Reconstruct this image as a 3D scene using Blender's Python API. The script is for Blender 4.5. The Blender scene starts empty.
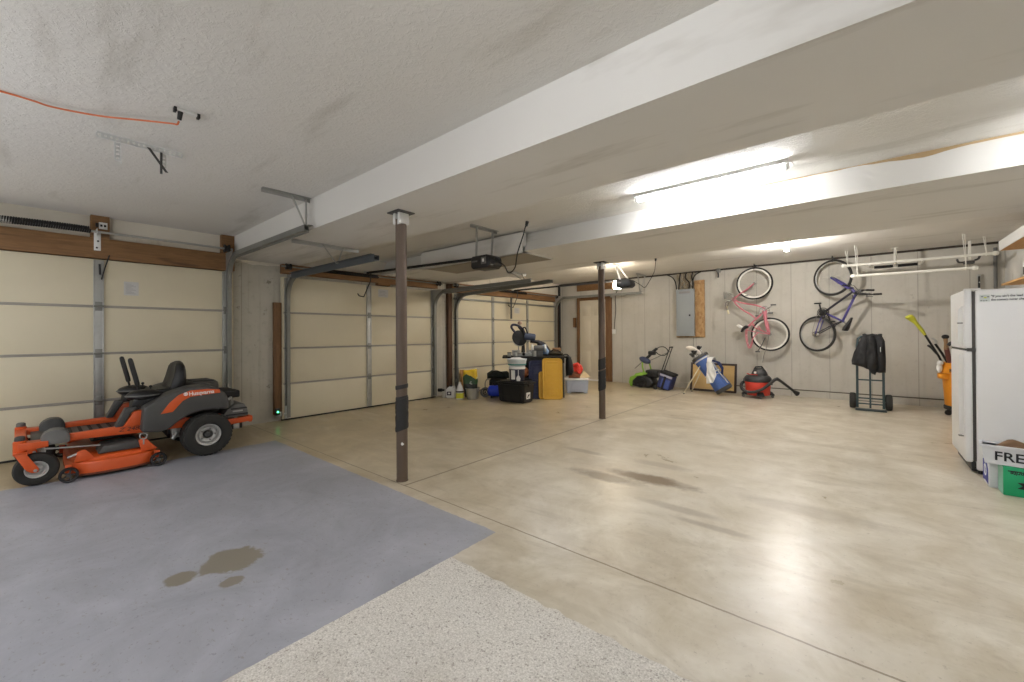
import bpy, bmesh, math, random
from mathutils import Vector, Matrix, Euler, noise
from mathutils.geometry import delaunay_2d_cdt
random.seed(7)
PI = math.pi
SC = bpy.context.scene
COL = SC.collection
R = math.radians

# ------------------------------------------------------------------ camera
cam_d = bpy.data.cameras.new('camera')
cam = bpy.data.objects.new('camera', cam_d)
COL.objects.link(cam)
CAM_H = 1.27
yaw, pit, rol = R(40.3767), R(0.28123), R(-0.34907)
fw = Vector((-math.sin(yaw)*math.cos(pit), math.cos(yaw)*math.cos(pit), math.sin(pit)))
r0 = Vector((math.cos(yaw), math.sin(yaw), 0)); u0 = r0.cross(fw)
rr = math.cos(rol)*r0 + math.sin(rol)*u0; uu = rr.cross(fw)
cam.matrix_world = Matrix(((rr.x, uu.x, -fw.x, 0), (rr.y, uu.y, -fw.y, 0), (rr.z, uu.z, -fw.z, CAM_H), (0, 0, 0, 1)))
cam_d.sensor_width = 36; cam_d.sensor_fit = 'HORIZONTAL'
cam_d.lens = 412.34/1024*36
cam_d.shift_y = -8.876/1024
cam_d.clip_start = 0.02; cam_d.clip_end = 100
SC.camera = cam

# ------------------------------------------------------------------ world, light, exposure
W = bpy.data.worlds.new('world'); SC.world = W; W.use_nodes = True
W.node_tree.nodes['Background'].inputs[0].default_value = (0.9, 0.95, 1, 1)
W.node_tree.nodes['Background'].inputs[1].default_value = 0.4
SC.view_settings.view_transform = 'Standard'
SC.view_settings.look = 'None'
SC.view_settings.gamma = 1.0
SC.view_settings.use_curve_mapping = False
SC.view_settings.exposure = 1.2
LAMP_WARM = (0.98, 0.985, 1.0)
TUBE_POWER = 50.0       # radiance of the visible fluorescent tube; the others scale from it
BULB_POWER = 850.0
OPENER_POWER = 80.0

# ------------------------------------------------------------------ materials
def lin(c):
    c = c/255.0
    return c/12.92 if c <= 0.04045 else ((c+0.055)/1.055)**2.4
def col(r, g, b): return (lin(r), lin(g), lin(b), 1)
MATS = {}
class NT:
    """tiny helper for node expressions"""
    def __init__(s, m): s.t = m.node_tree; s.n = s.t.nodes; s.l = s.t.links
    def put(s, sock, v):
        if isinstance(v, (int, float)): sock.default_value = v
        elif isinstance(v, tuple): sock.default_value = v
        else: s.l.new(v, sock)
    def math(s, op, a, b=0.0, c=None, clamp=False):
        n = s.n.new('ShaderNodeMath'); n.operation = op; n.use_clamp = clamp
        s.put(n.inputs[0], a); s.put(n.inputs[1], b)
        if c is not None: s.put(n.inputs[2], c)
        return n.outputs[0]
    def noise(s, scale, detail=4, rough=0.55, vec=None, dist=0.0):
        n = s.n.new('ShaderNodeTexNoise'); n.inputs['Scale'].default_value = scale
        n.inputs['Detail'].default_value = detail; n.inputs['Roughness'].default_value = rough
        n.inputs['Distortion'].default_value = dist
        if vec is not None: s.l.new(vec, n.inputs['Vector'])
        return n.outputs['Fac']
    def ramp(s, v, lo, hi):
        n = s.n.new('ShaderNodeMapRange'); n.clamp = True
        s.put(n.inputs['Value'], v); n.inputs['From Min'].default_value = lo; n.inputs['From Max'].default_value = hi
        return n.outputs['Result']
    def mix(s, f, a, b):
        n = s.n.new('ShaderNodeMix'); n.data_type = 'RGBA'
        s.put(n.inputs['Factor'], f); s.put(n.inputs['A'], a) if False else None
        s.put(n.inputs[6], a); s.put(n.inputs[7], b)
        return n.outputs[2]
    def bump(s, h, strength, dist):
        n = s.n.new('ShaderNodeBump'); n.inputs['Strength'].default_value = strength
        n.inputs['Distance'].default_value = dist; s.l.new(h, n.inputs['Height'])
        return n.outputs[0]
    def coord(s, which='Object'):
        return s.n.new('ShaderNodeTexCoord').outputs[which]
    def pos(s): return s.n.new('ShaderNodeNewGeometry').outputs['Position']
    def xyz(s, v):
        n = s.n.new('ShaderNodeSeparateXYZ'); s.l.new(v, n.inputs[0]); return n.outputs
    def scale(s, v, k):
        n = s.n.new('ShaderNodeMapping'); s.l.new(v, n.inputs[0]); n.inputs['Scale'].default_value = k
        return n.outputs[0]

def mat(name, c, rough=0.5, metal=0.0, var=0.08, nscale=6.0, bump=0.0, bscale=60.0, emit=None, coat=0.0):
    if name in MATS: return MATS[name]
    m = bpy.data.materials.new(name); m.use_nodes = True
    b = m.node_tree.nodes['Principled BSDF']
    b.inputs['Roughness'].default_value = rough; b.inputs['Metallic'].default_value = metal
    if coat: b.inputs['Coat Weight'].default_value = coat
    t = NT(m); v = t.coord()
    f = t.noise(nscale, 5, 0.6, v)
    c4 = col(*c)
    lo = tuple(x*(1-var) for x in c4[:3]) + (1,); hi = tuple(min(1, x*(1+var)) for x in c4[:3]) + (1,)
    t.l.new(t.mix(f, lo, hi), b.inputs['Base Color'])
    if bump: t.l.new(t.bump(t.noise(bscale, 3, 0.6, v), bump, 0.01), b.inputs['Normal'])
    if emit:
        b.inputs['Emission Color'].default_value = col(*c) if emit[1] is None else col(*emit[1])
        b.inputs['Emission Strength'].default_value = emit[0]
    MATS[name] = m
    return m

def concrete_wall(name, c, seam_axis, dirt=1.0):
    """poured wall with panel seams every 0.6 m, snap-tie marks and drip stains"""
    m = bpy.data.materials.new(name); m.use_nodes = True; b = m.node_tree.nodes['Principled BSDF']
    b.inputs['Roughness'].default_value = 0.85
    t = NT(m); p = t.pos(); X = t.xyz(p); h = X[0] if seam_axis == 'X' else X[1]
    n1 = t.noise(1.3, 6, 0.6, p); n2 = t.noise(14, 4, 0.65, p)
    streak = t.noise(1.0, 4, 0.6, t.scale(p, (9, 9, 0.5)))
    base = t.mix(n1, col(c[0]-24, c[1]-25, c[2]-29), col(c[0]+14, c[1]+14, c[2]+14))
    base = t.mix(t.math('MULTIPLY', t.ramp(streak, 0.54, 0.76), 0.20*dirt), base, col(118, 108, 90))
    base = t.mix(t.math('MULTIPLY', t.ramp(n2, 0.56, 0.75), 0.18*dirt), base, col(112, 104, 90))
    # seams between form panels
    fr = t.math('FRACT', t.math('MULTIPLY', t.math('ADD', h, 30.07), 1/0.61))
    d = t.math('ABSOLUTE', t.math('SUBTRACT', fr, 0.5))
    seam = t.math('LESS_THAN', d, 0.010)
    base = t.mix(t.math('MULTIPLY', seam, 0.45), base, col(120, 114, 102))
    # old water marks: dark irregular flecks
    fl = t.noise(5.0, 8, 0.75, p)
    base = t.mix(t.math('MULTIPLY', t.ramp(fl, 0.63, 0.68), 0.38*dirt), base, col(92, 84, 72))
    t.l.new(base, b.inputs['Base Color'])
    hh = t.math('SUBTRACT', t.math('MULTIPLY', n2, 0.3), t.math('MULTIPLY', seam, 0.8))
    t.l.new(t.bump(hh, 0.35, 0.012), b.inputs['Normal'])
    return m

def floor_mat():
    m = bpy.data.materials.new('garage_floor_concrete'); m.use_nodes = True; b = m.node_tree.nodes['Principled BSDF']
    t = NT(m); p = t.pos(); X = t.xyz(p); x, y = X[0], X[1]
    big = t.noise(0.55, 5, 0.6, p); mid = t.noise(2.2, 7, 0.68, p, 0.6); fine = t.noise(38, 3, 0.7, p)
    trow = t.noise(1.2, 7, 0.7, t.scale(p, (0.5, 2.2, 1)), 1.2)   # trowel / tyre sweeps
    con = t.mix(t.ramp(mid, 0.32, 0.68), col(190, 178, 154), col(225, 218, 203))
    con = t.mix(t.math('MULTIPLY', t.ramp(t.noise(3.0, 3, 0.5, p), 0.42, 0.66), 0.30), con, col(168, 152, 124))
    con = t.mix(t.math('MULTIPLY', t.ramp(t.noise(11, 4, 0.6, p), 0.56, 0.70), 0.22), con, col(150, 132, 104))
    # the bays near the overhead doors are browner, the bay by the refrigerator paler
    warm = t.ramp(t.math('ADD', x, t.math('MULTIPLY', t.math('SUBTRACT', big, 0.5), 2.2)), -1.4, -4.6)
    con = t.mix(t.math('MULTIPLY', warm, 0.85), con, t.mix(t.ramp(mid, 0.3, 0.7), col(158, 140, 106), col(192, 175, 140)))
    con = t.mix(t.math('MULTIPLY', t.ramp(trow, 0.54, 0.72), 0.42), con, col(150, 134, 108))
    con = t.mix(t.math('MULTIPLY', t.ramp(trow, 0.46, 0.28), 0.38), con, col(222, 216, 204))
    con = t.mix(t.math('MULTIPLY', t.ramp(fine, 0.62, 0.70), 0.34), con, col(132, 116, 92))
    wob = t.math('MULTIPLY', t.math('SUBTRACT', t.noise(3.5, 6, 0.7, p), 0.5), 1.0)
    wob2 = t.math('MULTIPLY', t.math('SUBTRACT', t.noise(9, 4, 0.7, p), 0.5), 0.5)
    def blob(cx, cy, rx, ry, soft=0.25, w=1.0):
        dx = t.math('DIVIDE', t.math('SUBTRACT', x, cx), rx); dy = t.math('DIVIDE', t.math('SUBTRACT', y, cy), ry)
        d = t.math('SQRT', t.math('ADD', t.math('MULTIPLY', dx, dx), t.math('MULTIPLY', dy, dy)))
        d = t.math('ADD', d, t.math('MULTIPLY', t.math('ADD', wob, wob2), 1.1*w))
        return t.ramp(d, 1.0, 1.0-soft)
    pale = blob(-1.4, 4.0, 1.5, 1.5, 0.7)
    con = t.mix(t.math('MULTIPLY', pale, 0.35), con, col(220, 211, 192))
    for a in ((-1.44, 3.52, 0.46, 0.14, 0.85), (-1.74, 3.32, 0.40, 0.12, 0.65), (-0.75, 2.9, 0.3, 0.05, 0.35), (-2.3, 3.9, 0.3, 0.07, 0.35), (-1.5, 3.95, 0.35, 0.10, 0.3), (-1.0, 3.05, 0.35, 0.07, 0.3), (-0.3, 3.6, 0.5, 0.16, 0.22), (-3.9, 4.6, 0.6, 0.3, 0.25), (-2.1, 6.3, 0.25, 0.08, 0.3)):
        con = t.mix(t.math('MULTIPLY', blob(a[0], a[1], a[2], a[3], 0.5), a[4]), con, col(112, 90, 64))
    # saw-cut joints
    def line(v, pos, w, wobk=0.0):
        return t.math('LESS_THAN', t.math('ABSOLUTE', t.math('SUBTRACT', t.math('ADD', v, t.math('MULTIPLY', wob2, wobk)), pos)), w)
    jt = line(y, 2.06, 0.006, 0.03)
    jt = t.math('MAXIMUM', jt, t.math('MULTIPLY', line(x, -2.95, 0.012, 0.03), t.math('GREATER_THAN', y, 2.06)))
    con = t.mix(t.math('MULTIPLY', jt, 0.75), con, col(120, 104, 78))
    fl1 = t.noise(7, 8, 0.8, p)
    con = t.mix(t.math('MULTIPLY', t.ramp(fl1, 0.69, 0.72), 0.5), con, col(120, 104, 82))
    # blue-grey floor paint with chips
    ew = t.math('MULTIPLY', wob2, 0.06)
    inside = t.math('MULTIPLY', t.math('LESS_THAN', t.math('ADD', x, ew), -1.80), t.math('LESS_THAN', t.math('ADD', y, ew), 1.95))
    inside = t.math('MULTIPLY', inside, t.math('GREATER_THAN', t.math('ADD', x, t.math('MULTIPLY', wob, 0.14)), -5.42))
    chip = t.ramp(t.noise(22, 6, 0.75, t.scale(p, (1, 1.7, 1))), 0.60, 0.64)
    patch = t.math('MAXIMUM', blob(-2.73, 0.76, 0.16, 0.15, 0.15, 1.3), blob(-2.74, 0.52, 0.075, 0.07, 0.2, 1.4))
    patch = t.math('MAXIMUM', patch, blob(-2.50, 0.68, 0.055, 0.06, 0.2, 1.4))
    bare = t.math('MAXIMUM', t.math('MULTIPLY', chip, 0.55), patch)
    paint = t.mix(t.ramp(mid, 0.3, 0.7), col(150, 151, 158), col(176, 177, 185))
    paint = t.mix(t.math('MULTIPLY', t.ramp(trow, 0.55, 0.75), 0.35), paint, col(136, 135, 140))
    paint = t.mix(t.math('MULTIPLY', t.ramp(fine, 0.62, 0.68), 0.42), paint, col(108, 104, 104))
    paint = t.mix(bare, paint, col(138, 131, 118))
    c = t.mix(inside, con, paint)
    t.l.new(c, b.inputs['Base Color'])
    ro = t.math('ADD', t.math('MULTIPLY', mid, 0.20), 0.21)
    ro = t.math('ADD', ro, t.math('MULTIPLY', inside, 0.16))
    t.l.new(ro, b.inputs['Roughness'])
    b.inputs['Specular IOR Level'].default_value = 0.42
    hgt = t.math('SUBTRACT', t.math('ADD', t.math('MULTIPLY', mid, 0.5), t.math('MULTIPLY', fine, 0.12)), t.math('MULTIPLY', jt, 0.2))
    t.l.new(t.bump(hgt, 0.16, 0.012), b.inputs['Normal'])
    return m

def carpet_mat():
    m = bpy.data.materials.new('speckled_carpet'); m.use_nodes = True; b = m.node_tree.nodes['Principled BSDF']
    b.inputs['Roughness'].default_value = 0.95
    t = NT(m); p = t.pos()
    a = t.noise(130, 3, 0.7, p); c = t.noise(70, 4, 0.75, p); d = t.noise(2.0, 4, 0.6, p)
    base = t.mix(t.ramp(a, 0.35, 0.65), col(196, 190, 180), col(240, 236, 228))
    base = t.mix(t.math('MULTIPLY', t.ramp(c, 0.56, 0.64), 0.7), base, col(138, 129, 116))
    base = t.mix(t.math('MULTIPLY', t.ramp(d, 0.5, 0.7), 0.3), base, col(158, 149, 136))
    t.l.new(base, b.inputs['Base Color'])
    t.l.new(t.bump(t.math('ADD', a, c), 0.6, 0.006), b.inputs['Normal'])
    return m

def drywall_mat(name, c, bumpy):
    """painted drywall: stippled ceiling texture, taped joints, worn smudges"""
    m = bpy.data.materials.new(name); m.use_nodes = True; b = m.node_tree.nodes['Principled BSDF']
    b.inputs['Roughness'].default_value = 0.8
    t = NT(m); p = t.pos(); X = t.xyz(p)
    n = t.noise(0.9, 4, 0.55, p)
    base = t.mix(n, col(c[0]-9, c[1]-9, c[2]-10), col(c[0]+6, c[1]+6, c[2]+6))
    sm = t.noise(0.8, 5, 0.6, t.scale(p, (0.8, 4.5, 3.0)))
    base = t.mix(t.math('MULTIPLY', t.ramp(sm, 0.56, 0.68), 0.32 if bumpy else 0.42), base, col(c[0]-62, c[1]-66, c[2]-76))
    t.l.new(base, b.inputs['Base Color'])
    if bumpy:
        s1 = t.noise(26, 5, 0.65, p, 0.8); s2 = t.noise(7, 3, 0.5, p)
        amt = t.ramp(t.noise(0.9, 3, 0.5, p), 0.25, 0.6)
        h = t.math('MULTIPLY', t.math('ADD', t.ramp(s1, 0.45, 0.7), t.math('MULTIPLY', s2, 0.3)), t.math('ADD', t.math('MULTIPLY', amt, 0.8), 0.2))
        t.l.new(t.bump(h, bumpy, 0.02), b.inputs['Normal'])
    else:
        t.l.new(t.bump(t.noise(20, 3, 0.6, p), 0.06, 0.01), b.inputs['Normal'])
    return m

def wood_mat(name, c, c2, scale=(1, 1, 1), rough=0.75):
    m = bpy.data.materials.new(name); m.use_nodes = True; b = m.node_tree.nodes['Principled BSDF']
    b.inputs['Roughness'].default_value = rough
    t = NT(m); v = t.scale(t.pos(), scale)
    g = t.noise(6, 6, 0.65, v, 1.0); k = t.noise(2.2, 3, 0.5, v)
    base = t.mix(t.ramp(g, 0.3, 0.7), col(*c), col(*c2))
    base = t.mix(t.math('MULTIPLY', t.ramp(k, 0.66, 0.72), 0.6), base, col(c[0]*0.45, c[1]*0.42, c[2]*0.4))
    t.l.new(base, b.inputs['Base Color'])
    t.l.new(t.bump(g, 0.15, 0.01), b.inputs['Normal'])
    MATS[name] = m
    return m

def osb_mat():
    m = bpy.data.materials.new('strand_board'); m.use_nodes = True; b = m.node_tree.nodes['Principled BSDF']
    b.inputs['Roughness'].default_value = 0.8
    t = NT(m); p = t.pos()
    n = m.node_tree.nodes.new('ShaderNodeTexVoronoi'); n.inputs['Scale'].default_value = 22
    t.l.new(t.scale(p, (1, 1, 0.6)), n.inputs['Vector'])
    s = t.xyz(n.outputs['Color'])
    base = t.mix(s[0], col(162, 124, 82), col(186, 152, 106))
    base = t.mix(t.math('MULTIPLY', t.ramp(t.noise(30, 3, 0.6, p), 0.6, 0.7), 0.5), base, col(116, 78, 44))
    t.l.new(base, b.inputs['Base Color'])
    return m

M_FLOOR = floor_mat(); M_CARPET = carpet_mat()
M_CEIL = drywall_mat('ceiling_paint', (224, 221, 215), 0.32)
M_SOF = drywall_mat('soffit_paint', (219, 216, 210), 0.0)
M_DRY = drywall_mat('wall_paint', (212, 205, 190), 0.0)
M_WHITEWALL = drywall_mat('white_wall_paint', (214, 212, 207), 0.0)
M_CON_FAR = concrete_wall('poured_wall', (192, 188, 179), 'X')
M_CON_LEFT = concrete_wall('poured_pier', (186, 181, 168), 'Y', 1.7)
M_HEADER = wood_mat('header_lumber', (112, 80, 48), (142, 106, 68), (4, 0.5, 6))
M_JAMB = wood_mat('jamb_lumber', (98, 70, 44), (132, 96, 62), (5, 5, 0.5))
M_DARKWOOD = wood_mat('dark_post_lumber', (70, 47, 30), (98, 68, 44), (5, 5, 0.5))
M_BOARD = wood_mat('shelf_board', (186, 140, 86), (208, 166, 112), (5, 0.6, 5))
M_OSB = osb_mat()
M_DOORP = mat('door_panel_paint', (209, 199, 172), 0.55, var=0.05, nscale=2.5)
M_GALV = mat('galvanized_steel', (176, 176, 172), 0.42, 0.75, var=0.15, nscale=14)
M_GALVD = mat('dull_track_steel', (132, 132, 126), 0.5, 0.45, var=0.18, nscale=10)
M_GALVL = mat('pale_zinc', (226, 226, 222), 0.5, 0.0, var=0.1, nscale=20)
M_STRUT = mat('panel_joint_steel', (158, 152, 142), 0.6, 0.0, var=0.08)
M_BLACK = mat('black_plastic', (26, 26, 27), 0.45, var=0.15)
M_BLACKM = mat('black_matte', (30, 29, 28), 0.8, var=0.2)
M_RUBBER = mat('tyre_rubber', (44, 43, 40), 0.85, var=0.2, nscale=12, bump=0.25, bscale=40)
M_DGREY = mat('charcoal_plastic', (70, 69, 67), 0.5, var=0.1)
M_MGREY = mat('grey_plastic', (104, 103, 100), 0.55, var=0.1)
M_ORANGE = mat('mower_orange', (214, 88, 32), 0.42, var=0.08)
M_WHITE = mat('white_plastic', (226, 225, 221), 0.45, var=0.03)
M_WHITEM = mat('white_enamel', (230, 229, 227), 0.32, var=0.025, bump=0.03, bscale=120)
M_RIM = mat('wheel_rim_grey', (186, 184, 180), 0.4, 0.3)
M_POST = mat('brown_painted_steel', (96, 80, 67), 0.5, 0.1, var=0.14, nscale=9)
M_TAPE = mat('black_tape', (34, 33, 33), 0.55, var=0.2, bump=0.4, bscale=25)
M_LETTERW = mat('white_letter', (236, 234, 230), 0.5, var=0.01)
M_LETTERK = mat('black_letter', (22, 24, 34), 0.5, var=0.01)

# ------------------------------------------------------------------ geometry helper
class B:
    def __init__(s): s.bm = bmesh.new(); s.mi = 0
    def _paint(s, n0):
        s.bm.faces.ensure_lookup_table()
        for i in range(n0, len(s.bm.faces)): s.bm.faces[i].material_index = s.mi
    def box(s, x0, x1, y0, y1, z0, z1, bev=0.0, seg=2, mtx=None):
        n0 = len(s.bm.faces); t = bmesh.new()
        bmesh.ops.create_cube(t, size=1)
        for v in t.verts: v.co = Vector(((x0+x1)/2 + v.co.x*(x1-x0), (y0+y1)/2 + v.co.y*(y1-y0), (z0+z1)/2 + v.co.z*(z1-z0)))
        if bev > 0: bmesh.ops.bevel(t, geom=t.edges[:], offset=bev, segments=seg, affect='EDGES', profile=0.5)
        if mtx is not None: bmesh.ops.transform(t, matrix=mtx, verts=t.verts)
        s._join(t); s._paint(n0); return s
    def _join(s, t):
        me = bpy.data.meshes.new('tmp'); t.to_mesh(me); t.free(); s.bm.from_mesh(me); bpy.data.meshes.remove(me)
    def tube(s, pts, r, n=8, closed=False, caps=True):
        """sweep a circle (radius r, or one radius per point) along pts"""
        n0 = len(s.bm.faces)
        P = [Vector(p) for p in pts]; k = len(P); rings = []
        up = None
        for i in range(k):
            if closed: d = (P[(i+1) % k]-P[i-1])
            elif i == 0: d = P[1]-P[0]
            elif i == k-1: d = P[-1]-P[-2]
            else: d = (P[i+1]-P[i]).normalized()+(P[i]-P[i-1]).normalized()
            if d.length < 1e-9: d = Vector((0, 0, 1))
            d.normalize()
            if up is None:
                up = Vector((0, 0, 1)) if abs(d.z) < 0.9 else Vector((1, 0, 0))
            a = (up - d*up.dot(d))
            if a.length < 1e-6: a = d.orthogonal()
            a.normalize(); up = a; b = d.cross(a)
            ri = r[i] if isinstance(r, (list, tuple)) else r
            rings.append([s.bm.verts.new(P[i] + (a*math.cos(2*PI*j/n) + b*math.sin(2*PI*j/n))*ri) for j in range(n)])
        m = k if closed else k-1
        for i in range(m):
            A, C = rings[i], rings[(i+1) % k]
            for j in range(n):
                s.bm.faces.new((A[j], A[(j+1) % n], C[(j+1) % n], C[j]))
        if caps and not closed:
            s.bm.faces.new(rings[0][::-1]); s.bm.faces.new(rings[-1])
        s._paint(n0); return s
    def cyl(s, p0, p1, r0, r1=None, n=16):
        return s.tube([p0, p1], [r0, r0 if r1 is None else r1], n)
    def lathe(s, prof, o=(0, 0, 0), axis=(0, 0, 1), n=24, closed=False, sx=1.0):
        """profile [(radius, height)] turned about axis through o"""
        n0 = len(s.bm.faces); o = Vector(o); ax = Vector(axis).normalized()
        a = ax.orthogonal().normalized() if abs(ax.z) < 0.999 else Vector((1, 0, 0)); b = ax.cross(a)
        rings = []
        for (r, h) in prof:
            if r < 1e-6: rings.append([s.bm.verts.new(o+ax*h)])
            else: rings.append([s.bm.verts.new(o+ax*h+(a*math.cos(2*PI*j/n)*sx+b*math.sin(2*PI*j/n))*r) for j in range(n)])
        m = len(rings) if closed else len(rings)-1
        for i in range(m):
            A, C = rings[i], rings[(i+1) % len(rings)]
            for j in range(n):
                q = [A[j % len(A)], A[(j+1) % len(A)], C[(j+1) % len(C)], C[j % len(C)]]
                u = []
                for v in q:
                    if v not in u: u.append(v)
                if len(u) >= 3:
                    try: s.bm.faces.new(u)
                    except ValueError: pass
        s._paint(n0); return s
    def torus(s, c, axis, RR, r, n=32, m=8, ry=None):
        ry = r if ry is None else ry
        return s.lathe([(RR+r*math.cos(2*PI*i/m), ry*math.sin(2*PI*i/m)) for i in range(m)], c, axis, n, closed=True)
    def prism(s, poly, plane, a, b, bev=0.0, seg=2):
        """extrude a 2-D polygon: plane 'yz' runs along x from a to b, 'xz' along y, 'xy' along z"""
        n0 = len(s.bm.faces); t = bmesh.new()
        def P(u, v, w): return {'yz': (w, u, v), 'xz': (u, w, v), 'xy': (u, v, w)}[plane]
        A = [t.verts.new(P(u, v, a)) for u, v in poly]; C = [t.verts.new(P(u, v, b)) for u, v in poly]
        t.faces.new(A); t.faces.new(C[::-1]); k = len(poly)
        for i in range(k): t.faces.new((A[i], C[i], C[(i+1) % k], A[(i+1) % k]))
        bmesh.ops.recalc_face_normals(t, faces=t.faces[:])
        if bev > 0: bmesh.ops.bevel(t, geom=t.edges[:], offset=bev, segments=seg, affect='EDGES', profile=0.5)
        bmesh.ops.triangulate(t, faces=[f for f in t.faces if len(f.verts) > 4])
        s._join(t); s._paint(n0); return s
    def sphere(s, c, r, sc=(1, 1, 1), u=20, v=12, rot=None):
        n0 = len(s.bm.faces); t = bmesh.new(); bmesh.ops.create_uvsphere(t, u_segments=u, v_segments=v, radius=r)
        M = Matrix.Translation(Vector(c)) @ (rot.to_matrix().to_4x4() if rot else Matrix.Identity(4)) @ Matrix.Diagonal((*sc, 1))
        bmesh.ops.transform(t, matrix=M, verts=t.verts); s._join(t); s._paint(n0); return s
    def loft(s, rings, caps=True):
        n0 = len(s.bm.faces); RR = [[s.bm.verts.new(p) for p in q] for q in rings]; n = len(rings[0])
        for A, C in zip(RR, RR[1:]):
            for j in range(n): s.bm.faces.new((A[j], A[(j+1) % n], C[(j+1) % n], C[j]))
        if caps: s.bm.faces.new(RR[0][::-1]); s.bm.faces.new(RR[-1])
        s._paint(n0); return s
    def pillow(s, poly, o, u, v, front, back, edge=0.05, step=0.02, fold=0.0, ff=12.0, seed=0, rim=0.004, fdir=(1, 0.35)):
        """soft body: fill the outline, swell it away from its edge on both sides, add cloth folds"""
        n0 = len(s.bm.faces); o, u, v = Vector(o), Vector(u), Vector(v); w = u.cross(v).normalized()
        pts = [Vector(p) for p in poly]; bd = []
        for i, p in enumerate(pts):
            q = pts[(i+1) % len(pts)]; k = max(1, int((q-p).length/step))
            bd += [p.lerp(q, j/k) for j in range(k)]
        nb = len(bd)
        x0, x1 = min(p.x for p in bd), max(p.x for p in bd); y0, y1 = min(p.y for p in bd), max(p.y for p in bd)
        def dist(p):
            best = 9
            for i in range(nb):
                a, c = bd[i], bd[(i+1) % nb]; e = c-a; tt = max(0, min(1, (p-a).dot(e)/max(e.length_squared, 1e-12)))
                best = min(best, (p-a-e*tt).length)
            return best
        def inside(p):
            c = False
            for i in range(nb):
                a, b_ = bd[i], bd[(i+1) % nb]
                if (a.y > p.y) != (b_.y > p.y) and p.x < (b_.x-a.x)*(p.y-a.y)/(b_.y-a.y)+a.x: c = not c
            return c
        extra = []
        yy = y0
        row = 0
        while yy < y1:
            xx = x0 + (step/2 if row % 2 else 0)
            while xx < x1:
                p = Vector((xx, yy))
                if inside(p) and dist(p) > step*0.5: extra.append(p)
                xx += step
            yy += step*0.87; row += 1
        V, E_, F, *_ = delaunay_2d_cdt(bd+extra, [], [list(range(nb))], 1, 1e-6)
        for side, th in ((1, front), (-1, back)):
            vs = []
            for p in V:
                d = min(1, dist(p)/edge); bul = math.sqrt(max(0, 1-(1-d)**2))
                h = rim + th*bul
                if fold: h += fold*bul*math.sin(ff*(p.x*fdir[0]+p.y*fdir[1]) + 3*noise.noise((p.x*5+seed, p.y*5, side))) + fold*0.7*bul*noise.noise((p.x*14, p.y*14, seed+side))
                vs.append(s.bm.verts.new(o + u*p.x + v*p.y + w*h*side))
            for f in F:
                q = [vs[i] for i in f]
                s.bm.faces.new(q if side > 0 else q[::-1])
            if side > 0: va = vs
            else:
                for i in range(nb):
                    j = (i+1) % nb
                    try: s.bm.faces.new((va[i], vs[i], vs[j], va[j]))
                    except ValueError: pass
        s._paint(n0); return s

def finish(name, b, mats, smooth=35):
    bmesh.ops.recalc_face_normals(b.bm, faces=b.bm.faces[:])
    me = bpy.data.meshes.new(name); b.bm.to_mesh(me); b.bm.free()
    for m in (mats if isinstance(mats, (list, tuple)) else [mats]): me.materials.append(m)
    if smooth:
        me.shade_smooth()
        me.set_sharp_from_angle(angle=R(smooth))
    o = bpy.data.objects.new(name, me); COL.objects.link(o)
    return o
def wloc(o):
    v = Vector(o.location)
    while o.parent: o = o.parent; v += Vector(o.location)
    return v
def part(parent, name, b, mats, smooth=35, label=None):
    """a mesh given in world coordinates becomes a child of `parent`"""
    o = finish(name, b, mats, smooth)
    o.data.transform(Matrix.Translation(-wloc(parent)))
    o.parent = parent
    if label: o['label'] = label
    return o
def thing(name, label, cat, loc, group=None):
    o = bpy.data.objects.new(name, None); COL.objects.link(o); o.location = loc
    o.empty_display_size = 0.1
    o['label'] = label; o['category'] = cat
    if group: o['group'] = group
    return o
def single(name, label, cat, b, mats, group=None, smooth=35):
    o = finish(name, b, mats, smooth); o['label'] = label; o['category'] = cat
    if group: o['group'] = group
    return o
def struct(name, b, mats, parent=None, smooth=35):
    o = finish(name, b, mats, smooth)
    if parent: o.parent = parent
    else: o['kind'] = 'structure'
    return o
def copy_tree(o, parent=None):
    c = o.copy(); COL.objects.link(c)
    if parent: c.parent = parent
    for ch in list(o.children): copy_tree(ch, c)
    return c
def text(parent, body, size, m, o, u, v, ext=0.0015, sx=1.0, name='lettering', shear=0.0, align='LEFT', bold=0.0):
    """raised lettering: origin o, reading direction u, up direction v (world)"""
    cu = bpy.data.curves.new('t', 'FONT'); cu.body = body; cu.size = size; cu.extrude = ext; cu.shear = shear; cu.align_x = align
    cu.resolution_u = 3; cu.offset = bold
    ob = bpy.data.objects.new('t', cu); COL.objects.link(ob)
    bpy.context.view_layer.update()
    me = bpy.data.meshes.new_from_object(ob.evaluated_get(bpy.context.evaluated_depsgraph_get()))
    bpy.data.objects.remove(ob); bpy.data.curves.remove(cu)
    u = Vector(u).normalized(); v = Vector(v).normalized(); w = u.cross(v)
    M = Matrix(((u.x*sx, v.x, w.x, o[0]), (u.y*sx, v.y, w.y, o[1]), (u.z*sx, v.z, w.z, o[2]), (0, 0, 0, 1)))
    me.transform(Matrix.Translation(-wloc(parent)) @ M)
    me.materials.clear(); me.materials.append(m); me.name = name
    t = bpy.data.objects.new(name, me); COL.objects.link(t); t.parent = parent
    return t
def arc(c, r, a0, a1, k, plane='xz'):
    out = []
    for i in range(k+1):
        a = R(a0+(a1-a0)*i/k); p, q = r*math.cos(a), r*math.sin(a)
        out.append({'xz': (c[0]+p, c[1], c[2]+q), 'yz': (c[0], c[1]+p, c[2]+q), 'xy': (c[0]+p, c[1]+q, c[2])}[plane])
    return out
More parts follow.
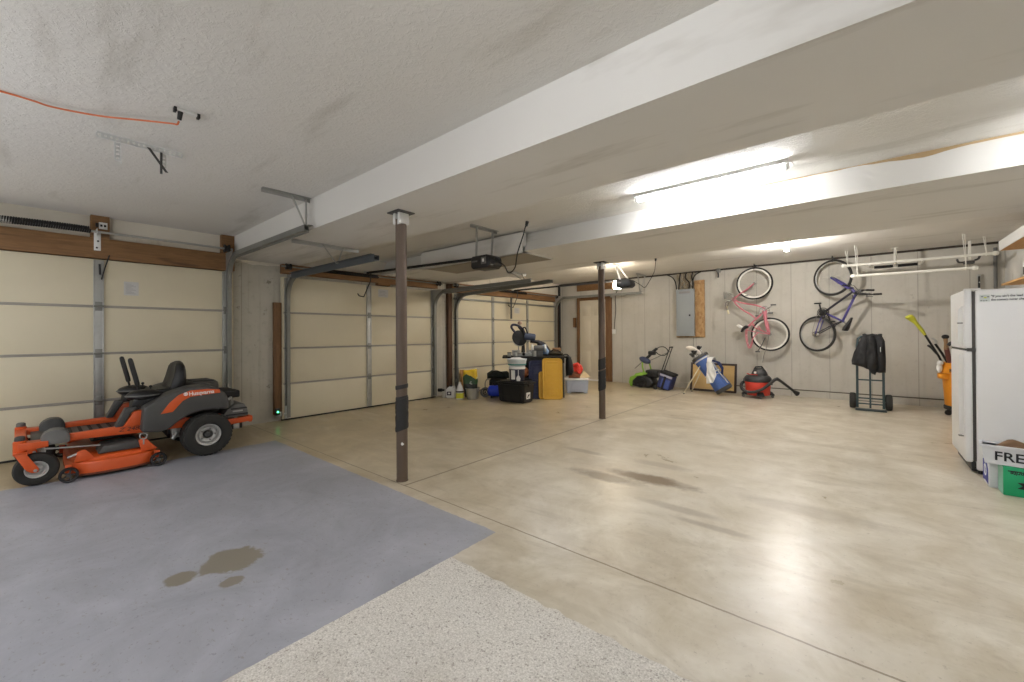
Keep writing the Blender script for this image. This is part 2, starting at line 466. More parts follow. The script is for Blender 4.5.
def catmull(pts, k=6):
    P = [Vector(p) for p in pts]; P = [P[0]*2-P[1]] + P + [P[-1]*2-P[-2]]; out = []
    for i in range(1, len(P)-2):
        a, b, c, d = P[i-1], P[i], P[i+1], P[i+2]
        for j in range(k):
            t = j/k
            out.append(0.5*((2*b)+(c-a)*t+(2*a-5*b+4*c-d)*t*t+(3*b-a-3*c+d)*t**3))
    out.append(P[-2]); return out
def rrect(w, h, r, k=4, cx=0, cy=0):
    out = []
    for sx, sy, a0 in ((1, 1, 0), (-1, 1, 90), (-1, -1, 180), (1, -1, 270)):
        for i in range(k+1):
            a = R(a0+90*i/k); out.append((cx+sx*(w/2-r)+r*math.cos(a), cy+sy*(h/2-r)+r*math.sin(a)))
    return out

# ================================================================== SETTING
XL, XR, YB, YF = -6.66, 1.72, -3.6, 10.0
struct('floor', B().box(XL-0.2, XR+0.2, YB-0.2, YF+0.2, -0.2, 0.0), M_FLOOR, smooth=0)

# garage-door wall: concrete piers below, painted drywall above the bearing height
b = B(); b.box(XL-0.2, XL, YB-0.2, YF+0.2, 0, 2.33)
b.mi = 1; b.box(XL-0.2, XL+0.004, YB-0.2, YF+0.2, 2.33, 2.75)
# ragged lower edge of the drywall over the pier
b.prism([(1.86, 2.34), (2.45, 2.34), (2.45, 2.31), (2.36, 2.30), (2.28, 2.29), (2.18, 2.30), (2.10, 2.285), (2.0, 2.30), (1.93, 2.295), (1.88, 2.31)], 'yz', XL, XL+0.02)
struct('wall_left', b, [M_CON_LEFT, M_DRY], smooth=0)
b = B(); b.box(XL-0.2, XR+0.2, YF, YF+0.2, 0, 2.75)
struct('wall_far', b, M_CON_FAR, smooth=0)
struct('wall_right', B().box(XR, XR+0.2, YB-0.2, YF, 0, 2.75), M_WHITEWALL, smooth=0)
struct('wall_back', B().box(XL, XR, YB-0.2, YB, 0, 2.75), M_WHITEWALL, smooth=0)
# footing ledge at the foot of the far wall (rough concrete step)
b = B(); pts = []
n0 = 60
for i in range(n0+1):
    x = -3.9 + (XR+3.9)*i/n0
    pts.append((x, 9.90 + 0.025*noise.noise((x*2.5, 3, 0))))
poly = pts + [(XR, YF), (-3.9, YF)]
b.prism(poly, 'xy', 0.0, 0.115)
struct('baseboard_far', b, M_CON_FAR, smooth=0)
struct('trim_5', B().box(-3.0, XR, 9.955, YF, 0.115, 0.130), mat('ledge_dark', (84, 76, 64), 0.9), smooth=0)
# ceiling bays
b = B()
b.box(XL-0.1, XR+0.1, YB-0.1, 1.88, 2.64, 2.75)
b.box(XL-0.1, XR+0.1, 2.6, 4.4, 2.60, 2.75)
b.box(XL-0.1, XR+0.1, 5.7, YF+0.1, 2.69, 2.76)
struct('ceiling', b, M_CEIL, smooth=0)
# two dropped soffits (boxed beams and duct)
struct('trim_1', B().prism([(1.86, 2.34), (2.70, 2.34), (2.70, 2.74), (1.845, 2.74)], 'yz', XL, XR), M_SOF, smooth=0)
struct('trim_2', B().prism([(4.15, 2.34), (5.80, 2.34), (5.80, 2.74), (4.36, 2.74)], 'yz', XL, XR), M_SOF, smooth=0)
# drywall box with a darker grey underside panel, hung under the second soffit near the overhead doors
M_UNDERPANEL = mat('box_underside_grey', (150, 142, 128), 0.9, var=0.05)
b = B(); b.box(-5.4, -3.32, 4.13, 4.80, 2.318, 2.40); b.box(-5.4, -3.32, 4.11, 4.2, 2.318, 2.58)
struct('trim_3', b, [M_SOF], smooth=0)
struct('trim_4', B().prism([(-5.3, 4.16), (-3.325, 4.16), (-3.325, 4.78), (-5.3, 4.78)], 'xy', 2.314, 2.318), M_UNDERPANEL, smooth=0)
# dark sill plate between concrete and ceiling
struct('trim_6', B().box(XL, XR, 9.94, 9.998, 2.660, 2.690), mat('sill_dark', (58, 50, 42), 0.8), smooth=0)
# torn brown drywall-tape seam along the ceiling at the second soffit
M_TORN = mat('bare_drywall_paper', (178, 152, 112), 0.9, var=0.12, nscale=8)
b = B(); up, dn = [], []
def on_face(x, z): return (x, 4.15+0.21*(z-2.34)/0.4-0.002, z)
prof = []
for i in range(61):
    x = -1.1 + 2.8*i/60
    wd = 0.006+0.022*max(0, 1-abs(x-0.30)/0.28)+0.004*noise.noise((x*9, 0, 0)) + (0.006 if x > 0.3 else 0)
    prof.append((x, max(0.002, wd)))
vs_u = [b.bm.verts.new(on_face(x, 2.597)) for x, w in prof]
vs_d = [b.bm.verts.new(on_face(x, 2.597-w*1.6)) for x, w in prof]
for i in range(60): b.bm.faces.new((vs_u[i], vs_u[i+1], vs_d[i+1], vs_d[i]))
struct('trim_7', b, M_TORN, smooth=0)

# headers and jambs of the overhead doors
b = B(); b.box(XL, -6.56, -1.9, 1.84, 2.155, 2.385, 0.004)
b.box(XL, -6.575, 0.46, 0.615, 2.385, 2.64, 0.003); b.box(XL, -6.575, 1.70, 1.85, 2.16, 2.64, 0.003)
struct('trim_8', b, M_HEADER)
b = B(); b.box(XL, -6.56, 2.46, 5.40, 2.20, 2.338, 0.004); b.box(XL, -6.565, 4.05, 4.30, 2.16, 2.338, 0.003)
struct('trim_9', b, M_HEADER)
b = B(); b.box(XL, -6.56, 5.80, 9.66, 2.17, 2.36, 0.004); struct('trim_10', b, M_HEADER)
b = B(); b.box(XL, -6.585, 2.355, 2.455, 0.10, 1.76, 0.004)
b.box(XL, -6.58, 1.86, 1.90, 0, 2.30, 0.004) if False else None
struct('trim_11', b, M_JAMB)
b = B(); b.box(XL, -6.585, 5.70, 5.80, 0.0, 2.33, 0.004); struct('trim_12', b, M_DARKWOOD)
b = B(); b.box(XL, -6.60, 9.70, 9.80, 0.0, 2.33, 0.004); struct('trim_13', b, M_DARKWOOD)

def overhead_door(name, y0, y1, stiles, z0=0.015, strut=None, hinge_z=True):
    """four-section insulated steel door, inside face"""
    h = 0.533; xf = -6.598
    b = B()
    for k in range(4):
        b.box(-6.648, xf, y0, y1, z0+k*h+0.001, z0+(k+1)*h-0.001, 0.003)
    d = struct(name, b, M_DOORP); d['kind'] = 'structure'
    for k in range(1, 4):   # metal edge of each section
        z = z0+k*h
        part(d, 'panel_joint', B().box(xf-0.004, xf+0.007, y0+0.02, y1-0.02, z-0.016, z-0.001, 0.002).box(xf-0.004, xf+0.004, y0+0.02, y1-0.02, z+0.001, z+0.012, 0.001), M_STRUT)
    part(d, 'bottom_seal', B().box(-6.64, xf+0.004, y0, y1, 0.0, 0.022, 0.003), M_BLACKM)
    for yc, w in stiles:
        b = B(); b.box(xf-0.002, xf+0.016, yc-w/2, yc+w/2, z0+0.01, z0+4*h-0.01, 0.003)
        b.box(xf+0.014, xf+0.024, yc-w/2, yc-w/2+0.012, z0+0.01, z0+4*h-0.01, 0.002); b.box(xf+0.014, xf+0.024, yc+w/2-0.012, yc+w/2, z0+0.01, z0+4*h-0.01, 0.002)
        s = part(d, 'stile', b, M_GALV)
        for k in range(1, 4):
            z = z0+k*h
            hb = B(); hb.box(xf+0.016, xf+0.022, yc-0.03, yc+0.03, z-0.05, z+0.05, 0.002)
            hb.cyl((xf+0.03, yc-0.04, z), (xf+0.03, yc+0.04, z), 0.011, n=10)
            part(s, 'hinge', hb, M_GALVD)
    if strut:
        part(d, 'strut', B().box(xf, xf+0.05, y0+0.02, y1-0.02, strut-0.02, strut+0.02, 0.006), M_GALVD)
    return d
d1 = overhead_door('door_1', -1.0, 1.84, [(0.525, 0.085), (1.745, 0.075)])
d2 = overhead_door('door_2', 2.46, 5.36, [(2.53, 0.07), (3.88, 0.085), (5.28, 0.07)])
d3 = overhead_door('door_3', 5.82, 9.66, [(5.90, 0.06), (7.06, 0.07), (8.36, 0.07), (9.60, 0.06)], strut=2.03)

# six-panel entry door in the far wall with rough lumber frame
b = B(); b.box(-5.985, -5.20, 9.955, 9.998, 0.02, 2.18, 0.003)
d4 = struct('door_4', b, mat('entry_door_paint', (206, 197, 178), 0.5, var=0.03))
b = B()
for cx in (-5.775, -5.41):
    for za, zb in ((0.22, 0.80), (0.95, 1.62), (1.76, 2.02)):
        b.box(cx-0.125, cx+0.125, 9.949, 9.957, za, zb, 0.003)
        b.box(cx-0.085, cx+0.085, 9.942, 9.951, za+0.04, zb-0.04, 0.006)
part(d4, 'raised_panel', b, MATS['entry_door_paint'])
hb = B(); hb.sphere((-5.27, 9.90, 0.98), 0.03).cyl((-5.27, 9.955, 0.98), (-5.27, 9.92, 0.98), 0.012); part(d4, 'door_handle', hb, M_GALV)
hb = B()
for z in (0.3, 1.1, 1.9): hb.box(-5.992, -5.975, 9.94, 9.957, z-0.05, z+0.05, 0.002)
part(d4, 'hinge', hb, M_GALVD)
part(d4, 'frame', B().box(-6.075, -5.985, 9.94, 9.998, 0, 2.24, 0.004).box(-5.20, -5.13, 9.94, 9.998, 0, 2.24, 0.004).box(-6.075, -5.08, 9.945, 9.998, 2.18, 2.26, 0.004), M_JAMB)
part(d4, 'threshold_daylight', B().box(-5.98, -5.20, 9.88, 9.955, 0.0, 0.028, 0.004), M_WHITEM)  # white strip pushed forward stands in for daylight leaking under the door
struct('trim_14', B().box(-5.165, -5.03, 9.95, 9.998, 0.0, 2.22, 0.004), M_JAMB)
struct('trim_15', B().box(-6.08, -4.75, 9.955, 9.998, 2.45, 2.65, 0.004), M_HEADER)
# short lumber stub fixed beside the entry door
struct('trim_16', B().box(-6.20, -6.12, 9.94, 9.998, 1.45, 1.72, 0.004), M_JAMB)

# carpet remnant
b = B(); poly = []
edge = []
for i in range(50): edge.append((-1.788+0.006*noise.noise((i*0.7, 1, 0)), -3.2+4.74*i/50))
for i in range(60): edge.append((-1.788+3.243*i/59, 1.56+0.02*noise.noise((i*0.8, 9, 0))))
b.prism(edge + [(1.455, -3.2)], 'xy', 0.0005, 0.009)
single('carpet_remnant', 'pale speckled beige carpet remnant beside the blue painted floor', 'carpet', b, M_CARPET, smooth=0)

# ================================================================== LAMPS
M_BULB = mat('bulb_glow', (255, 250, 240), 0.4, var=0, emit=(BULB_POWER, (255, 250, 244)))
M_OPLENS = mat('opener_lens_glow', (255, 244, 220), 0.4, var=0, emit=(OPENER_POWER, (255, 238, 212)))
def tube_light(x0, x1, y, zc, k, label):
    t = thing('fluorescent_fixture', label, 'light', ((x0+x1)/2, y, zc), 'fluorescent fixtures')
    part(t, 'housing', B().prism([(y-0.05, zc), (y-0.035, zc-0.03), (y+0.035, zc-0.03), (y+0.05, zc)], 'yz', x0, x1, 0.003), M_WHITEM)
    m = mat('tube_glow_%g' % k, (255, 252, 246), 0.4, var=0, emit=(TUBE_POWER*k, (246, 249, 255)))
    part(t, 'lamp_tube', B().cyl((x0+0.03, y, zc-0.052), (x1-0.03, y, zc-0.052), 0.017, n=14), m)
    for x in (x0+0.015, x1-0.015):
        part(t, 'lamp_holder', B().box(x-0.012, x+0.012, y-0.018, y+0.018, zc-0.072, zc-0.028, 0.003), M_WHITE)
tube_light(-1.66, -0.42, 3.80, 2.60, 1.0, 'long white fluorescent tube fixture lit between the two ceiling soffits')
# fill tubes added out of view: over the camera, between and behind the soffits
tube_light(-1.3, -0.1, 0.40, 2.64, 0.6, 'added unseen fluorescent fill fixture on the ceiling above the carpet remnant')
tube_light(0.86, 1.68, 3.75, 2.60, 0.9, 'added unseen fluorescent fill fixture between the soffits near the white wall')
tube_light(-1.5, -0.3, 6.30, 2.69, 0.6, 'added unseen fluorescent fill fixture tucked behind the second soffit, bicycle side')
tube_light(-5.0, -3.8, 6.30, 2.69, 0.6, 'added unseen fluorescent fill fixture tucked behind the second soffit, workbench side')
# glowing globes on tripods, added unseen behind the camera as fill light
def fill_globe(x, y, z, k, label):
    t = thing('fill_globe', label, 'fill light', (x, y, 0), 'added fill globes')
    m = mat('globe_glow_%g' % k, (255, 252, 246), 0.4, var=0, emit=(k, (246, 249, 255)))
    part(t, 'globe', B().sphere((x, y, z), 0.16, (1, 1, 0.9), 24, 16), m)
    part(t, 'pole', B().cyl((x, y, 0.35), (x, y, z-0.14), 0.014, n=12), M_BLACK)
    for k_ in range(3):
        a_ = 2*PI*k_/3+0.5
        part(t, 'leg', B().cyl((x, y, 0.62), (x+0.36*math.cos(a_), y+0.36*math.sin(a_), 0.012), 0.011, n=10), M_BLACK)
    part(t, 'hub', B().cyl((x, y, 0.34), (x, y, 0.66), 0.022, n=12), M_BLACK)
fill_globe(-5.3, -1.7, 1.50, 20.0, 'added fill light globe on a tripod by the mower door')
fill_globe(-3.1, -1.3, 1.55, 22.0, 'added fill light globe on a tripod in the mower bay')
fill_globe(0.5, -1.9, 1.40, 21.0, 'added fill light globe on a tripod behind the carpet remnant')
t = thing('ceiling_bulb', 'bare lit bulb in a white ceiling lampholder before the bicycle wall', 'light', (-0.90, 7.72, 2.69))
part(t, 'lampholder', B().lathe([(0, 0), (0.062, 0), (0.062, -0.012), (0.040, -0.03), (0.026, -0.05), (0, -0.05)], (-0.90, 7.72, 2.69)), M_WHITE)
part(t, 'bulb', B().lathe([(0, -0.048), (0.014, -0.05), (0.022, -0.075), (0.031, -0.10), (0.029, -0.125), (0.016, -0.143), (0, -0.147)], (-0.90, 7.72, 2.69), n=18), M_BULB)

# ================================================================== STEEL POSTS
def post(x, y, label, tapes, mark):
    t = thing('support_post', label, 'post', (x, y, 0), 'steel support posts under the soffits')
    part(t, 'pipe', B().lathe([(0, 0.004), (0.048, 0.004), (0.048, 2.275), (0, 2.275)], (x, y, 0), n=28), M_POST)
    part(t, 'base_plate', B().lathe([(0, 0), (0.052, 0), (0.052, 0.006), (0, 0.006)], (x, y, 0), n=24), M_POST)
    b = B(); b.box(x-0.085, x+0.085, y-0.085, y+0.085, 2.328, 2.339, 0.002)
    part(t, 'cap_plate', b, M_DGREY)
    b = B()   # saddle lugs between pipe and plate, pale paint
    for sx in (-1, 1):
        b.prism([(x+sx*0.049, 2.235), (x+sx*0.016, 2.225), (x+sx*0.018, 2.28), (x+sx*0.022, 2.329), (x+sx*0.044, 2.329), (x+sx*0.05, 2.27)], 'xz', y-0.05, y+0.05, 0.003)
    part(t, 'saddle', b, M_WHITE)
    for z0, z1, dr in tapes:
        b = B(); k = 14; pr = [(0.0485, z0)]
        for i in range(k+1):
            z = z0+(z1-z0)*i/k
            pr.append((0.0485+dr*(0.6+0.5*noise.noise((z*31, x, 0))), z))
        pr.append((0.0485, z1)); b.lathe(pr, (x, y, 0), n=26)
        for v in b.bm.verts:
            a = math.atan2(v.co.y-y, v.co.x-x); v.co.z += 0.02*math.sin(a+1)*(1 if (z1-z0) > 0.1 else 0.5)
        part(t, 'tape_wrap', b, M_TAPE)
    if mark:
        b = B()
        a0 = math.atan2(-y, -x)
        pts = [(x+0.0487*math.cos(a0+da), y+0.0487*math.sin(a0+da)) for da in (-0.2, 0, 0.2, 0.35)]
        vs = []
        for (px_, py_), za, zb in zip(pts, (0.325, 0.315, 0.318, 0.325), (0.332, 0.345, 0.335, 0.330)):
            vs.append((b.bm.verts.new((px_, py_, za)), b.bm.verts.new((px_, py_, zb))))
        for A, C in zip(vs, vs[1:]): b.bm.faces.new((A[0], C[0], C[1], A[1]))
        part(t, 'paint_scrape', b, M_WHITE)
    return t
post(-3.07, 2.12, 'brown steel post taped low down at the corner of the blue paint', [(0.80, 0.835, 0.008), (0.705, 0.735, 0.006), (0.44, 0.71, 0.012)], True)
post(-2.98, 5.58, 'brown steel post standing on bare concrete nearer the entry door', [(0.74, 0.90, 0.009), (0.43, 0.72, 0.013)], False)

# ================================================================== OVERHEAD DOOR HARDWARE
def ctrack(b, pts, w=0.028, d=0.05, side=(0, 1, 0)):
    """open C-channel swept along pts: a web and two lips"""
    P = [Vector(p) for p in pts]; sd = Vector(side).normalized()
    prof = [(-w, 0), (-w, d), (w, d), (w, 0), (w-0.006, 0), (w-0.006, d-0.004), (-w+0.006, d-0.004), (-w+0.006, 0)]
    rings = []
    for i, p in enumerate(P):
        dd = (P[min(i+1, len(P)-1)]-P[max(i-1, 0)]).normalized(); nn = dd.cross(sd).normalized()
        rings.append([p+nn*a+sd*c for a, c in prof])
    b.loft(rings)
def track(name, label, y, sgn, xend, zr, zend, rail_h=0.045, hang=None, z_low=0.05, m_rail=None, label_rail=None):
    """vertical track, quarter bend and horizontal rail running in from the door; sgn = side the channel opens to"""
    t = thing(name, label, 'door track', (-6.56, y, z_low), 'overhead door tracks')
    rad = 0.32; xv = -6.545
    zt = zr-rad
    pts = [(xv, y, z_low), (xv, y, zt)] + [(xv+rad-rad*math.cos(R(a)), y, zt+rad*math.sin(R(a))) for a in range(10, 91, 10)]
    b = B(); ctrack(b, pts, side=(0, sgn, 0)); part(t, 'curved_track', b, M_GALVD)
    b = B(); ctrack(b, [(xv+rad-0.05, y, zr), (xend, y, zend)], w=0.028, side=(0, sgn, 0))
    slope = math.atan2(zend-zr, xend-xv-rad)
    # reinforcing angle along the rail
    x0, x1 = xv+rad-0.12, xend-0.02
    def zz(x): return zr+(x-(xv+rad))*math.tan(slope)
    b.loft([[(x, y-sgn*0.004, zz(x)-rail_h), (x, y-sgn*0.004, zz(x)+rail_h), (x, y+sgn*0.002, zz(x)+rail_h), (x, y+sgn*0.002, zz(x)-rail_h)] for x in (x0, x1)])
    b.loft([[(x, y-sgn*0.045, zz(x)+rail_h-0.004), (x, y-sgn*0.045, zz(x)+rail_h), (x, y, zz(x)+rail_h), (x, y, zz(x)+rail_h-0.004)] for x in (x0, x1)])
    part(t, 'rail', b, m_rail or M_GALVD)
    for z in (0.3, 1.0, 1.6):
        part(t, 'jamb_bracket', B().box(-6.645, xv-0.02, y+sgn*0.012, y+sgn*0.05, z-0.03, z+0.03, 0.002), M_GALV)
    b = B(); b.prism([(-6.64, zt-0.12), (xv-0.02, zt-0.12)]+[(xv-0.02+(rad+0.02)*(1-math.cos(R(a))), zt+(rad+0.01)*math.sin(R(a))) for a in range(0, 80, 8)]+[(xv+rad*0.8, zr+0.045), (-6.64, zr+0.045)], 'xz', y+sgn*0.052, y+sgn*0.057)
    part(t, 'flag_plate', b, M_GALV)
    if hang:
        xh, ztop, yh0, yh1, legs = hang
        b = B(); b.box(xh-0.02, xh+0.02, yh0, yh1, ztop-0.006, ztop-0.001, 0.001); b.box(xh-0.02, xh-0.016, yh0, yh1, ztop-0.04, ztop-0.004)
        h = part(t, 'ceiling_angle', b, M_GALV)
        for (ya, yb, xb) in legs:
            b = B(); zb = zz(xb)+rail_h-0.02
            d = Vector((xb-xh, yb-ya, zb-(ztop-0.01))); L = d.length
            b.loft([[(xh+p[0], ya+p[1], ztop-0.01) for p in ((-.014, -.003), (.014, -.003), (.014, .003), (-.014, .003))], [(xb+p[0], yb+p[1], zb) for p in ((-.014, -.003), (.014, -.003), (.014, .003), (-.014, .003))]])
            part(h, 'hanger_leg', b, M_GALV)
    return t
track('garage_door_track', 'grey door track bending over the mower toward the ceiling', 1.80, -1, -4.14, 2.345, 2.325, 0.04, (-4.20, 2.64, 1.40, 1.84, [(1.66, 1.79, -4.2), (1.795, 1.795, -4.2)]), m_rail=M_GALVD)
track('garage_door_track', 'grey door track above the green sensor light with white perforated hanger', 2.50, 1, -4.11, 2.14, 2.13, 0.04, (-4.80, 2.34, 1.90, 2.70, [(2.24, 2.48, -4.95), (2.49, 2.49, -4.95)]), m_rail=mat('slate_rail', (88, 93, 96), 0.45, 0.4))
track('garage_door_track', 'grey door track between middle and third doors on the middle door side', 5.33, -1, -4.10, 2.12, 2.135, 0.045, None)
track('garage_door_track', 'grey door track between middle and third doors on the third door side', 5.86, 1, -4.09, 2.10, 2.18, 0.03, (-4.55, 2.339, 5.25, 5.76, [(5.30, 5.80, -4.55), (5.62, 5.82, -4.60)]))
track('garage_door_track', 'dull grey door track running along the far wall over the entry door', 9.64, -1, -4.05, 2.27, 2.25, 0.03, (-4.00, 2.68, 9.20, 9.72, [(9.25, 9.62, -4.1), (9.70, 9.64, -4.1)]))

# torsion spring and shaft of the mower's door
t = thing('torsion_spring_shaft', 'steel shaft with dark coil spring above the door behind the mower', 'door spring', (-6.47, 0.5, 2.44), 'torsion shafts')
part(t, 'shaft', B().cyl((-6.47, -1.9, 2.435), (-6.47, 1.80, 2.435), 0.0125, n=12), M_GALV)
hel = []
for i in range(86*10+1):
    a = 2*PI*i/10; y = -1.05+1.5*i/860
    hel.append((-6.47+0.030*math.cos(a), y, 2.437+0.030*math.sin(a)+0.012*math.sin(3*(y+0.2))))
part(t, 'coil_spring', B().tube(hel, 0.0085, 6), M_BLACKM)
part(t, 'spring_cone', B().lathe([(0.013, 0), (0.036, 0), (0.034, 0.06), (0.022, 0.10), (0.013, 0.10)], (-6.47, -0.17, 2.437), (0, 1, 0), 16), M_GALV)
b = B(); b.box(-6.559, -6.553, 0.485, 0.540, 2.24, 2.46, 0.001); b.box(-6.559, -6.45, 0.50, 0.506, 2.405, 2.47, 0.001)
pl = part(t, 'center_plate', b, M_GALVL)
part(pl, 'bolt', B().cyl((-6.555, 0.508, 2.27), (-6.549, 0.508, 2.27), 0.010, n=8).cyl((-6.555, 0.518, 2.345), (-6.549, 0.518, 2.345), 0.010, n=8), M_BLACK)
part(t, 'cable_drum', B().lathe([(0.013, 0), (0.055, 0), (0.055, 0.01), (0.042, 0.015), (0.042, 0.045), (0.055, 0.05), (0.055, 0.06), (0.013, 0.06)], (-6.47, 1.70, 2.435), (0, 1, 0), 20), M_BLACKM)
for (y0, y1, z, lab, ysp) in ((2.42, 5.46, 2.292, 'dark torsion shaft above the middle overhead door', 3.0), (5.74, 9.70, 2.30, 'dark torsion shaft above the third overhead door', 7.2)):
    t = thing('torsion_spring_shaft', lab, 'door spring', (-6.49, y0, z), 'torsion shafts')
    part(t, 'shaft', B().cyl((-6.49, y0, z), (-6.49, y1, z), 0.012, n=10), M_GALVD)
    for yy in (y0+0.06, y1-0.13):
        part(t, 'cable_drum', B().lathe([(0.012, 0), (0.045, 0), (0.045, 0.01), (0.036, 0.015), (0.036, 0.055), (0.045, 0.06), (0.045, 0.07), (0.012, 0.07)], (-6.49, yy, z), (0, 1, 0), 20), M_BLACK)
    hel = [(-6.49+0.024*math.cos(2*PI*i/8), ysp+1.0*i/400, z+0.024*math.sin(2*PI*i/8)) for i in range(401)]
    part(t, 'coil_spring', B().tube(hel, 0.008, 6), M_BLACKM)

# wall outlet on the lumber block above the first door
t = thing('wall_outlet', 'white duplex outlet on the brown block above the mower door', 'outlet', (-6.574, 0.535, 2.53))
part(t, 'cover_plate', B().box(-6.574, -6.560, 0.525, 0.595, 2.49, 2.565, 0.003), M_WHITE)
part(t, 'receptacle', B().box(-6.561, -6.557, 0.535, 0.555, 2.515, 2.54, 0.004).box(-6.561, -6.557, 0.565, 0.585, 2.515, 2.54, 0.004), M_BLACKM)
part(t, 'plug', B().box(-6.574, -6.545, 0.498, 0.523, 2.505, 2.55, 0.006), M_BLACK)
# lock rod hanging from the header
single('lock_rod', 'thin black rod hanging slanted from the lumber over the mower door', 'rod', B().tube([(-6.553, 0.61, 2.20), (-6.55, 0.575, 2.06), (-6.553, 0.545, 1.915)], 0.006, 8).cyl((-6.558, 0.53, 2.09), (-6.558, 0.535, 1.97), 0.009, n=8), M_BLACK)
t = thing('paper_notice', 'square pale printed notice stuck to the upper panel of the mower door', 'notice', (-6.597, 0.80, 1.76))
part(t, 'sheet', B().box(-6.5975, -6.5955, 0.735, 0.865, 1.755, 1.915), mat('notice_paper', (196, 194, 190), 0.6, var=0.03))
b = B()
for k in range(9): b.box(-6.5956, -6.5952, 0.75, 0.84-0.02*(k % 3), 1.775+0.014*k, 1.779+0.014*k)
part(t, 'printed_lines', b, mat('faint_print', (150, 148, 146), 0.7), smooth=0)
# similar notices on the other doors
for (y, z, lab) in ((4.17, 2.02, 'small printed notice high on the middle overhead door'), (7.95, 1.86, 'small printed notice high on the third overhead door')):
    t = thing('paper_notice', lab, 'notice', (-6.597, y, z))
    part(t, 'sheet', B().box(-6.5975, -6.5955, y-0.10, y+0.10, z-0.07, z+0.07), MATS['notice_paper'])
    b = B()
    for k in range(4): b.box(-6.5956, -6.5952, y-0.08, y+0.07-0.03*(k % 2), z-0.045+0.026*k, z-0.038+0.026*k)
    part(t, 'printed_lines', b, MATS['faint_print'], smooth=0)

# perforated ceiling hanger over the mower bay
def perforated(b, p, q, w, side, n, th=0.004):
    """flat punched strap from p to q: side bars and rungs leave real holes"""
    p, q, s = Vector(p), Vector(q), Vector(side).normalized(); d = q-p; L = d.length; d.normalize(); nn = d.cross(s).normalized()*th/2
    def bar(a, c, hw, dirv):
        b.loft([[x+dirv*hw+nn, x-dirv*hw+nn, x-dirv*hw-nn, x+dirv*hw-nn] for x in (a, c)])
    for sg in (-1, 1): bar(p+s*sg*(w/2-w*0.17), q+s*sg*(w/2-w*0.17), w*0.17, s)
    for i in range(n+1):
        c = p+d*L*i/n; hw = L/n*0.33
        bar(c-s*(w/2-w*0.2), c+s*(w/2-w*0.2), hw, d) if 0 < i < n else bar(c-s*w/2*0.6, c+s*w/2*0.6, hw*0.6, d)
t = thing('ceiling_hanger', 'white punched steel hanger with two legs on ceiling over mower bay', 'hanger bracket', (-3.87, 0.52, 2.64))
b = B(); perforated(b, (-3.865, 0.30, 2.617), (-3.865, 0.75, 2.617), 0.042, (0, 0, 1), 16)
b.box(-3.90, -3.862, 0.30, 0.75, 2.636, 2.6395)
part(t, 'angle_bar', b, M_GALVL, smooth=0)
b = B(); perforated(b, (-3.87, 0.40, 2.61), (-3.87, 0.40, 2.475), 0.034, (0, 1, 0), 5); b.cyl((-3.87, 0.42, 2.475), (-3.87, 0.42, 2.455), 0.004, n=6)
part(t, 'hanger_leg', b, M_GALVL, smooth=0)
b = B(); perforated(b, (-3.87, 0.645, 2.61), (-3.87, 0.645, 2.50), 0.034, (0, 1, 0), 4)
part(t, 'hanger_leg', b, M_GALVL, smooth=0)
part(t, 'brace', B().box(-3.862, -3.856, 0.622, 0.636, 2.445, 2.60, 0.001), M_DGREY)
b = B(); b.loft([[(-3.856+dx, y+dy, z) for dx, dy in ((-.002, -.009), (.002, -.009), (.002, .009), (-.002, .009))] for y, z in ((0.56, 2.612), (0.66, 2.462))])
part(t, 'brace', b, M_DGREY, smooth=0)

# ceiling receptacle with the orange cord
t = thing('ceiling_outlet', 'ceiling outlet strip with black ends and a black plug', 'outlet', (-3.12, 0.62, 2.64))
part(t, 'strip', B().box(-3.135, -3.105, 0.575, 0.685, 2.622, 2.6395, 0.003), M_GALVL)
part(t, 'end_block', B().box(-3.138, -3.102, 0.565, 0.580, 2.612, 2.639, 0.003), M_BLACK)
part(t, 'end_block', B().box(-3.138, -3.102, 0.678, 0.694, 2.612, 2.639, 0.003), M_BLACK)
part(t, 'plug', B().cyl((-3.125, 0.60, 2.625), (-3.138, 0.596, 2.578), 0.014, 0.011, 12), M_BLACK)
pts = catmull([(-3.14, 0.595, 2.57), (-3.155, 0.588, 2.553), (-3.19, 0.565, 2.562), (-3.34, 0.44, 2.585), (-3.48, 0.28, 2.595), (-3.58, 0.10, 2.608), (-3.60, 0.02, 2.62), (-3.63, -0.12, 2.633), (-3.66, -0.6, 2.632), (-3.7, -1.5, 2.63)], 8)
single('extension_cord', 'orange extension cord drooping under the ceiling from the outlet', 'cord', B().tube(pts, 0.0055, 8), mat('cord_orange', (206, 112, 66), 0.55))

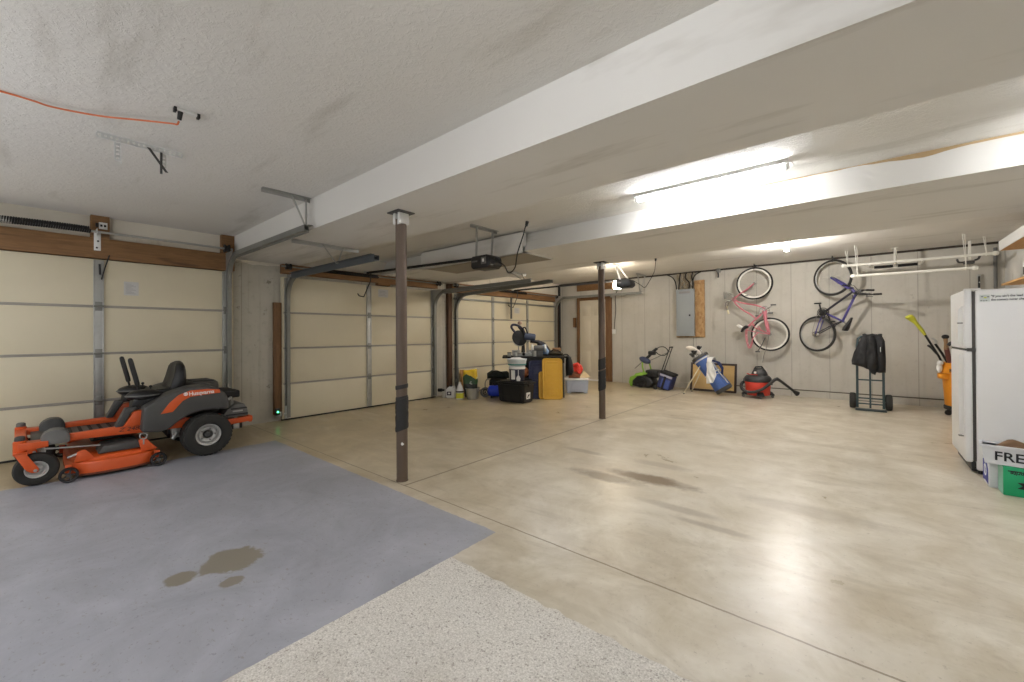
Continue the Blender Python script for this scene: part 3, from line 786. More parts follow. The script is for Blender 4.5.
# door openers
def opener(label, x0, x1, y, ztop, zceil, ray0, leg_top, group, lit):
    t = thing('door_opener', label, 'door opener', ((x0+x1)/2, y, ztop-0.1), group)
    zb = ztop-0.165; w = 0.115
    b = B(); b.prism([(x0, zb+0.03), (x0+0.03, zb), (x1-0.05, zb), (x1, zb+0.04), (x1-0.015, ztop-0.03), (x1-0.06, ztop), (x0+0.02, ztop), (x0, ztop-0.03)], 'xz', y-w, y+w, 0.012)
    part(t, 'motor_housing', b, M_BLACK)
    b = B(); b.box(x0+0.02, x0+0.12, y-w-0.004, y-w+0.004, zb+0.085, zb+0.105, 0.001)
    part(t, 'badge', b, M_MGREY)
    if lit:
        b = B(); b.prism([(x0-0.065, zb+0.02), (x0-0.05, zb-0.005), (x0+0.005, zb-0.005), (x0+0.005, ztop-0.01), (x0-0.045, ztop-0.02)], 'xz', y-w+0.01, y+w-0.01, 0.008); part(t, 'light_lens', b, M_OPLENS)
    else:
        b = B(); b.box(x1-0.155, x1-0.07, y-w-0.006, y-w+0.004, zb+0.05, zb+0.135, 0.004); part(t, 'side_panel', b, M_MGREY)
        b = B(); b.box(x1-0.13, x1-0.10, y-w-0.009, y-w-0.003, zb+0.075, zb+0.115, 0.002); part(t, 'button_label', b, M_WHITE)
    b = B(); b.loft([[(x, y+dy, z+dz) for dy, dz in ((-.016, -.016), (.016, -.016), (.016, .016), (-.016, .016))] for x, z in ((-6.50, ray0), (x0+0.03, ztop-0.01))])
    part(t, 'rail', b, M_BLACKM)
    ya, yb_, xt = leg_top
    b = B(); b.box(xt-0.018, xt+0.018, ya, yb_, zceil-0.006, zceil-0.001); b.box(xt-0.018, xt-0.014, ya, yb_, zceil-0.036, zceil-0.004)
    part(t, 'ceiling_angle', b, M_GALVL if lit else M_GALV)
    for yy, xb in ((ya+0.10, x0+0.08), (yb_-0.10, x1-0.12)):
        b = B(); yt = max(y-w+0.02, min(y+w-0.02, yy))
        b.loft([[(xt+p[0], yy+p[1], zceil-0.008) for p in ((-.016, -.003), (.016, -.003), (.016, .003), (-.016, .003))], [(xb+p[0], yt+p[1], ztop-0.008) for p in ((-.016, -.003), (.016, -.003), (.016, .003), (-.016, .003))]])
        part(t, 'hanger_leg', b, M_GALVL if lit else M_GALV)
    # arm and trolley at the door end
    yd = y
    b = B(); b.tube([(-6.42, yd+0.02, ray0-0.02), (-6.40, yd+0.0, ray0-0.15), (-6.46, yd-0.09, ray0-0.42), (-6.54, yd-0.13, ray0-0.40), (-6.585, yd-0.13, ray0-0.36)], 0.010, 8)
    part(t, 'door_arm', b, M_BLACK)
    part(t, 'header_bracket', B().box(-6.56, -6.50, yd-0.03, yd+0.03, ray0-0.03, ray0+0.03, 0.003), M_GALVL)
    return t
opener('black door opener hung under the soffit before the middle overhead door', -3.82, -3.48, 3.80, 2.265, 2.60, 2.34, (3.46, 3.94, -3.58), 'door openers', False)
opener('black door opener with glowing lamp before the third overhead door', -3.76, -3.44, 7.74, 2.345, 2.69, 2.34, (7.58, 7.90, -3.80), 'door openers', True)
# supply cords of the openers
pts = catmull([(-2.42, 3.08, 2.338), (-2.43, 3.06, 2.28), (-2.45, 3.05, 2.20), (-2.56, 3.10, 2.06), (-2.66, 3.18, 1.94), (-2.85, 3.30, 1.92), (-3.10, 3.5, 2.06), (-3.50, 3.72, 2.22)], 8)
t = thing('opener_cord', 'dark power cord looping from the soffit to the middle door opener', 'cord', (-2.42, 3.08, 2.34))
part(t, 'cable', B().tube(pts, 0.006, 8), M_BLACKM)
part(t, 'plug', B().cyl((-2.42, 3.08, 2.339), (-2.425, 3.07, 2.295), 0.018, 0.012, 12), M_BLACK)
t = thing('opener_cord', 'dark power cord dropping from the ceiling to the lamp-lit door opener', 'cord', (-2.98, 7.73, 2.69))
pts = catmull([(-2.98, 7.73, 2.685), (-2.99, 7.73, 2.55), (-3.02, 7.73, 2.42), (-3.16, 7.74, 2.20), (-3.22, 7.74, 2.16), (-3.30, 7.74, 2.22), (-3.45, 7.74, 2.32)], 8)
part(t, 'cable', B().tube(pts, 0.006, 8), M_BLACKM)
part(t, 'plug', B().cyl((-2.98, 7.73, 2.689), (-2.985, 7.73, 2.64), 0.022, 0.014, 12), M_BLACK)
# release handle stick hanging from the third opener rail
single('hanging_rod', 'dark rod hanging from the header before the third overhead door', 'rod', B().box(-6.47, -6.45, 7.55, 7.60, 1.64, 2.16, 0.004), M_DGREY)

# photo-eye
t = thing('photo_eye', 'black door sensor with green light low on the lumber jamb', 'sensor', (-6.56, 2.38, 0.15))
part(t, 'housing', B().box(-6.58, -6.52, 2.35, 2.405, 0.10, 0.20, 0.008), M_BLACK)
part(t, 'indicator', B().sphere((-6.517, 2.375, 0.152), 0.011), mat('green_indicator', (120, 255, 190), 0.3, var=0, emit=(6.0, (60, 255, 150))))
part(t, 'bracket', B().box(-6.585, -6.575, 2.37, 2.45, 0.07, 0.14, 0.002), M_GALV)
# bottom bracket and cable sheave on the middle door corner
t = thing('corner_bracket', 'steel bottom bracket with roller at the foot of the middle door', 'bracket', (-6.58, 2.52, 0.03))
b = B(); b.box(-6.575, -6.565, 2.49, 2.57, 0.03, 0.22, 0.002); part(t, 'plate', b, M_GALVL)
part(t, 'roller', B().cyl((-6.55, 2.47, 0.10), (-6.55, 2.51, 0.10), 0.022, n=14), M_WHITE)
part(t, 'pin', B().cyl((-6.56, 2.53, 0.16), (-6.535, 2.53, 0.16), 0.010, n=10).cyl((-6.56, 2.53, 0.06), (-6.535, 2.53, 0.06), 0.012, n=10), M_BLACK)

# drain pipe in the corner
t = thing('drain_pipe', 'black vertical pipe in the corner beside the third overhead door', 'pipe', (-6.60, 9.86, 0))
part(t, 'pipe', B().lathe([(0, 0.74), (0.036, 0.74), (0.036, 2.64), (0, 2.64)], (-6.60, 9.86, 0), n=18), M_BLACKM)
part(t, 'coupling', B().lathe([(0.036, 0.74), (0.05, 0.75), (0.05, 0.90), (0.036, 0.92)], (-6.60, 9.86, 0), n=18), M_BLACKM)
b = B(); b.tube([(-6.60, 9.86, 0.80), (-6.60, 9.86, 0.72), (-6.60, 9.90, 0.66), (-6.60, 9.96, 0.66)], 0.036, 14); part(t, 'elbow', b, M_BLACKM)

# switch box and cord by the entry door
t = thing('switch_box', 'white switch box with drooping cord beside the entry door lumber', 'switch', (-4.98, 9.99, 1.30))
part(t, 'cover', B().box(-5.02, -4.93, 9.965, 9.998, 1.26, 1.38, 0.006), M_WHITE)
part(t, 'toggle', B().box(-4.983, -4.967, 9.955, 9.967, 1.31, 1.335, 0.002), M_WHITE)
part(t, 'cord', B().tube(catmull([(-4.97, 9.985, 1.38), (-4.95, 9.985, 1.6), (-4.92, 9.985, 1.9), (-4.93, 9.985, 2.2), (-4.86, 9.985, 2.45)], 6), 0.008, 8), M_BLACKM)

# ================================================================== RIDING MOWER
mx = -5.86     # its centre line; it faces the camera side along the door
t = thing('riding_mower', 'orange and charcoal zero-turn riding mower parked along the overhead door', 'lawn mower', (mx, 0.6, 0))
MW = t
def tyre(b, c, ax, rad, w, rim):
    """rounded pneumatic tyre section"""
    pr = [(rim, -w*0.36), (rim+0.012, -w*0.46), (rad*0.80, -w*0.5), (rad*0.93, -w*0.45), (rad*0.985, -w*0.30), (rad, -w*0.12), (rad, w*0.12), (rad*0.985, w*0.30), (rad*0.93, w*0.45), (rad*0.80, w*0.5), (rim+0.012, w*0.46), (rim, w*0.36)]
    b.lathe(pr, c, ax, 40, closed=True)
# drive wheels
for sx in (1, -1):
    c = (mx+sx*0.475, 1.25, 0.222)
    b = B(); tyre(b, c, (sx, 0, 0), 0.222, 0.215, 0.112)
    for k in range(30):   # turf tread lugs
        for row in (-0.062, -0.021, 0.021, 0.062):
            a = 2*PI*(k+(0.5 if row in (-0.021, 0.062) else 0))/30
            m = Matrix.Translation(Vector(c)+Vector((row, 0, 0))) @ Matrix.Rotation(a, 4, 'X') @ Matrix.Translation((0, 0, 0.218-0.10*abs(row)))
            b.box(-0.016, 0.016, -0.014, 0.014, 0, 0.007, mtx=m)
    w = part(t, 'rear_wheel', b, M_RUBBER)
    b = B(); b.lathe([(0.045, 0.028), (0.050, 0.045), (0.075, 0.052), (0.090, 0.040), (0.098, 0.075), (0.114, 0.080), (0.118, 0.070), (0.112, 0.060), (0.110, -0.06), (0.0, -0.06), (0, 0.028)], c, (sx, 0, 0), 32)
    part(w, 'rim', b, M_RIM)
    part(w, 'hub', B().lathe([(0, 0.062), (0.026, 0.060), (0.034, 0.045), (0.036, 0.02), (0, 0.02)], c, (sx, 0, 0), 20), M_DGREY)
    b = B()
    for k in range(5):
        a = 2*PI*k/5; p = Vector(c)+Vector((sx*0.046, 0.063*math.cos(a), 0.063*math.sin(a))); b.cyl(p, p+Vector((sx*0.014, 0, 0)), 0.008, n=6)
    part(w, 'lug_nuts', b, M_GALVD)
# caster wheels with their forks
for sx, dy in ((1, 0), (-1, 0.0)):
    cx = mx+sx*0.43; c = (cx, 0.052, 0.137)
    b = B(); tyre(b, c, (1, 0, 0), 0.137, 0.105, 0.066); w = part(t, 'caster_wheel', b, M_RUBBER)
    part(w, 'rim', B().lathe([(0.018, 0.045), (0.03, 0.04), (0.040, 0.020), (0.058, 0.030), (0.062, 0.046), (0.071, 0.048), (0.070, 0.04), (0.066, 0.03), (0.066, -0.03), (0.070, -0.04), (0.071, -0.048), (0.062, -0.046), (0.058, -0.03), (0.040, -0.02), (0.03, -0.04), (0.018, -0.045)], c, (1, 0, 0), 28), M_RIM)
    b = B()
    for s2 in (1, -1):   # fork blades slope back to the axle
        b.prism([(-0.075, 0.295), (-0.01, 0.295), (0.065, 0.150), (0.062, 0.118), (0.025, 0.118), (-0.005, 0.145)], 'yz', cx+s2*0.062, cx+s2*0.072, 0.002)
    b.box(cx-0.072, cx+0.072, -0.075, 0.0, 0.287, 0.30, 0.002)
    f = part(t, 'caster_fork', b, M_ORANGE)
    part(f, 'axle_bolt', B().cyl((cx-0.082, 0.045, 0.137), (cx+0.082, 0.045, 0.137), 0.012, n=10), M_GALV)
    b = B(); b.lathe([(0.036, 0.27), (0.040, 0.275), (0.040, 0.385), (0.030, 0.395), (0, 0.395)], (cx, -0.04, 0), n=20); part(f, 'pivot_tube', b, M_ORANGE)
    part(f, 'pivot_cap', B().lathe([(0.030, 0.392), (0.033, 0.398), (0.03, 0.425), (0.018, 0.432), (0, 0.432)], (cx, -0.04, 0), n=18), M_DGREY if sx > 0 else M_MGREY)
# main frame: front beam and two side rails
b = B(); b.box(mx-0.43, mx+0.43, -0.07, -0.005, 0.305, 0.372, 0.006)
for sx in (1, -1):
    b.prism([(-0.05, 0.31), (0.12, 0.318), (0.12, 0.368), (-0.05, 0.375)], 'yz', mx+sx*0.345, mx+sx*0.475, 0.005)
part(t, 'front_beam', b, M_ORANGE)
for sx in (1, -1):
    b = B(); b.prism([(0.10, 0.33), (0.20, 0.335), (0.45, 0.328), (0.74, 0.315), (1.40, 0.30), (1.40, 0.40), (0.74, 0.408), (0.45, 0.400), (0.20, 0.392), (0.10, 0.37)], 'yz', mx+sx*0.34, mx+sx*0.40, 0.006)
    part(t, 'frame_rail', b, M_ORANGE)
text(t, 'Z 248', 0.052, M_BLACK, (mx+0.401, 0.57, 0.352), (0, 1, 0), (0, 0, 1), shear=0.25, sx=1.15)
# footrest humps and floor pan
for sx in (1, -1):
    b = B(); b.loft([[(mx+sx*0.37+wx*sg*0.5, y, z) for wx, sg, y, z in ((w_, -1, y_, z0), (w_, 1, y_, z0), (w_*0.86, 1, y_, z1), (w_*0.86, -1, y_, z1))] for y_, w_, z0, z1 in ((0.075, 0.15, 0.33, 0.385), (0.095, 0.18, 0.33, 0.425), (0.14, 0.19, 0.33, 0.452), (0.20, 0.19, 0.33, 0.452), (0.235, 0.18, 0.33, 0.43), (0.25, 0.16, 0.33, 0.395))])
    bmesh.ops.bevel(b.bm, geom=b.bm.edges[:], offset=0.008, segments=2, affect='EDGES')
    part(t, 'foot_rest', b, M_MGREY if sx > 0 else M_DGREY)
b = B(); b.box(mx-0.345, mx+0.345, 0.02, 0.72, 0.325, 0.345, 0.004)
part(t, 'floor_pan', b, M_DGREY)
b = B()
for k in range(8): b.box(mx-0.29, mx+0.29, 0.12+0.07*k, 0.145+0.07*k, 0.345, 0.351, 0.002)
part(t, 'foot_mat', b, M_BLACKM)
# raised orange dash panels ahead of the fenders
for sx in (1, -1):
    b = B(); b.prism([(0.60, 0.395), (0.66, 0.50), (0.68, 0.535), (0.775, 0.545), (0.775, 0.395)], 'yz', mx+sx*0.33, mx+sx*0.425, 0.008)
    part(t, 'dash_panel', b, M_ORANGE)
    b = B(); b.prism([(0.545, 0.40), (0.62, 0.57), (0.70, 0.575), (0.66, 0.52), (0.60, 0.40)], 'yz', mx+sx*0.30, mx+sx*0.41, 0.006)
    part(t, 'dash_edge', b, M_DGREY)
# charcoal fenders with orange stripe
FP = [(0.72, 0.335), (0.725, 0.45), (0.735, 0.575), (0.78, 0.60), (0.87, 0.655), (0.98, 0.705), (1.10, 0.74), (1.24, 0.742), (1.35, 0.705), (1.42, 0.63), (1.455, 0.53), (1.45, 0.465), (1.40, 0.475), (1.32, 0.478), (1.20, 0.480), (1.12, 0.463), (1.04, 0.425), (0.98, 0.38), (0.93, 0.335), (0.86, 0.315)]
for sx in (1, -1):
    b = B(); xo = mx+sx*0.535; xi = mx+sx*0.26
    b.prism(FP, 'yz', min(xo, xi), max(xo, xi), 0.022, 3)
    f = part(t, 'fender', b, M_DGREY)
    b = B(); xs = xo+sx*0.003
    b.prism([(0.86, 0.495), (0.955, 0.505), (1.035, 0.605), (1.10, 0.640), (1.36, 0.655), (1.355, 0.690), (1.25, 0.706), (1.10, 0.706), (1.00, 0.668), (0.93, 0.60)], 'yz', min(xs-sx*0.006, xs), max(xs-sx*0.006, xs), 0.001)
    part(f, 'orange_stripe', b, M_ORANGE)
    if sx > 0:
        text(f, 'Husqvarna', 0.055, M_LETTERW, (xs+0.001, 1.085, 0.652), (0, 1, 0.035), (0, -0.035, 1), sx=0.93, bold=0.0012)
        b = B(); b.torus((xs+0.001, 1.06, 0.672), (1, 0, 0), 0.015, 0.0035, 14, 6, 0.001)
        b.box(xs, xs+0.0025, 1.054, 1.066, 0.662, 0.684); part(f, 'crown_emblem', b, M_LETTERW)
# belly, seat pan, engine deck
b = B(); b.prism([(0.70, 0.40), (0.74, 0.56), (0.92, 0.63), (1.30, 0.64), (1.42, 0.58), (1.42, 0.42), (1.0, 0.38)], 'yz', mx-0.29, mx+0.29, 0.02)
part(t, 'body_shell', b, M_BLACKM)
b = B(); b.prism([(0.95, 0.22), (1.45, 0.22), (1.52, 0.34), (1.40, 0.40), (0.95, 0.36)], 'yz', mx-0.28, mx+0.28, 0.02)
part(t, 'transmission', b, M_BLACK)
b = B()
b.tube([(mx+0.32, 1.03, 0.25), (mx+0.32, 1.00, 0.20), (mx+0.27, 1.00, 0.20)], 0.022, 10); b.box(mx+0.25, mx+0.33, 0.98, 1.06, 0.20, 0.33, 0.01)
part(t, 'fuel_valve', b, M_GALV)
part(t, 'reflector', B().box(mx+0.40, mx+0.415, 0.99, 1.08, 0.395, 0.425, 0.003), mat('red_reflector', (170, 40, 30), 0.3))
# control pods with the lap levers
for sx in (1, -1):
    b = B(); b.sphere((mx+sx*0.30, 0.765, 0.675), 1.0, (0.11, 0.135, 0.06), 24, 14)
    b.prism([(0.66, 0.56), (0.68, 0.665), (0.86, 0.655), (0.84, 0.56)], 'yz', mx+sx*0.30-0.075, mx+sx*0.30+0.075, 0.02)
    p = part(t, 'control_pod', b, M_BLACK)
    part(p, 'rim', B().torus((mx+sx*0.30, 0.745, 0.682), (0, 0, 1), 1.0, 0.012, 28, 6) if False else B().tube([(mx+sx*0.30+0.112*math.cos(2*PI*k/28), 0.765+0.138*math.sin(2*PI*k/28), 0.676) for k in range(28)], 0.007, 6, closed=True), M_MGREY)
    b = B(); b.cyl((mx+sx*0.22, 0.83, 0.71), (mx+sx*0.22, 0.83, 0.745), 0.006, n=8).sphere((mx+sx*0.22, 0.83, 0.75), 0.014); part(p, 'key_knob', b, M_BLACK)
    lx = mx+sx*0.285
    b = B(); b.tube(catmull([(lx, 0.745, 0.60), (lx, 0.735, 0.70), (lx, 0.715, 0.80), (lx, 0.69, 0.92), (lx, 0.675, 0.98)], 4), 0.010, 10)
    lv = part(t, 'steering_lever', b, M_BLACKM)
    b = B(); pp = catmull([(lx, 0.722, 0.775), (lx, 0.705, 0.86), (lx, 0.685, 0.95), (lx, 0.667, 1.035)], 5)
    b.tube(pp, [0.017]+[0.021]*(len(pp)-2)+[0.019], 14); b.sphere(pp[-1], 0.019)
    part(lv, 'foam_grip', b, M_BLACK)
# seat
b = B()
rings = []
for y, w, z0, z1 in ((0.83, 0.36, 0.655, 0.685), (0.85, 0.42, 0.650, 0.705), (0.92, 0.46, 0.645, 0.715), (1.00, 0.46, 0.645, 0.712), (1.08, 0.45, 0.645, 0.730), (1.12, 0.42, 0.65, 0.745)):
    rings.append([(mx+a*w/2, y, z0+(z1-z0)*h) for a, h in ((-0.96, 0), (0.96, 0), (1, 0.35), (1, 0.75), (0.9, 1.0), (0.6, 0.92), (0, 0.86), (-0.6, 0.92), (-0.9, 1.0), (-1, 0.75), (-1, 0.35))])
b.loft(rings); s = part(t, 'seat_cushion', b, M_BLACK, 60)
b = B(); rings = []
for z, w, y0, th in ((0.65, 0.40, 0.985, 0.13), (0.70, 0.45, 0.99, 0.15), (0.77, 0.47, 1.01, 0.135), (0.84, 0.47, 1.03, 0.115), (0.90, 0.45, 1.042, 0.10), (0.95, 0.40, 1.05, 0.085), (0.98, 0.32, 1.06, 0.065), (0.995, 0.20, 1.075, 0.035)):
    rings.append([(mx+a*w/2, y0+th*h, z-0.02*a*a) for a, h in ((-1, 0.2), (-0.85, -0.08), (-0.45, 0.10), (0, 0.16), (0.45, 0.10), (0.85, -0.08), (1, 0.2), (1, 0.65), (0.7, 0.95), (0.35, 1.03), (0, 1.06), (-0.35, 1.03), (-0.7, 0.95), (-1, 0.65))])
b.loft(rings); part(t, 'seat_back', b, M_BLACK, 60)
b = B(); b.box(mx-0.17, mx+0.17, 0.88, 1.10, 0.60, 0.655, 0.01); part(t, 'seat_mount', b, M_BLACKM)
# engine, shroud, muffler
b = B(); b.loft([[(mx+0.23*math.cos(2*PI*k/20)*s_, 1.30+dy+0.17*math.sin(2*PI*k/20)*s_, z) for k in range(20)] for z, s_, dy in ((0.64, 1.0, 0), (0.70, 1.0, 0), (0.735, 0.95, 0), (0.755, 0.8, 0), (0.760, 0.4, 0))])
part(t, 'engine_shroud', b, M_DGREY)
b = B()
for k in range(5): b.box(mx-0.16+0.07*k, mx-0.13+0.07*k, 1.20, 1.40, 0.757, 0.768, 0.004)
part(t, 'shroud_louvre', b, M_BLACK)
b = B(); b.box(mx-0.24, mx+0.24, 1.360, 1.635, 0.545, 0.630, 0.018); part(t, 'air_filter_cover', b, M_BLACKM)
b = B(); b.box(mx-0.20, mx+0.20, 1.394, 1.584, 0.42, 0.55, 0.02)
for k in range(7): b.box(mx+0.195, mx+0.225, 1.412+0.021*k, 1.423+0.021*k, 0.44, 0.54, 0.002)
part(t, 'engine_block', b, M_GALVD)
b = B(); b.tube([(mx+0.2, 1.446, 0.52), (mx+0.26, 1.472, 0.50), (mx+0.26, 1.515, 0.54), (mx+0.22, 1.549, 0.56)], 0.014, 10); b.sphere((mx+0.25, 1.489, 0.50), 0.022)
part(t, 'spark_plug_lead', b, M_RIM)
b = B(); b.prism([(1.420, 0.32), (1.498, 0.42), (1.584, 0.475), (1.670, 0.47), (1.704, 0.40), (1.713, 0.32)], 'yz', mx-0.27, mx+0.27, 0.014)
g = part(t, 'engine_guard', b, M_MGREY)
b = B(); b.box(mx+0.268, mx+0.276, 1.532, 1.694, 0.412, 0.428, 0.002); b.box(mx+0.268, mx+0.276, 1.480, 1.704, 0.345, 0.362, 0.002); part(g, 'vent_slot', b, M_BLACK)
b = B(); b.box(mx+0.268, mx+0.274, 1.549, 1.652, 0.382, 0.398, 0.001); part(g, 'nameplate', b, M_RIM)
b = B(); b.box(mx-0.32, mx+0.32, 1.704, 1.734, 0.250, 0.325, 0.006)
for sx in (1, -1): b.prism([(1.463, 0.250), (1.734, 0.268), (1.734, 0.322), (1.463, 0.316)], 'yz', mx+sx*0.32-0.016, mx+sx*0.32+0.016, 0.004)
part(t, 'rear_bumper', b, M_ORANGE)
b = B(); b.box(mx-0.20, mx+0.26, 1.498, 1.652, 0.18, 0.27, 0.012); m_ = part(t, 'muffler', b, M_BLACK)
part(m_, 'heat_shield', B().box(mx+0.26, mx+0.268, 1.558, 1.618, 0.185, 0.255, 0.003), M_RIM)
# cutting deck
def deck_ring(s_, z, yo=0.0):
    out = []
    for k in range(40):
        a = 2*PI*k/40; ca, sa = math.cos(a), math.sin(a)
        ex = 0.40
        x = 0.575*s_*(abs(ca) ** ex)*(1 if ca > 0 else -1); y = 0.315*s_*(abs(sa) ** 0.62)*(1 if sa > 0 else -1)
        out.append((mx+0.0+x, 0.545+yo+y, z+0.02*(y > 0.1)*0))
    return out
b = B(); b.loft([deck_ring(1.0, 0.035), deck_ring(1.0, 0.125), deck_ring(0.985, 0.142), deck_ring(0.93, 0.150), deck_ring(0.90, 0.172), deck_ring(0.80, 0.188), deck_ring(0.6, 0.192)])
part(t, 'mower_deck', b, M_ORANGE)
b = B(); b.loft([deck_ring(1.008, 0.028), deck_ring(1.008, 0.045)]); part(t, 'deck_skirt', b, mat('worn_orange_edge', (112, 58, 34), 0.7, var=0.3))
b = B(); b.prism([(0.42, 0.185), (0.46, 0.255), (0.70, 0.265), (0.74, 0.19)], 'yz', mx+0.20, mx+0.49, 0.012); part(t, 'belt_cover', b, M_DGREY)
b = B(); b.prism([(0.42, 0.185), (0.46, 0.245), (0.70, 0.25), (0.74, 0.19)], 'yz', mx-0.50, mx-0.20, 0.012); part(t, 'belt_cover', b, M_DGREY)
for sx in (1, -1):
    b = B(); b.prism([(0.27, 0.15), (0.29, 0.24), (0.34, 0.255), (0.38, 0.20), (0.40, 0.16)], 'yz', mx+sx*0.50-0.012, mx+sx*0.50+0.012, 0.003)
    part(t, 'deck_hanger', b, M_ORANGE); b = B()
    b.prism([(0.72, 0.15), (0.70, 0.26), (0.74, 0.29), (0.84, 0.16)], 'yz', mx+sx*0.50-0.012, mx+sx*0.50+0.012, 0.003)
    part(t, 'deck_hanger', b, M_ORANGE)
    b = B(); b.cyl((mx+sx*0.50, 0.32, 0.235), (mx+sx*0.50, 0.23, 0.20), 0.010, n=8)
    b.cyl((mx+sx*0.45, 0.10, 0.30), (mx+sx*0.45, 0.44, 0.262), 0.008, n=8)
    part(t, 'lift_rod', b, M_GALV)
    b = B(); b.torus((mx+sx*0.515, 0.735, 0.30), (1, 0, 0), 0.028, 0.006, 16, 6); b.cyl((mx+sx*0.515, 0.735, 0.27), (mx+sx*0.515, 0.735, 0.22), 0.006, n=8); part(t, 'lift_chain', b, M_GALV)
    for yy, zz_ in ((0.235, 0.067), (0.835, 0.067)):
        c = (mx+sx*0.585, yy, zz_)
        b = B(); b.lathe([(0.044, -0.020), (0.058, -0.022), (0.064, -0.012), (0.064, 0.012), (0.058, 0.022), (0.044, 0.020)], c, (sx, 0, 0), 28, closed=True)
        w = part(t, 'deck_roller', b, M_BLACK)
        b = B(); b.lathe([(0, 0.020), (0.014, 0.020), (0.016, 0.010), (0.016, -0.018), (0, -0.018)], c, (sx, 0, 0), 16)
        for k in range(5):
            a = 2*PI*k/5; p = Vector(c); q = p+Vector((0, 0.046*math.cos(a), 0.046*math.sin(a))); b.cyl(p, q, 0.007, n=6)
        part(w, 'spokes', b, M_DGREY)
        b = B(); b.box(mx+sx*0.515-0.012, mx+sx*0.515+0.012, yy-0.02, yy+0.02, 0.06, 0.14, 0.003); b.cyl((mx+sx*0.50, yy, zz_), (mx+sx*0.59, yy, zz_), 0.007, n=8); part(w, 'roller_bracket', b, M_ORANGE)

# ================================================================== BICYCLES ON THE FAR WALL
M_PINK = mat('bike_pink', (198, 118, 128), 0.35, var=0.05)
M_PURPLE = mat('bike_violet', (72, 66, 128), 0.35, var=0.08)
M_WTYRE = mat('white_wall_rim', (222, 220, 210), 0.55, var=0.04)
M_CHROME = mat('chrome', (190, 190, 190), 0.22, 0.9)
M_ALLOY = mat('spoke_alloy', (168, 168, 164), 0.4, 0.6)
def bike_wheel(root, cx, y, cz, rad, white, wy=0.022):
    b = B(); b.torus((cx, y, cz), (0, 1, 0), rad-0.022, 0.022 if not white else 0.019, 56, 10); w = part(root, 'wheel', b, M_RUBBER if not white else M_BLACKM)
    b = B(); ri = rad-0.05 if white else rad-0.045; wd = 0.021 if white else 0.013; hh = 0.026 if white else 0.010
    b.lathe([(ri-hh/2, -wd*0.7), (ri+hh/2, -wd), (ri+hh/2+0.004, 0), (ri+hh/2, wd), (ri-hh/2, wd*0.7), (ri-hh/2-0.004, 0)], (cx, y, cz), (0, 1, 0), 56, closed=True)
    part(w, 'rim', b, M_WTYRE if white else M_ALLOY)
    b = B()
    for k in range(28):
        a = 2*PI*k/28; h = 0.022*math.cos(a+0.4*(k % 2)); sd = 0.024 if k % 2 else -0.024; a2 = a+(0.9 if (k//2) % 2 else -0.9)
        b.cyl((cx+0.02*math.cos(a2), y+sd, cz+0.02*math.sin(a2)), (cx+ri*math.cos(a), y, cz+ri*math.sin(a)), 0.0013, n=4)
    part(w, 'spokes', b, M_ALLOY)
    part(w, 'hub', B().lathe([(0, -0.05), (0.008, -0.05), (0.008, -0.03), (0.024, -0.028), (0.024, -0.022), (0.014, -0.018), (0.014, 0.018), (0.024, 0.022), (0.024, 0.028), (0.008, 0.03), (0.008, 0.05), (0, 0.05)], (cx, y, cz), (0, 1, 0), 16), M_GALVD)
    return w
def rod(b, p, q, r, n=10): b.cyl(p, q, r, n=n)
def pedal(root, p, mtl=M_BLACK):
    part(root, 'pedal', B().box(p[0]-0.045, p[0]+0.045, p[1]-0.03, p[1]+0.03, p[2]-0.012, p[2]+0.012, 0.006).cyl((p[0], p[1]-0.03, p[2]), (p[0], p[1]+0.05, p[2]), 0.007, n=8), mtl)
def hook(root_label, x, zt, y=9.70):
    t = thing('bike_hook', root_label, 'hook', (x, 9.93, 2.70), 'bicycle hooks')
    part(t, 'screw_plate', B().box(x-0.02, x+0.02, 9.90, 9.93, 2.652, 2.688, 0.003), M_BLACK)
    b = B(); b.tube(catmull([(x, 9.91, 2.67), (x-0.02, 9.80, 2.70), (x, 9.70, 2.685), (x+0.01, 9.665, 2.63), (x, 9.69, zt-0.032), (x-0.005, 9.74, zt-0.040), (x-0.008, 9.775, zt-0.01)], 6), 0.0075, 8)
    part(t, 'hook_arm', b, M_BLACKM)

# ---- pink step-through cruiser, hung by its front wheel
Y = 9.72
t = thing('bicycle', 'pink step-through cruiser bicycle with white rims hung on the concrete wall', 'bicycle', (-1.70, Y, 2.28), 'bicycles hung on the wall')
fh, rh = (-1.695, Y, 2.285), (-1.425, Y, 1.235)
bike_wheel(t, fh[0], Y, fh[2], 0.338, True); bike_wheel(t, rh[0], Y, rh[2], 0.342, True)
hd = Vector((-2.065, Y, 2.005))     # head tube
b = B()
for s in (-0.045, 0.045):
    b.tube(catmull([(fh[0], Y+s, fh[2]), (-1.84, Y+s, 2.165), (-1.99, Y+s*0.9, 2.06), (-2.03, Y, 2.03)], 4), 0.011, 8)
b.cyl((-2.02, Y, 2.04), (-2.12, Y, 1.965), 0.019, n=12); part(t, 'fork', b, M_PINK)
b = B(); b.tube(catmull([(-1.99, Y, 2.075), (-1.93, Y, 2.035), (-1.84, Y, 2.05), (-1.78, Y, 2.08)], 5), 0.008, 8); b.box(-1.86, -1.80, Y-0.03, Y+0.03, 2.03, 2.05, 0.004); part(t, 'brake_arm', b, M_CHROME)
b = B()
b.tube(catmull([(-2.07, Y, 1.985), (-1.98, Y, 1.915), (-1.84, Y, 1.875), (-1.66, Y, 1.83), (-1.50, Y, 1.755)], 6), 0.0165, 12)      # upper sweep
b.tube(catmull([(-2.09, Y, 1.965), (-2.02, Y, 1.86), (-1.90, Y, 1.74), (-1.77, Y, 1.65), (-1.66, Y, 1.545)], 6), 0.0165, 12)      # lower sweep
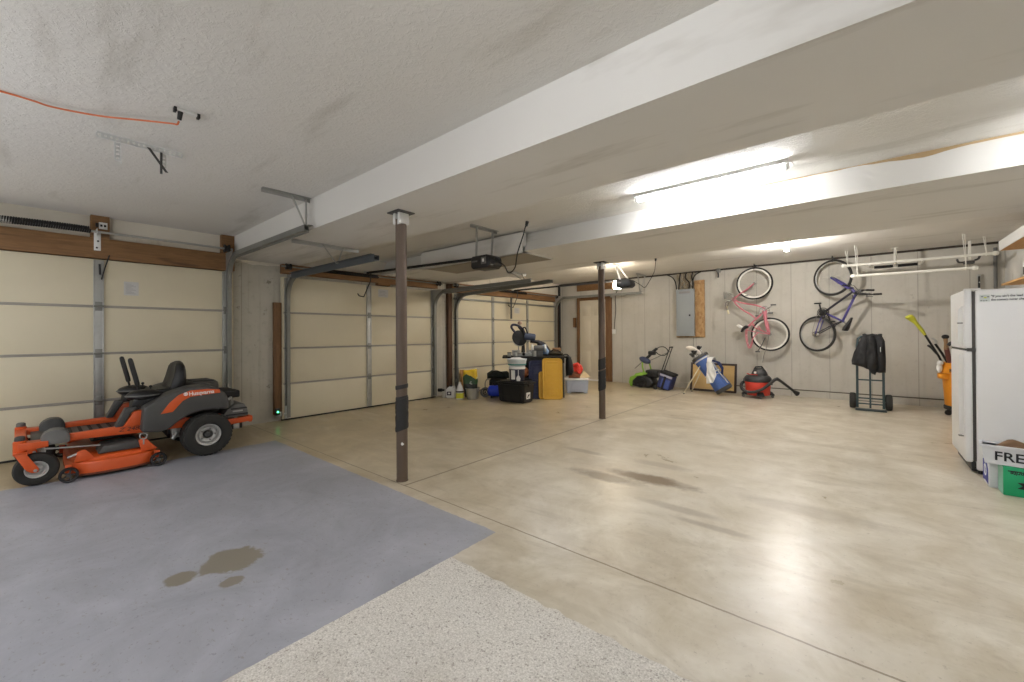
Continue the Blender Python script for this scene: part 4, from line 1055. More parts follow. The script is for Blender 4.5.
b.tube([(-1.50, Y, 1.755), (-1.59, Y, 1.63), (-1.70, Y, 1.52), (-1.82, Y, 1.40)], 0.0165, 12)   # seat tube through the bottom bracket
b.cyl((-2.03, Y, 1.94), (-2.11, Y, 2.0), 0.02, n=12)
part(t, 'frame', b, M_PINK)
b = B()
for s in (-0.05, 0.05):
    b.tube([(-1.50, Y+s*0.4, 1.73), (-1.475, Y+s, 1.50), (rh[0], Y+s, rh[2])], 0.010, 8); b.tube([(-1.74, Y+s*0.4, 1.47), (-1.68, Y+s, 1.37), (rh[0], Y+s, rh[2])], 0.009, 8)
part(t, 'stays', b, M_PINK)
b = B(); b.tube([(-1.505, Y-0.045, 1.72), (-1.50, Y-0.05, 1.60), (-1.485, Y-0.055, 1.45), (-1.44, Y-0.055, 1.28)], [0.045, 0.032, 0.026, 0.03], 10); part(t, 'chain_guard', b, M_PINK)
b = B(); b.torus((-1.51, Y-0.06, 1.715), (0, 1, 0), 0.085, 0.006, 28, 6); b.cyl((-1.51, Y-0.10, 1.715), (-1.51, Y+0.10, 1.715), 0.016, n=12)
for k in range(5): b.cyl((-1.51, Y-0.06, 1.715), (-1.51+0.085*math.cos(k*1.257), Y-0.06, 1.715+0.085*math.sin(k*1.257)), 0.006, n=6)
b.tube([(-1.51, Y-0.09, 1.715), (-1.365, Y-0.10, 1.81)], 0.010, 8); b.tube([(-1.51, Y+0.09, 1.715), (-1.64, Y+0.10, 1.63)], 0.010, 8)
part(t, 'crankset', b, M_CHROME)
pedal(t, (-1.345, Y-0.13, 1.82)); pedal(t, (-1.66, Y+0.14, 1.62))
b = B(); b.box(-1.43, -1.35, Y-0.20, Y-0.12, 1.64, 1.68, 0.01); part(t, 'reflector', b, M_MGREY)
b = B(); b.tube(catmull([(-1.86, Y, 1.30), (-1.79, Y, 1.41), (-1.70, Y, 1.43), (-1.62, Y, 1.385), (-1.58, Y, 1.30)], 6), 0.009, 8)  # carrier loop
b.tube(catmull([(-1.845, Y-0.06, 1.33), (-1.85, Y-0.06, 1.20), (-1.83, Y-0.06, 1.05), (-1.79, Y-0.06, 0.95), (-1.745, Y-0.06, 1.06), (-1.70, Y-0.06, 1.19), (-1.62, Y-0.06, 1.27)], 6), 0.010, 8)
b.tube(catmull([(-1.845, Y+0.06, 1.33), (-1.85, Y+0.06, 1.20), (-1.83, Y+0.06, 1.05), (-1.79, Y+0.06, 0.95), (-1.745, Y+0.06, 1.06), (-1.70, Y+0.06, 1.19)], 6), 0.010, 8)
for z, x0, x1 in ((1.22, -1.85, -1.70), (1.05, -1.83, -1.75)): b.cyl((x0, Y-0.06, z), (x0, Y+0.06, z), 0.007, n=8)
b.tube([(-1.845, Y-0.06, 1.33), (-1.62, Y-0.055, 1.27), (rh[0], Y-0.05, rh[2])], 0.008, 8)
part(t, 'rear_carrier', b, M_PINK)
b = B(); b.prism([(-1.86, 1.355), (-1.80, 1.375), (-1.80, 1.41), (-1.85, 1.43), (-1.92, 1.37), (-1.95, 1.29), (-1.92, 1.275)], 'xz', Y-0.09, Y+0.09, 0.025, 3); part(t, 'saddle', b, M_BLACK)
b = B(); b.prism([(-2.03, 1.42), (-1.99, 1.45), (-1.93, 1.41), (-1.91, 1.37), (-1.95, 1.36)], 'xz', Y-0.08, Y+0.08, 0.02, 3); part(t, 'saddle_top', b, M_WHITE)
b = B(); b.cyl((-1.82, Y, 1.40), (-1.90, Y, 1.33), 0.013, n=10); part(t, 'seat_post', b, M_CHROME)
b = B(); b.tube(catmull([(-2.11, Y-0.30, 1.66), (-2.16, Y-0.28, 1.78), (-2.20, Y-0.16, 1.90), (-2.18, Y, 1.93), (-2.22, Y+0.14, 1.88), (-2.26, Y+0.20, 1.80)], 6), 0.011, 10); b.cyl((-2.11, Y, 1.97), (-2.19, Y, 1.92), 0.014, n=10)
hb = part(t, 'handlebar', b, M_CHROME)
part(hb, 'grip', B().tube([(-2.11, Y-0.30, 1.66), (-2.135, Y-0.295, 1.73)], 0.017, 10), mat('cream_grip', (206, 196, 160), 0.6))
part(hb, 'grip', B().tube([(-2.26, Y+0.20, 1.80), (-2.24, Y+0.17, 1.85)], 0.017, 10), MATS['cream_grip'])
b = B()   # wire basket carried in front of the handlebar
for k in range(6):
    z = 1.955+0.028*k; o = 0.01*k
    b.tube([(-2.24-o*0.3, Y-0.13, z+0.05), (-2.24-o*0.3, Y+0.10, z+0.05), (-2.05-o, Y+0.10, z), (-2.05-o, Y-0.13, z)], 0.003, 5, closed=True)
for k in range(8):
    f = k/7
    for yy in (-0.13, 0.10): b.cyl((-2.05-0.19*f, Y+yy, 1.95+0.05*f), (-2.10-0.15*f, Y+yy, 2.095+0.05*f), 0.003, n=5)
for k in range(6):
    yy = -0.13+0.23*k/5
    b.cyl((-2.05, Y+yy, 1.95), (-2.10, Y+yy, 2.095), 0.003, n=5); b.cyl((-2.05, Y+yy, 1.95), (-2.24, Y+yy, 2.0), 0.003, n=5); b.cyl((-2.24, Y+yy, 2.0), (-2.25, Y+yy, 2.145), 0.003, n=5)
part(t, 'basket', b, M_GALVD)
b = B(); b.tube([(-1.50, Y-0.06, 1.17), (-1.56, Y-0.08, 1.02), (-1.63, Y-0.09, 0.89)], 0.010, 8); b.box(-1.67, -1.59, Y-0.11, Y-0.06, 0.87, 0.90, 0.005); part(t, 'kickstand', b, M_DGREY)
b = B(); b.tube(catmull([(-1.44, Y-0.07, 1.20), (-1.47, Y-0.08, 1.0), (-1.53, Y-0.05, 0.80), (-1.56, Y, 0.66)], 6), 0.006, 6); part(t, 'loose_strap', b, M_GALVD)
hook('black hook in the sill holding the pink bicycle', -1.695, 2.615)

# ---- violet mountain bike
t = thing('bicycle', 'violet mountain bicycle with black tyres hung on the concrete wall', 'bicycle', (-0.42, Y, 2.28), 'bicycles hung on the wall')
fh, rh, bb, sc_ = Vector((-0.42, Y, 2.285)), Vector((-0.67, Y, 1.24)), Vector((-0.545, Y, 1.64)), Vector((-0.275, Y, 1.475))
h0, h1 = Vector((-0.135, Y, 2.03)), Vector((-0.075, Y, 1.93))
bike_wheel(t, fh.x, Y, fh.z, 0.338, False); bike_wheel(t, rh.x, Y, rh.z, 0.342, False)
b = B()
for s in (-0.055, 0.055):
    b.cyl(fh+Vector((0, s, 0)), (-0.29, Y+s, 2.165), 0.014, n=10); b.cyl((-0.30, Y+s, 2.175), (-0.165, Y+s, 2.055), 0.018, n=10)
b.cyl((-0.165, Y-0.065, 2.06), (-0.165, Y+0.065, 2.06), 0.02, n=10)
part(t, 'fork', b, M_PURPLE)
b = B(); b.cyl(h0, h1, 0.022, n=12); b.cyl((-0.085, Y, 1.95), sc_, 0.0175, n=12); b.cyl(bb, sc_+Vector((0.02, 0, -0.02)), 0.0175, n=12)
part(t, 'frame', b, M_PURPLE)
b = B(); b.cyl((-0.12, Y, 2.00), bb+Vector((0.0, 0, 0.015)), 0.019, n=12); part(t, 'down_tube', b, mat('bike_dark', (52, 50, 58), 0.4))
b = B()
for s in (-0.05, 0.05):
    b.tube([bb+Vector((0, s*0.5, 0)), (-0.61, Y+s, 1.45), rh+Vector((0, s, 0))], 0.010, 8)
part(t, 'chain_stays', b, M_PURPLE)
b = B()
for s in (-0.05, 0.05):
    b.tube([sc_+Vector((0, s*0.5, 0)), (-0.45, Y+s, 1.375), rh+Vector((0, s, 0))], 0.009, 8)
b.box(-0.46, -0.40, Y-0.06, Y+0.06, 1.37, 1.385, 0.003); part(t, 'seat_stays', b, MATS['bike_dark'])
b = B(); b.torus(bb+Vector((0, -0.05, 0)), (0, 1, 0), 0.088, 0.007, 28, 6); b.torus(bb+Vector((0, -0.06, 0)), (0, 1, 0), 0.062, 0.006, 24, 6); b.cyl(bb+Vector((0, -0.09, 0)), bb+Vector((0, 0.09, 0)), 0.018, n=12)
b.box(bb.x-0.05, bb.x+0.05, Y-0.056, Y-0.05, bb.z-0.05, bb.z+0.05, 0.01)
b.tube([bb+Vector((0, -0.085, 0)), (-0.57, Y-0.10, 1.80)], 0.011, 8); b.tube([bb+Vector((0, 0.085, 0)), (-0.52, Y+0.10, 1.48)], 0.011, 8); part(t, 'crankset', b, M_BLACK)
pedal(t, (-0.57, Y-0.15, 1.815)); pedal(t, (-0.52, Y+0.14, 1.47))
b = B()
for k in range(5): b.torus((rh.x, Y-0.035-0.004*k, rh.z), (0, 1, 0), 0.055-0.007*k, 0.003, 22, 5)
b.box(rh.x-0.045, rh.x+0.0, Y-0.07, Y-0.055, rh.z-0.04, rh.z+0.02, 0.01); b.box(rh.x+0.02, rh.x+0.07, Y-0.075, Y-0.055, rh.z-0.06, rh.z+0.02, 0.01); part(t, 'cassette', b, M_CHROME)
b = B(); b.tube([bb+Vector((-0.07, -0.055, 0.05)), (rh.x-0.05, Y-0.055, rh.z+0.02)], 0.004, 5); b.tube([bb+Vector((0.05, -0.055, -0.07)), (rh.x+0.055, Y-0.055, rh.z-0.01)], 0.004, 5); part(t, 'chain', b, M_GALVD)
b = B(); b.cyl(sc_, (-0.225, Y, 1.425), 0.014, n=10); part(t, 'seat_post', b, M_CHROME)
b = B(); rings = []
for f, wd, th in ((0, 0.075, 0.03), (0.25, 0.07, 0.036), (0.5, 0.045, 0.03), (0.75, 0.026, 0.024), (1, 0.016, 0.016)):
    c = Vector((-0.245, Y, 1.30)).lerp(Vector((-0.145, Y, 1.53)), f)
    dv = Vector((0.10, 0, 0.23)).normalized(); nv = Vector((dv.z, 0, -dv.x))
    rings.append([c+Vector((0, wd*math.cos(2*PI*k/14), 0))+nv*th*math.sin(2*PI*k/14) for k in range(14)])
b.loft(rings); part(t, 'saddle', b, M_BLACK, 60)
b = B(); b.tube(catmull([(-0.06, Y-0.10, 1.955), (0.02, Y-0.17, 1.975), (0.10, Y-0.21, 1.985), (0.20, Y-0.24, 1.975), (0.27, Y-0.27, 1.965)], 5), 0.012, 10)
b.tube(catmull([(-0.06, Y-0.10, 1.955), (-0.07, Y-0.02, 1.945), (0.0, Y+0.06, 1.935), (0.09, Y+0.12, 1.925), (0.17, Y+0.17, 1.925)], 5), 0.012, 10)
b.cyl((-0.085, Y, 1.945), (-0.06, Y-0.10, 1.955), 0.016, n=10); hb = part(t, 'handlebar', b, M_BLACK)
part(hb, 'grip', B().cyl((0.17, Y-0.232, 1.979), (0.275, Y-0.272, 1.964), 0.018, n=12), M_BLACKM)
part(hb, 'grip', B().cyl((0.09, Y+0.12, 1.925), (0.175, Y+0.172, 1.925), 0.018, n=12), M_BLACKM)
b = B(); b.tube([(0.08, Y-0.20, 1.98), (0.10, Y-0.26, 1.93), (0.19, Y-0.29, 1.925)], 0.007, 8); b.box(0.055, 0.105, Y-0.235, Y-0.18, 1.96, 2.0, 0.008); part(hb, 'brake_lever', b, M_DGREY)
b = B(); b.tube([(0.04, Y+0.09, 1.93), (0.04, Y+0.02, 1.89), (0.12, Y+0.04, 1.88)], 0.007, 8); b.box(0.015, 0.06, Y+0.06, Y+0.11, 1.91, 1.95, 0.008); part(hb, 'brake_lever', b, M_DGREY)
b = B(); b.tube(catmull([(0.06, Y-0.2, 1.97), (0.02, Y-0.22, 1.88), (-0.06, Y-0.12, 1.86), (-0.12, Y-0.04, 1.93)], 6), 0.004, 6); b.tube(catmull([(0.05, Y-0.2, 1.98), (0.0, Y-0.2, 2.06), (-0.09, Y-0.08, 2.10), (-0.16, Y-0.05, 2.09)], 6), 0.004, 6); part(hb, 'cable', b, M_BLACKM)
b = B(); b.tube([(-0.23, Y-0.07, 2.13), (-0.19, Y-0.09, 2.10), (-0.10, Y-0.09, 2.115)], 0.008, 6); b.box(-0.25, -0.20, Y-0.075, Y+0.075, 2.10, 2.125, 0.005); part(t, 'brake_arm', b, M_BLACK)
# the bicycle swings out from the wall about its hook: lay its points out along its own turned plane
BK = math.cos(R(29))
for o in list(t.children):
    if o.name.startswith('wheel'):
        cxw = sum(v.co.x for v in o.data.vertices)/len(o.data.vertices)
        for q in [o]+list(o.children): q.data.transform(Matrix.Translation((cxw*(1/BK-1), 0, 0)))
    else:
        for q in [o]+list(o.children): q.data.transform(Matrix.Diagonal((1/BK, 1, 1, 1)))
t.rotation_euler.z = -R(29)
hook('black hook in the sill holding the violet bicycle', -0.42, 2.618)

# ================================================================== HAND TRUCK AND JACKET
M_TEAL = mat('hand_truck_teal', (56, 74, 78), 0.4, 0.2, var=0.12)
ty = 8.90
t = thing('hand_truck', 'teal steel hand truck on black wheels standing before the concrete wall', 'hand truck', (0.09, ty, 0))
b = B()
fr = [(-0.075, ty, 0.03), (-0.075, ty+0.02, 0.55), (-0.075, ty+0.04, 1.05), (-0.06, ty+0.045, 1.16), (-0.02, ty+0.05, 1.195), (0.05, ty+0.05, 1.20), (0.13, ty+0.05, 1.20), (0.20, ty+0.05, 1.195), (0.235, ty+0.045, 1.16), (0.25, ty+0.04, 1.05), (0.25, ty+0.02, 0.55), (0.25, ty, 0.03)]
b.tube(fr, 0.017, 12); part(t, 'frame', b, M_TEAL)
b = B(); b.cyl((0.0875, ty+0.002, 0.03), (0.0875, ty+0.05, 1.19), 0.013, n=10); part(t, 'centre_bar', b, M_TEAL)
for z in (0.485, 0.185, 0.095):
    part(t, 'crossbar', B().box(-0.07, 0.245, ty-0.008, ty+0.012, z-0.011, z+0.011, 0.004), M_TEAL)
part(t, 'toe_plate', B().box(-0.10, 0.28, ty-0.20, ty, 0.008, 0.018, 0.003), M_TEAL)
part(t, 'axle', B().cyl((-0.17, ty+0.10, 0.125), (0.345, ty+0.10, 0.125), 0.010, n=10), M_GALVD)
for x in (-0.075, 0.25):
    part(t, 'axle_bracket', B().prism([(ty-0.0, 0.05), (ty+0.12, 0.10), (ty+0.12, 0.15), (ty+0.01, 0.30)], 'yz', x-0.004, x+0.004), M_TEAL)
for x in (-0.135, 0.315):
    b = B(); tyre(b, (x, ty+0.10, 0.128), (1, 0, 0), 0.128, 0.085, 0.06); w = part(t, 'wheel', b, M_RUBBER)
    part(w, 'rim', B().lathe([(0.012, 0.035), (0.03, 0.03), (0.05, 0.02), (0.064, 0.034), (0.064, -0.034), (0.05, -0.02), (0.03, -0.03), (0.012, -0.035)], (x, ty+0.10, 0.128), (1, 0, 0), 24), M_MGREY)
M_JACKET = mat('jacket_black', (29, 29, 31), 0.8, var=0.2, bump=0.2, bscale=90)
t = thing('jacket', 'black jacket draped over the top of the hand truck', 'jacket', (0.07, ty, 1.2))
# three hanging folds: sleeve side, middle front panel, far sleeve; all meet over the handle bar
b = B(); b.pillow([(0.0, 1.215), (-0.055, 1.09), (-0.115, 0.93), (-0.145, 0.80), (-0.14, 0.735), (-0.07, 0.715), (0.0, 0.695), (0.055, 0.66), (0.07, 0.72), (0.10, 0.95), (0.105, 1.10), (0.10, 1.20), (0.04, 1.23)], (0, ty-0.02, 0), (1, 0, 0), (0, 0, 1), 0.075, 0.02, 0.07, 0.016, 0.010, 34, 2, fdir=(1, 0.25)); part(t, 'front_panel', b, M_JACKET, 60)
b = B(); b.pillow([(0.055, 1.21), (0.045, 1.05), (0.03, 0.85), (0.055, 0.68), (0.105, 0.60), (0.15, 0.575), (0.185, 0.70), (0.18, 0.9), (0.17, 1.1), (0.14, 1.21), (0.10, 1.225)], (0, ty-0.075, 0), (1, 0, 0), (0, 0, 1), 0.04, 0.02, 0.045, 0.016, 0.010, 40, 5, fdir=(1, 0.1)); part(t, 'sleeve', b, M_JACKET, 60)
b = B(); b.pillow([(0.10, 1.225), (0.12, 1.1), (0.115, 0.9), (0.16, 0.75), (0.165, 0.62), (0.20, 0.61), (0.275, 0.62), (0.28, 0.80), (0.275, 1.0), (0.27, 1.12), (0.235, 1.21), (0.17, 1.235)], (0, ty-0.02, 0), (1, 0, 0), (0, 0, 1), 0.065, 0.02, 0.06, 0.016, 0.010, 34, 9, fdir=(1, -0.2)); part(t, 'front_panel', b, M_JACKET, 60)
b = B(); b.pillow([(0.0, 1.20), (-0.03, 1.0), (-0.04, 0.80), (0.22, 0.78), (0.255, 1.0), (0.24, 1.20)], (0, ty+0.10, 0), (1, 0, 0), (0, 0, 1), 0.03, 0.025, 0.05, 0.02, 0.006, 25, 3); part(t, 'back_panel', b, M_JACKET, 60)
b = B(); rings = []
for k in range(9):
    x = -0.005+0.245*k/8; rr_ = 0.055+0.012*math.sin(k*1.9)
    rings.append([(x, ty+0.045+1.35*rr_*math.cos(2*PI*j/12), 1.195+rr_*math.sin(2*PI*j/12)*0.75) for j in range(12)])
b.loft(rings); part(t, 'collar', b, M_JACKET, 60)
b = B(); b.tube([(0.215, ty-0.095, 1.03), (0.213, ty-0.096, 0.99), (0.215, ty-0.094, 0.95)], 0.004, 6); part(t, 'zip_pull', b, M_GALVL)

# ================================================================== SHOP VACUUM
M_RED = mat('vac_red', (206, 62, 44), 0.4, var=0.06)
M_CHAR = mat('vac_charcoal', (52, 52, 53), 0.5, var=0.1)
vx, vy = -1.575, 9.28
t = thing('shop_vacuum', 'red and charcoal drum vacuum wrapped in its hose below the pink bicycle', 'vacuum', (vx, vy, 0))
b = B(); b.lathe([(0, 0.055), (0.195, 0.055), (0.205, 0.075), (0.215, 0.20), (0.222, 0.31), (0.21, 0.33), (0, 0.33)], (vx, vy, 0), n=40); part(t, 'drum', b, M_RED)
b = B(); b.lathe([(0, 0.315), (0.228, 0.315), (0.235, 0.33), (0.235, 0.375), (0.222, 0.40), (0.20, 0.425), (0.17, 0.44), (0, 0.44)], (vx, vy, 0), n=40); part(t, 'lid', b, M_CHAR)
b = B(); b.lathe([(0, 0.435), (0.135, 0.435), (0.14, 0.455), (0.125, 0.50), (0.10, 0.545), (0.06, 0.575), (0, 0.58)], (vx+0.03, vy, 0), n=32)
m_ = part(t, 'motor_head', b, M_CHAR)
b = B(); b.tube([(vx-0.06, vy, 0.54), (vx-0.03, vy, 0.60), (vx+0.07, vy, 0.605), (vx+0.11, vy, 0.54)], 0.016, 10); part(m_, 'carry_handle', b, M_BLACK)
part(m_, 'switch', B().box(vx-0.04, vx+0.0, vy-0.14, vy-0.115, 0.475, 0.515, 0.005), M_GALVL)
b = B()
for k in range(4):
    a = R(20+90*k); px_, py_ = vx+0.24*math.cos(a), vy+0.24*math.sin(a)
    b.prism([(px_-0.05, 0), (px_+0.05, 0), (px_+0.04, 0.10), (px_-0.04, 0.10)], 'xz', py_-0.045, py_+0.045, 0.012) if False else None
    f = B(); f.loft([[(vx+rr_*math.cos(a+da), vy+rr_*math.sin(a+da), z) for rr_, da, z in ((0.17, -0.35, z0), (0.28, -0.22, z0), (0.28, 0.22, z0), (0.17, 0.35, z0))] for z0 in (0.055, 0.075)] + [[(vx+rr_*math.cos(a+da), vy+rr_*math.sin(a+da), z1) for rr_, da, z1 in ((0.17, -0.3, 0.15), (0.24, -0.18, 0.12), (0.24, 0.18, 0.12), (0.17, 0.3, 0.15))]])
    ft = part(t, 'caster_foot', f, M_BLACK)
    f = B(); f.lathe([(0, -0.013), (0.026, -0.013), (0.028, -0.006), (0.028, 0.006), (0.026, 0.013), (0, 0.013)], (vx+0.25*math.cos(a), vy+0.25*math.sin(a), 0.028), (math.sin(a), -math.cos(a), 0), 18); part(ft, 'caster', f, M_MGREY)
    f = B(); f.cyl((vx+0.25*math.cos(a), vy+0.25*math.sin(a), 0.03), (vx+0.25*math.cos(a), vy+0.25*math.sin(a), 0.07), 0.012, n=8); part(ft, 'caster_stem', f, M_BLACK)
b.bm.free()
for sx in (-1, 1):
    part(t, 'latch', B().box(vx+sx*0.238-0.012, vx+sx*0.238+0.012, vy-0.03, vy+0.03, 0.26, 0.36, 0.006), M_BLACK)
hs = catmull([(vx+0.10, vy+0.20, 0.34), (vx-0.10, vy+0.28, 0.30), (vx-0.25, vy+0.13, 0.29), (vx-0.28, vy-0.05, 0.22), (vx-0.20, vy-0.22, 0.145), (vx-0.05, vy-0.28, 0.13), (vx+0.10, vy-0.27, 0.185), (vx+0.22, vy-0.18, 0.29), (vx+0.30, vy-0.06, 0.375), (vx+0.34, vy+0.02, 0.37)], 22)
b = B(); b.tube(hs, [0.026+0.003*(i % 2) for i in range(len(hs))], 14); part(t, 'hose', b, M_CHAR)
b = B(); b.tube([(vx+0.32, vy-0.02, 0.39), (vx+0.38, vy+0.08, 0.33), (vx+0.52, vy+0.34, 0.16), (vx+0.56, vy+0.39, 0.11)], [0.030, 0.026, 0.024, 0.024], 14); b.cyl((vx+0.54, vy+0.37, 0.13), (vx+0.60, vy+0.43, 0.075), 0.024, 0.05, 14); part(t, 'wand', b, M_BLACK)
b = B(); b.tube(catmull([(vx-0.14, vy-0.05, 0.46), (vx-0.17, vy-0.10, 0.47), (vx-0.12, vy-0.15, 0.46), (vx-0.05, vy-0.16, 0.46), (vx+0.03, vy-0.17, 0.455)], 6), 0.006, 8); part(t, 'power_cord', b, M_RED)

# ================================================================== GOLF BAG AND PICTURE
M_BLUE = mat('golf_blue', (74, 104, 168), 0.65, var=0.12, bump=0.15)
M_BLUED = mat('golf_navy', (40, 52, 96), 0.65, var=0.12)
M_TRIM = mat('golf_trim', (206, 204, 196), 0.6)
t = thing('golf_bag', 'blue stand golf bag with clubs leaning before the framed picture', 'golf bag', (-2.12, 9.12, 0))
GK = 1.28
p0, p1 = Vector((-2.15, 9.16, 0.125)), Vector((-2.60, 9.14, 0.76)); ax = (p1-p0).normalized(); L = (p1-p0).length
sd = Vector((0, 1, 0)); nv = ax.cross(sd).normalized()
def gring(f, rx, ry, off=0.0): return [p0+ax*(L*f)+nv*(rx*GK*math.cos(2*PI*k/24)+off)+sd*ry*GK*math.sin(2*PI*k/24) for k in range(24)]
b = B(); b.loft([gring(-0.02, .10, .10), gring(0.0, .125, .125), gring(0.08, .132, .132), gring(0.30, .120, .125), gring(0.55, .115, .122), gring(0.80, .118, .125), gring(0.96, .125, .130), gring(1.0, .128, .132)]); part(t, 'bag_body', b, M_BLUE)
b = B(); b.loft([gring(-0.045, .105, .105), gring(-0.03, .128, .128), gring(0.05, .136, .136), gring(0.055, .125, .125)]); part(t, 'base_cap', b, M_DGREY)
b = B(); b.loft([gring(0.955, .131, .135), gring(1.0, .138, .142), gring(1.03, .136, .14), gring(1.03, .105, .11), gring(0.97, .10, .10)]); part(t, 'top_collar', b, M_DGREY)
b = B()
for f0, rx in ((0.47, 0.121), (0.90, 0.127)): b.loft([gring(f0, rx, rx+.006), gring(f0+0.035, rx, rx+.006)])
part(t, 'trim_band', b, M_TRIM)
def gp(f, off, s): return p0+ax*(L*f)+nv*off*GK+sd*s*GK
# ball pocket and side pocket bulge out of the body toward the viewer
b = B(); b.pillow([(0.05, -0.12), (0.05, 0.10), (0.36, 0.10), (0.40, 0.06), (0.40, -0.09), (0.36, -0.12)], p0-sd*0.125, ax, nv, 0.0, 0.07, 0.05, 0.02, 0.006, 30, 4)
b2 = None; part(t, 'ball_pocket', b, M_BLUE, 60)
b = B(); b.pillow([(0.52, -0.10), (0.52, 0.07), (0.74, 0.09), (0.80, 0.02), (0.78, -0.08)], p0-sd*0.125, ax, nv, 0.0, 0.06, 0.05, 0.02, 0.006, 30, 8); part(t, 'side_pocket', b, M_BLUE, 60)
b = B(); b.tube([gp(0.08, -0.125, -0.06), gp(0.45, -0.12, -0.09), gp(0.95, -0.125, -0.06)], 0.010, 8); b.tube([gp(0.40, 0.09, -0.10), gp(0.42, -0.02, -0.165), gp(0.40, -0.11, -0.10)], 0.007, 8); part(t, 'piping', b, M_TRIM)
b = B(); b.loft([[gp(f, nn+dn, s_) for dn in (-0.02, 0.02)] + [gp(f, nn+dn, s_-0.012) for dn in (0.02, -0.02)] for f, nn, s_ in ((0.32, -0.12, -0.05), (0.45, -0.20, -0.10), (0.62, -0.21, -0.10), (0.78, -0.13, -0.06))]); part(t, 'shoulder_strap', b, M_BLUED, 60)
b = B()
st_t = gp(0.93, -0.10, -0.06)
b.tube([st_t, (-2.85, 8.87, 0.02)], 0.011, 8); part(t, 'stand_leg', b, mat('stand_ivory', (210, 198, 168), 0.5))
b = B(); b.tube([gp(0.93, -0.10, 0.06), (-2.83, 9.34, 0.02)], 0.011, 8); part(t, 'stand_leg', b, MATS['stand_ivory'])
for q in ((-2.85, 8.87, 0.015), (-2.83, 9.34, 0.015)):
    part(t, 'stand_foot', B().sphere(q, 0.018, (1, 1, 0.8)), M_DGREY)
random.seed(3)
for k in range(7):
    a = 2*PI*k/7; o = nv*0.07*math.cos(a)+sd*0.07*math.sin(a); q0 = p0+ax*(L*0.95)+o; ln = 0.14+0.08*random.random(); q1 = q0+ax*ln+o*0.7
    b = B(); b.cyl(q0, q1, 0.006, n=8)
    c = part(t, 'golf_club', b, M_CHROME)
    b = B(); hd_ = q1+ax*0.02
    if k in (1, 4): b.sphere(hd_, 0.05, (1.1, 0.8, 0.7), 16, 10, Euler((0, 0.8, 0.4*k)))
    else: b.prism([(-0.03, -0.015), (0.045, -0.02), (0.06, 0.02), (0.0, 0.03), (-0.03, 0.012)], 'xz', -0.010, 0.010, 0.004); bmesh.ops.transform(b.bm, matrix=Matrix.Translation(hd_) @ Euler((0.3*k, 0.6, 0.9*k)).to_matrix().to_4x4() @ Matrix.Scale(1.3, 4), verts=b.bm.verts)
    part(c, 'club_head', b, M_BLACK if k % 3 else M_DGREY)
b = B(); q = gp(1.27, 0.03, -0.03); b.sphere(q+Vector((-0.02, 0, 0.04)), 0.075, (1.35, 0.75, 0.62), 22, 14, Euler((0, 0.15, 0)))
b.tube([q+Vector((0.07, 0, 0.03)), q+Vector((0.13, 0, -0.02)), q+Vector((0.17, 0.0, -0.08))], [0.042, 0.034, 0.028], 12)
single('head_cover', 'white club head cover sticking out of the golf bag', 'head cover', b, mat('white_knit', (226, 218, 206), 0.9, var=0.06, bump=0.3, bscale=70), smooth=60)
t = thing('towel', 'white towel hanging over the side of the blue golf bag', 'towel', (-2.35, 9.0, 0.5))
b = B(); b.pillow([(-2.40, 0.705), (-2.34, 0.70), (-2.29, 0.62), (-2.245, 0.50), (-2.235, 0.42), (-2.27, 0.33), (-2.30, 0.265), (-2.34, 0.26), (-2.36, 0.25), (-2.42, 0.245), (-2.425, 0.36), (-2.41, 0.55), (-2.42, 0.64)], (0, 8.925, 0), (1, 0, 0), (0, 0, 1), 0.012, 0.008, 0.02, 0.014, 0.009, 60, 1, 0.004, (1, 0.3)); part(t, 'front_fall', b, mat('towel_white', (228, 228, 224), 0.9, var=0.03, bump=0.3, bscale=150), 60)
b = B(); b.loft([[(x, y, z) for x in (xa, xb)] + [(x, y, z-0.015) for x in (xb, xa)] for xa, xb, y, z in ((-2.41, -2.33, 8.925, 0.69), (-2.43, -2.32, 9.03, 0.765), (-2.43, -2.32, 9.17, 0.775), (-2.43, -2.33, 9.30, 0.70))]); part(t, 'top_fold', b, MATS['towel_white'], 60)

M_FRAMEW = mat('picture_frame_brown', (52, 36, 28), 0.4, var=0.15)
t = thing('framed_picture', 'brown framed tan print standing on the floor behind the golf bag', 'picture', (-2.48, 9.60, 0))
def tilt(b, y0, z0=0.0, a=-0.16): bmesh.ops.transform(b.bm, matrix=Matrix.Translation((0, y0, z0)) @ Matrix.Rotation(a, 4, 'X') @ Matrix.Translation((0, -y0, -z0)), verts=b.bm.verts); return b
x0, x1, z1, fy = -2.95, -2.02, 0.62, 9.60
b = B()
for a_ in ((x0, x0+0.045, 0.0, z1), (x1-0.045, x1, 0.0, z1), (x0+0.04, x1-0.04, 0.0, 0.045), (x0+0.04, x1-0.04, z1-0.045, z1)): b.box(a_[0], a_[1], fy-0.015, fy+0.015, a_[2]+0.002, a_[3], 0.005)
part(t, 'frame', tilt(b, fy), M_FRAMEW)
M_PRINT = bpy.data.materials.new('tan_print'); M_PRINT.use_nodes = True
_t = NT(M_PRINT); _b = M_PRINT.node_tree.nodes['Principled BSDF']; _p = _t.coord()
_c = _t.mix(_t.noise(3, 4, 0.6, _p), col(186, 150, 92), col(216, 186, 130))
_c = _t.mix(_t.math('MULTIPLY', _t.ramp(_t.noise(9, 6, 0.7, _p, 1.0), 0.62, 0.68), 0.55), _c, col(112, 86, 52))
_t.l.new(_c, _b.inputs['Base Color']); _b.inputs['Roughness'].default_value = 0.25
part(t, 'print', tilt(B().box(x0+0.04, x1-0.04, fy-0.004, fy+0.004, 0.04, z1-0.04), fy), M_PRINT, smooth=0)
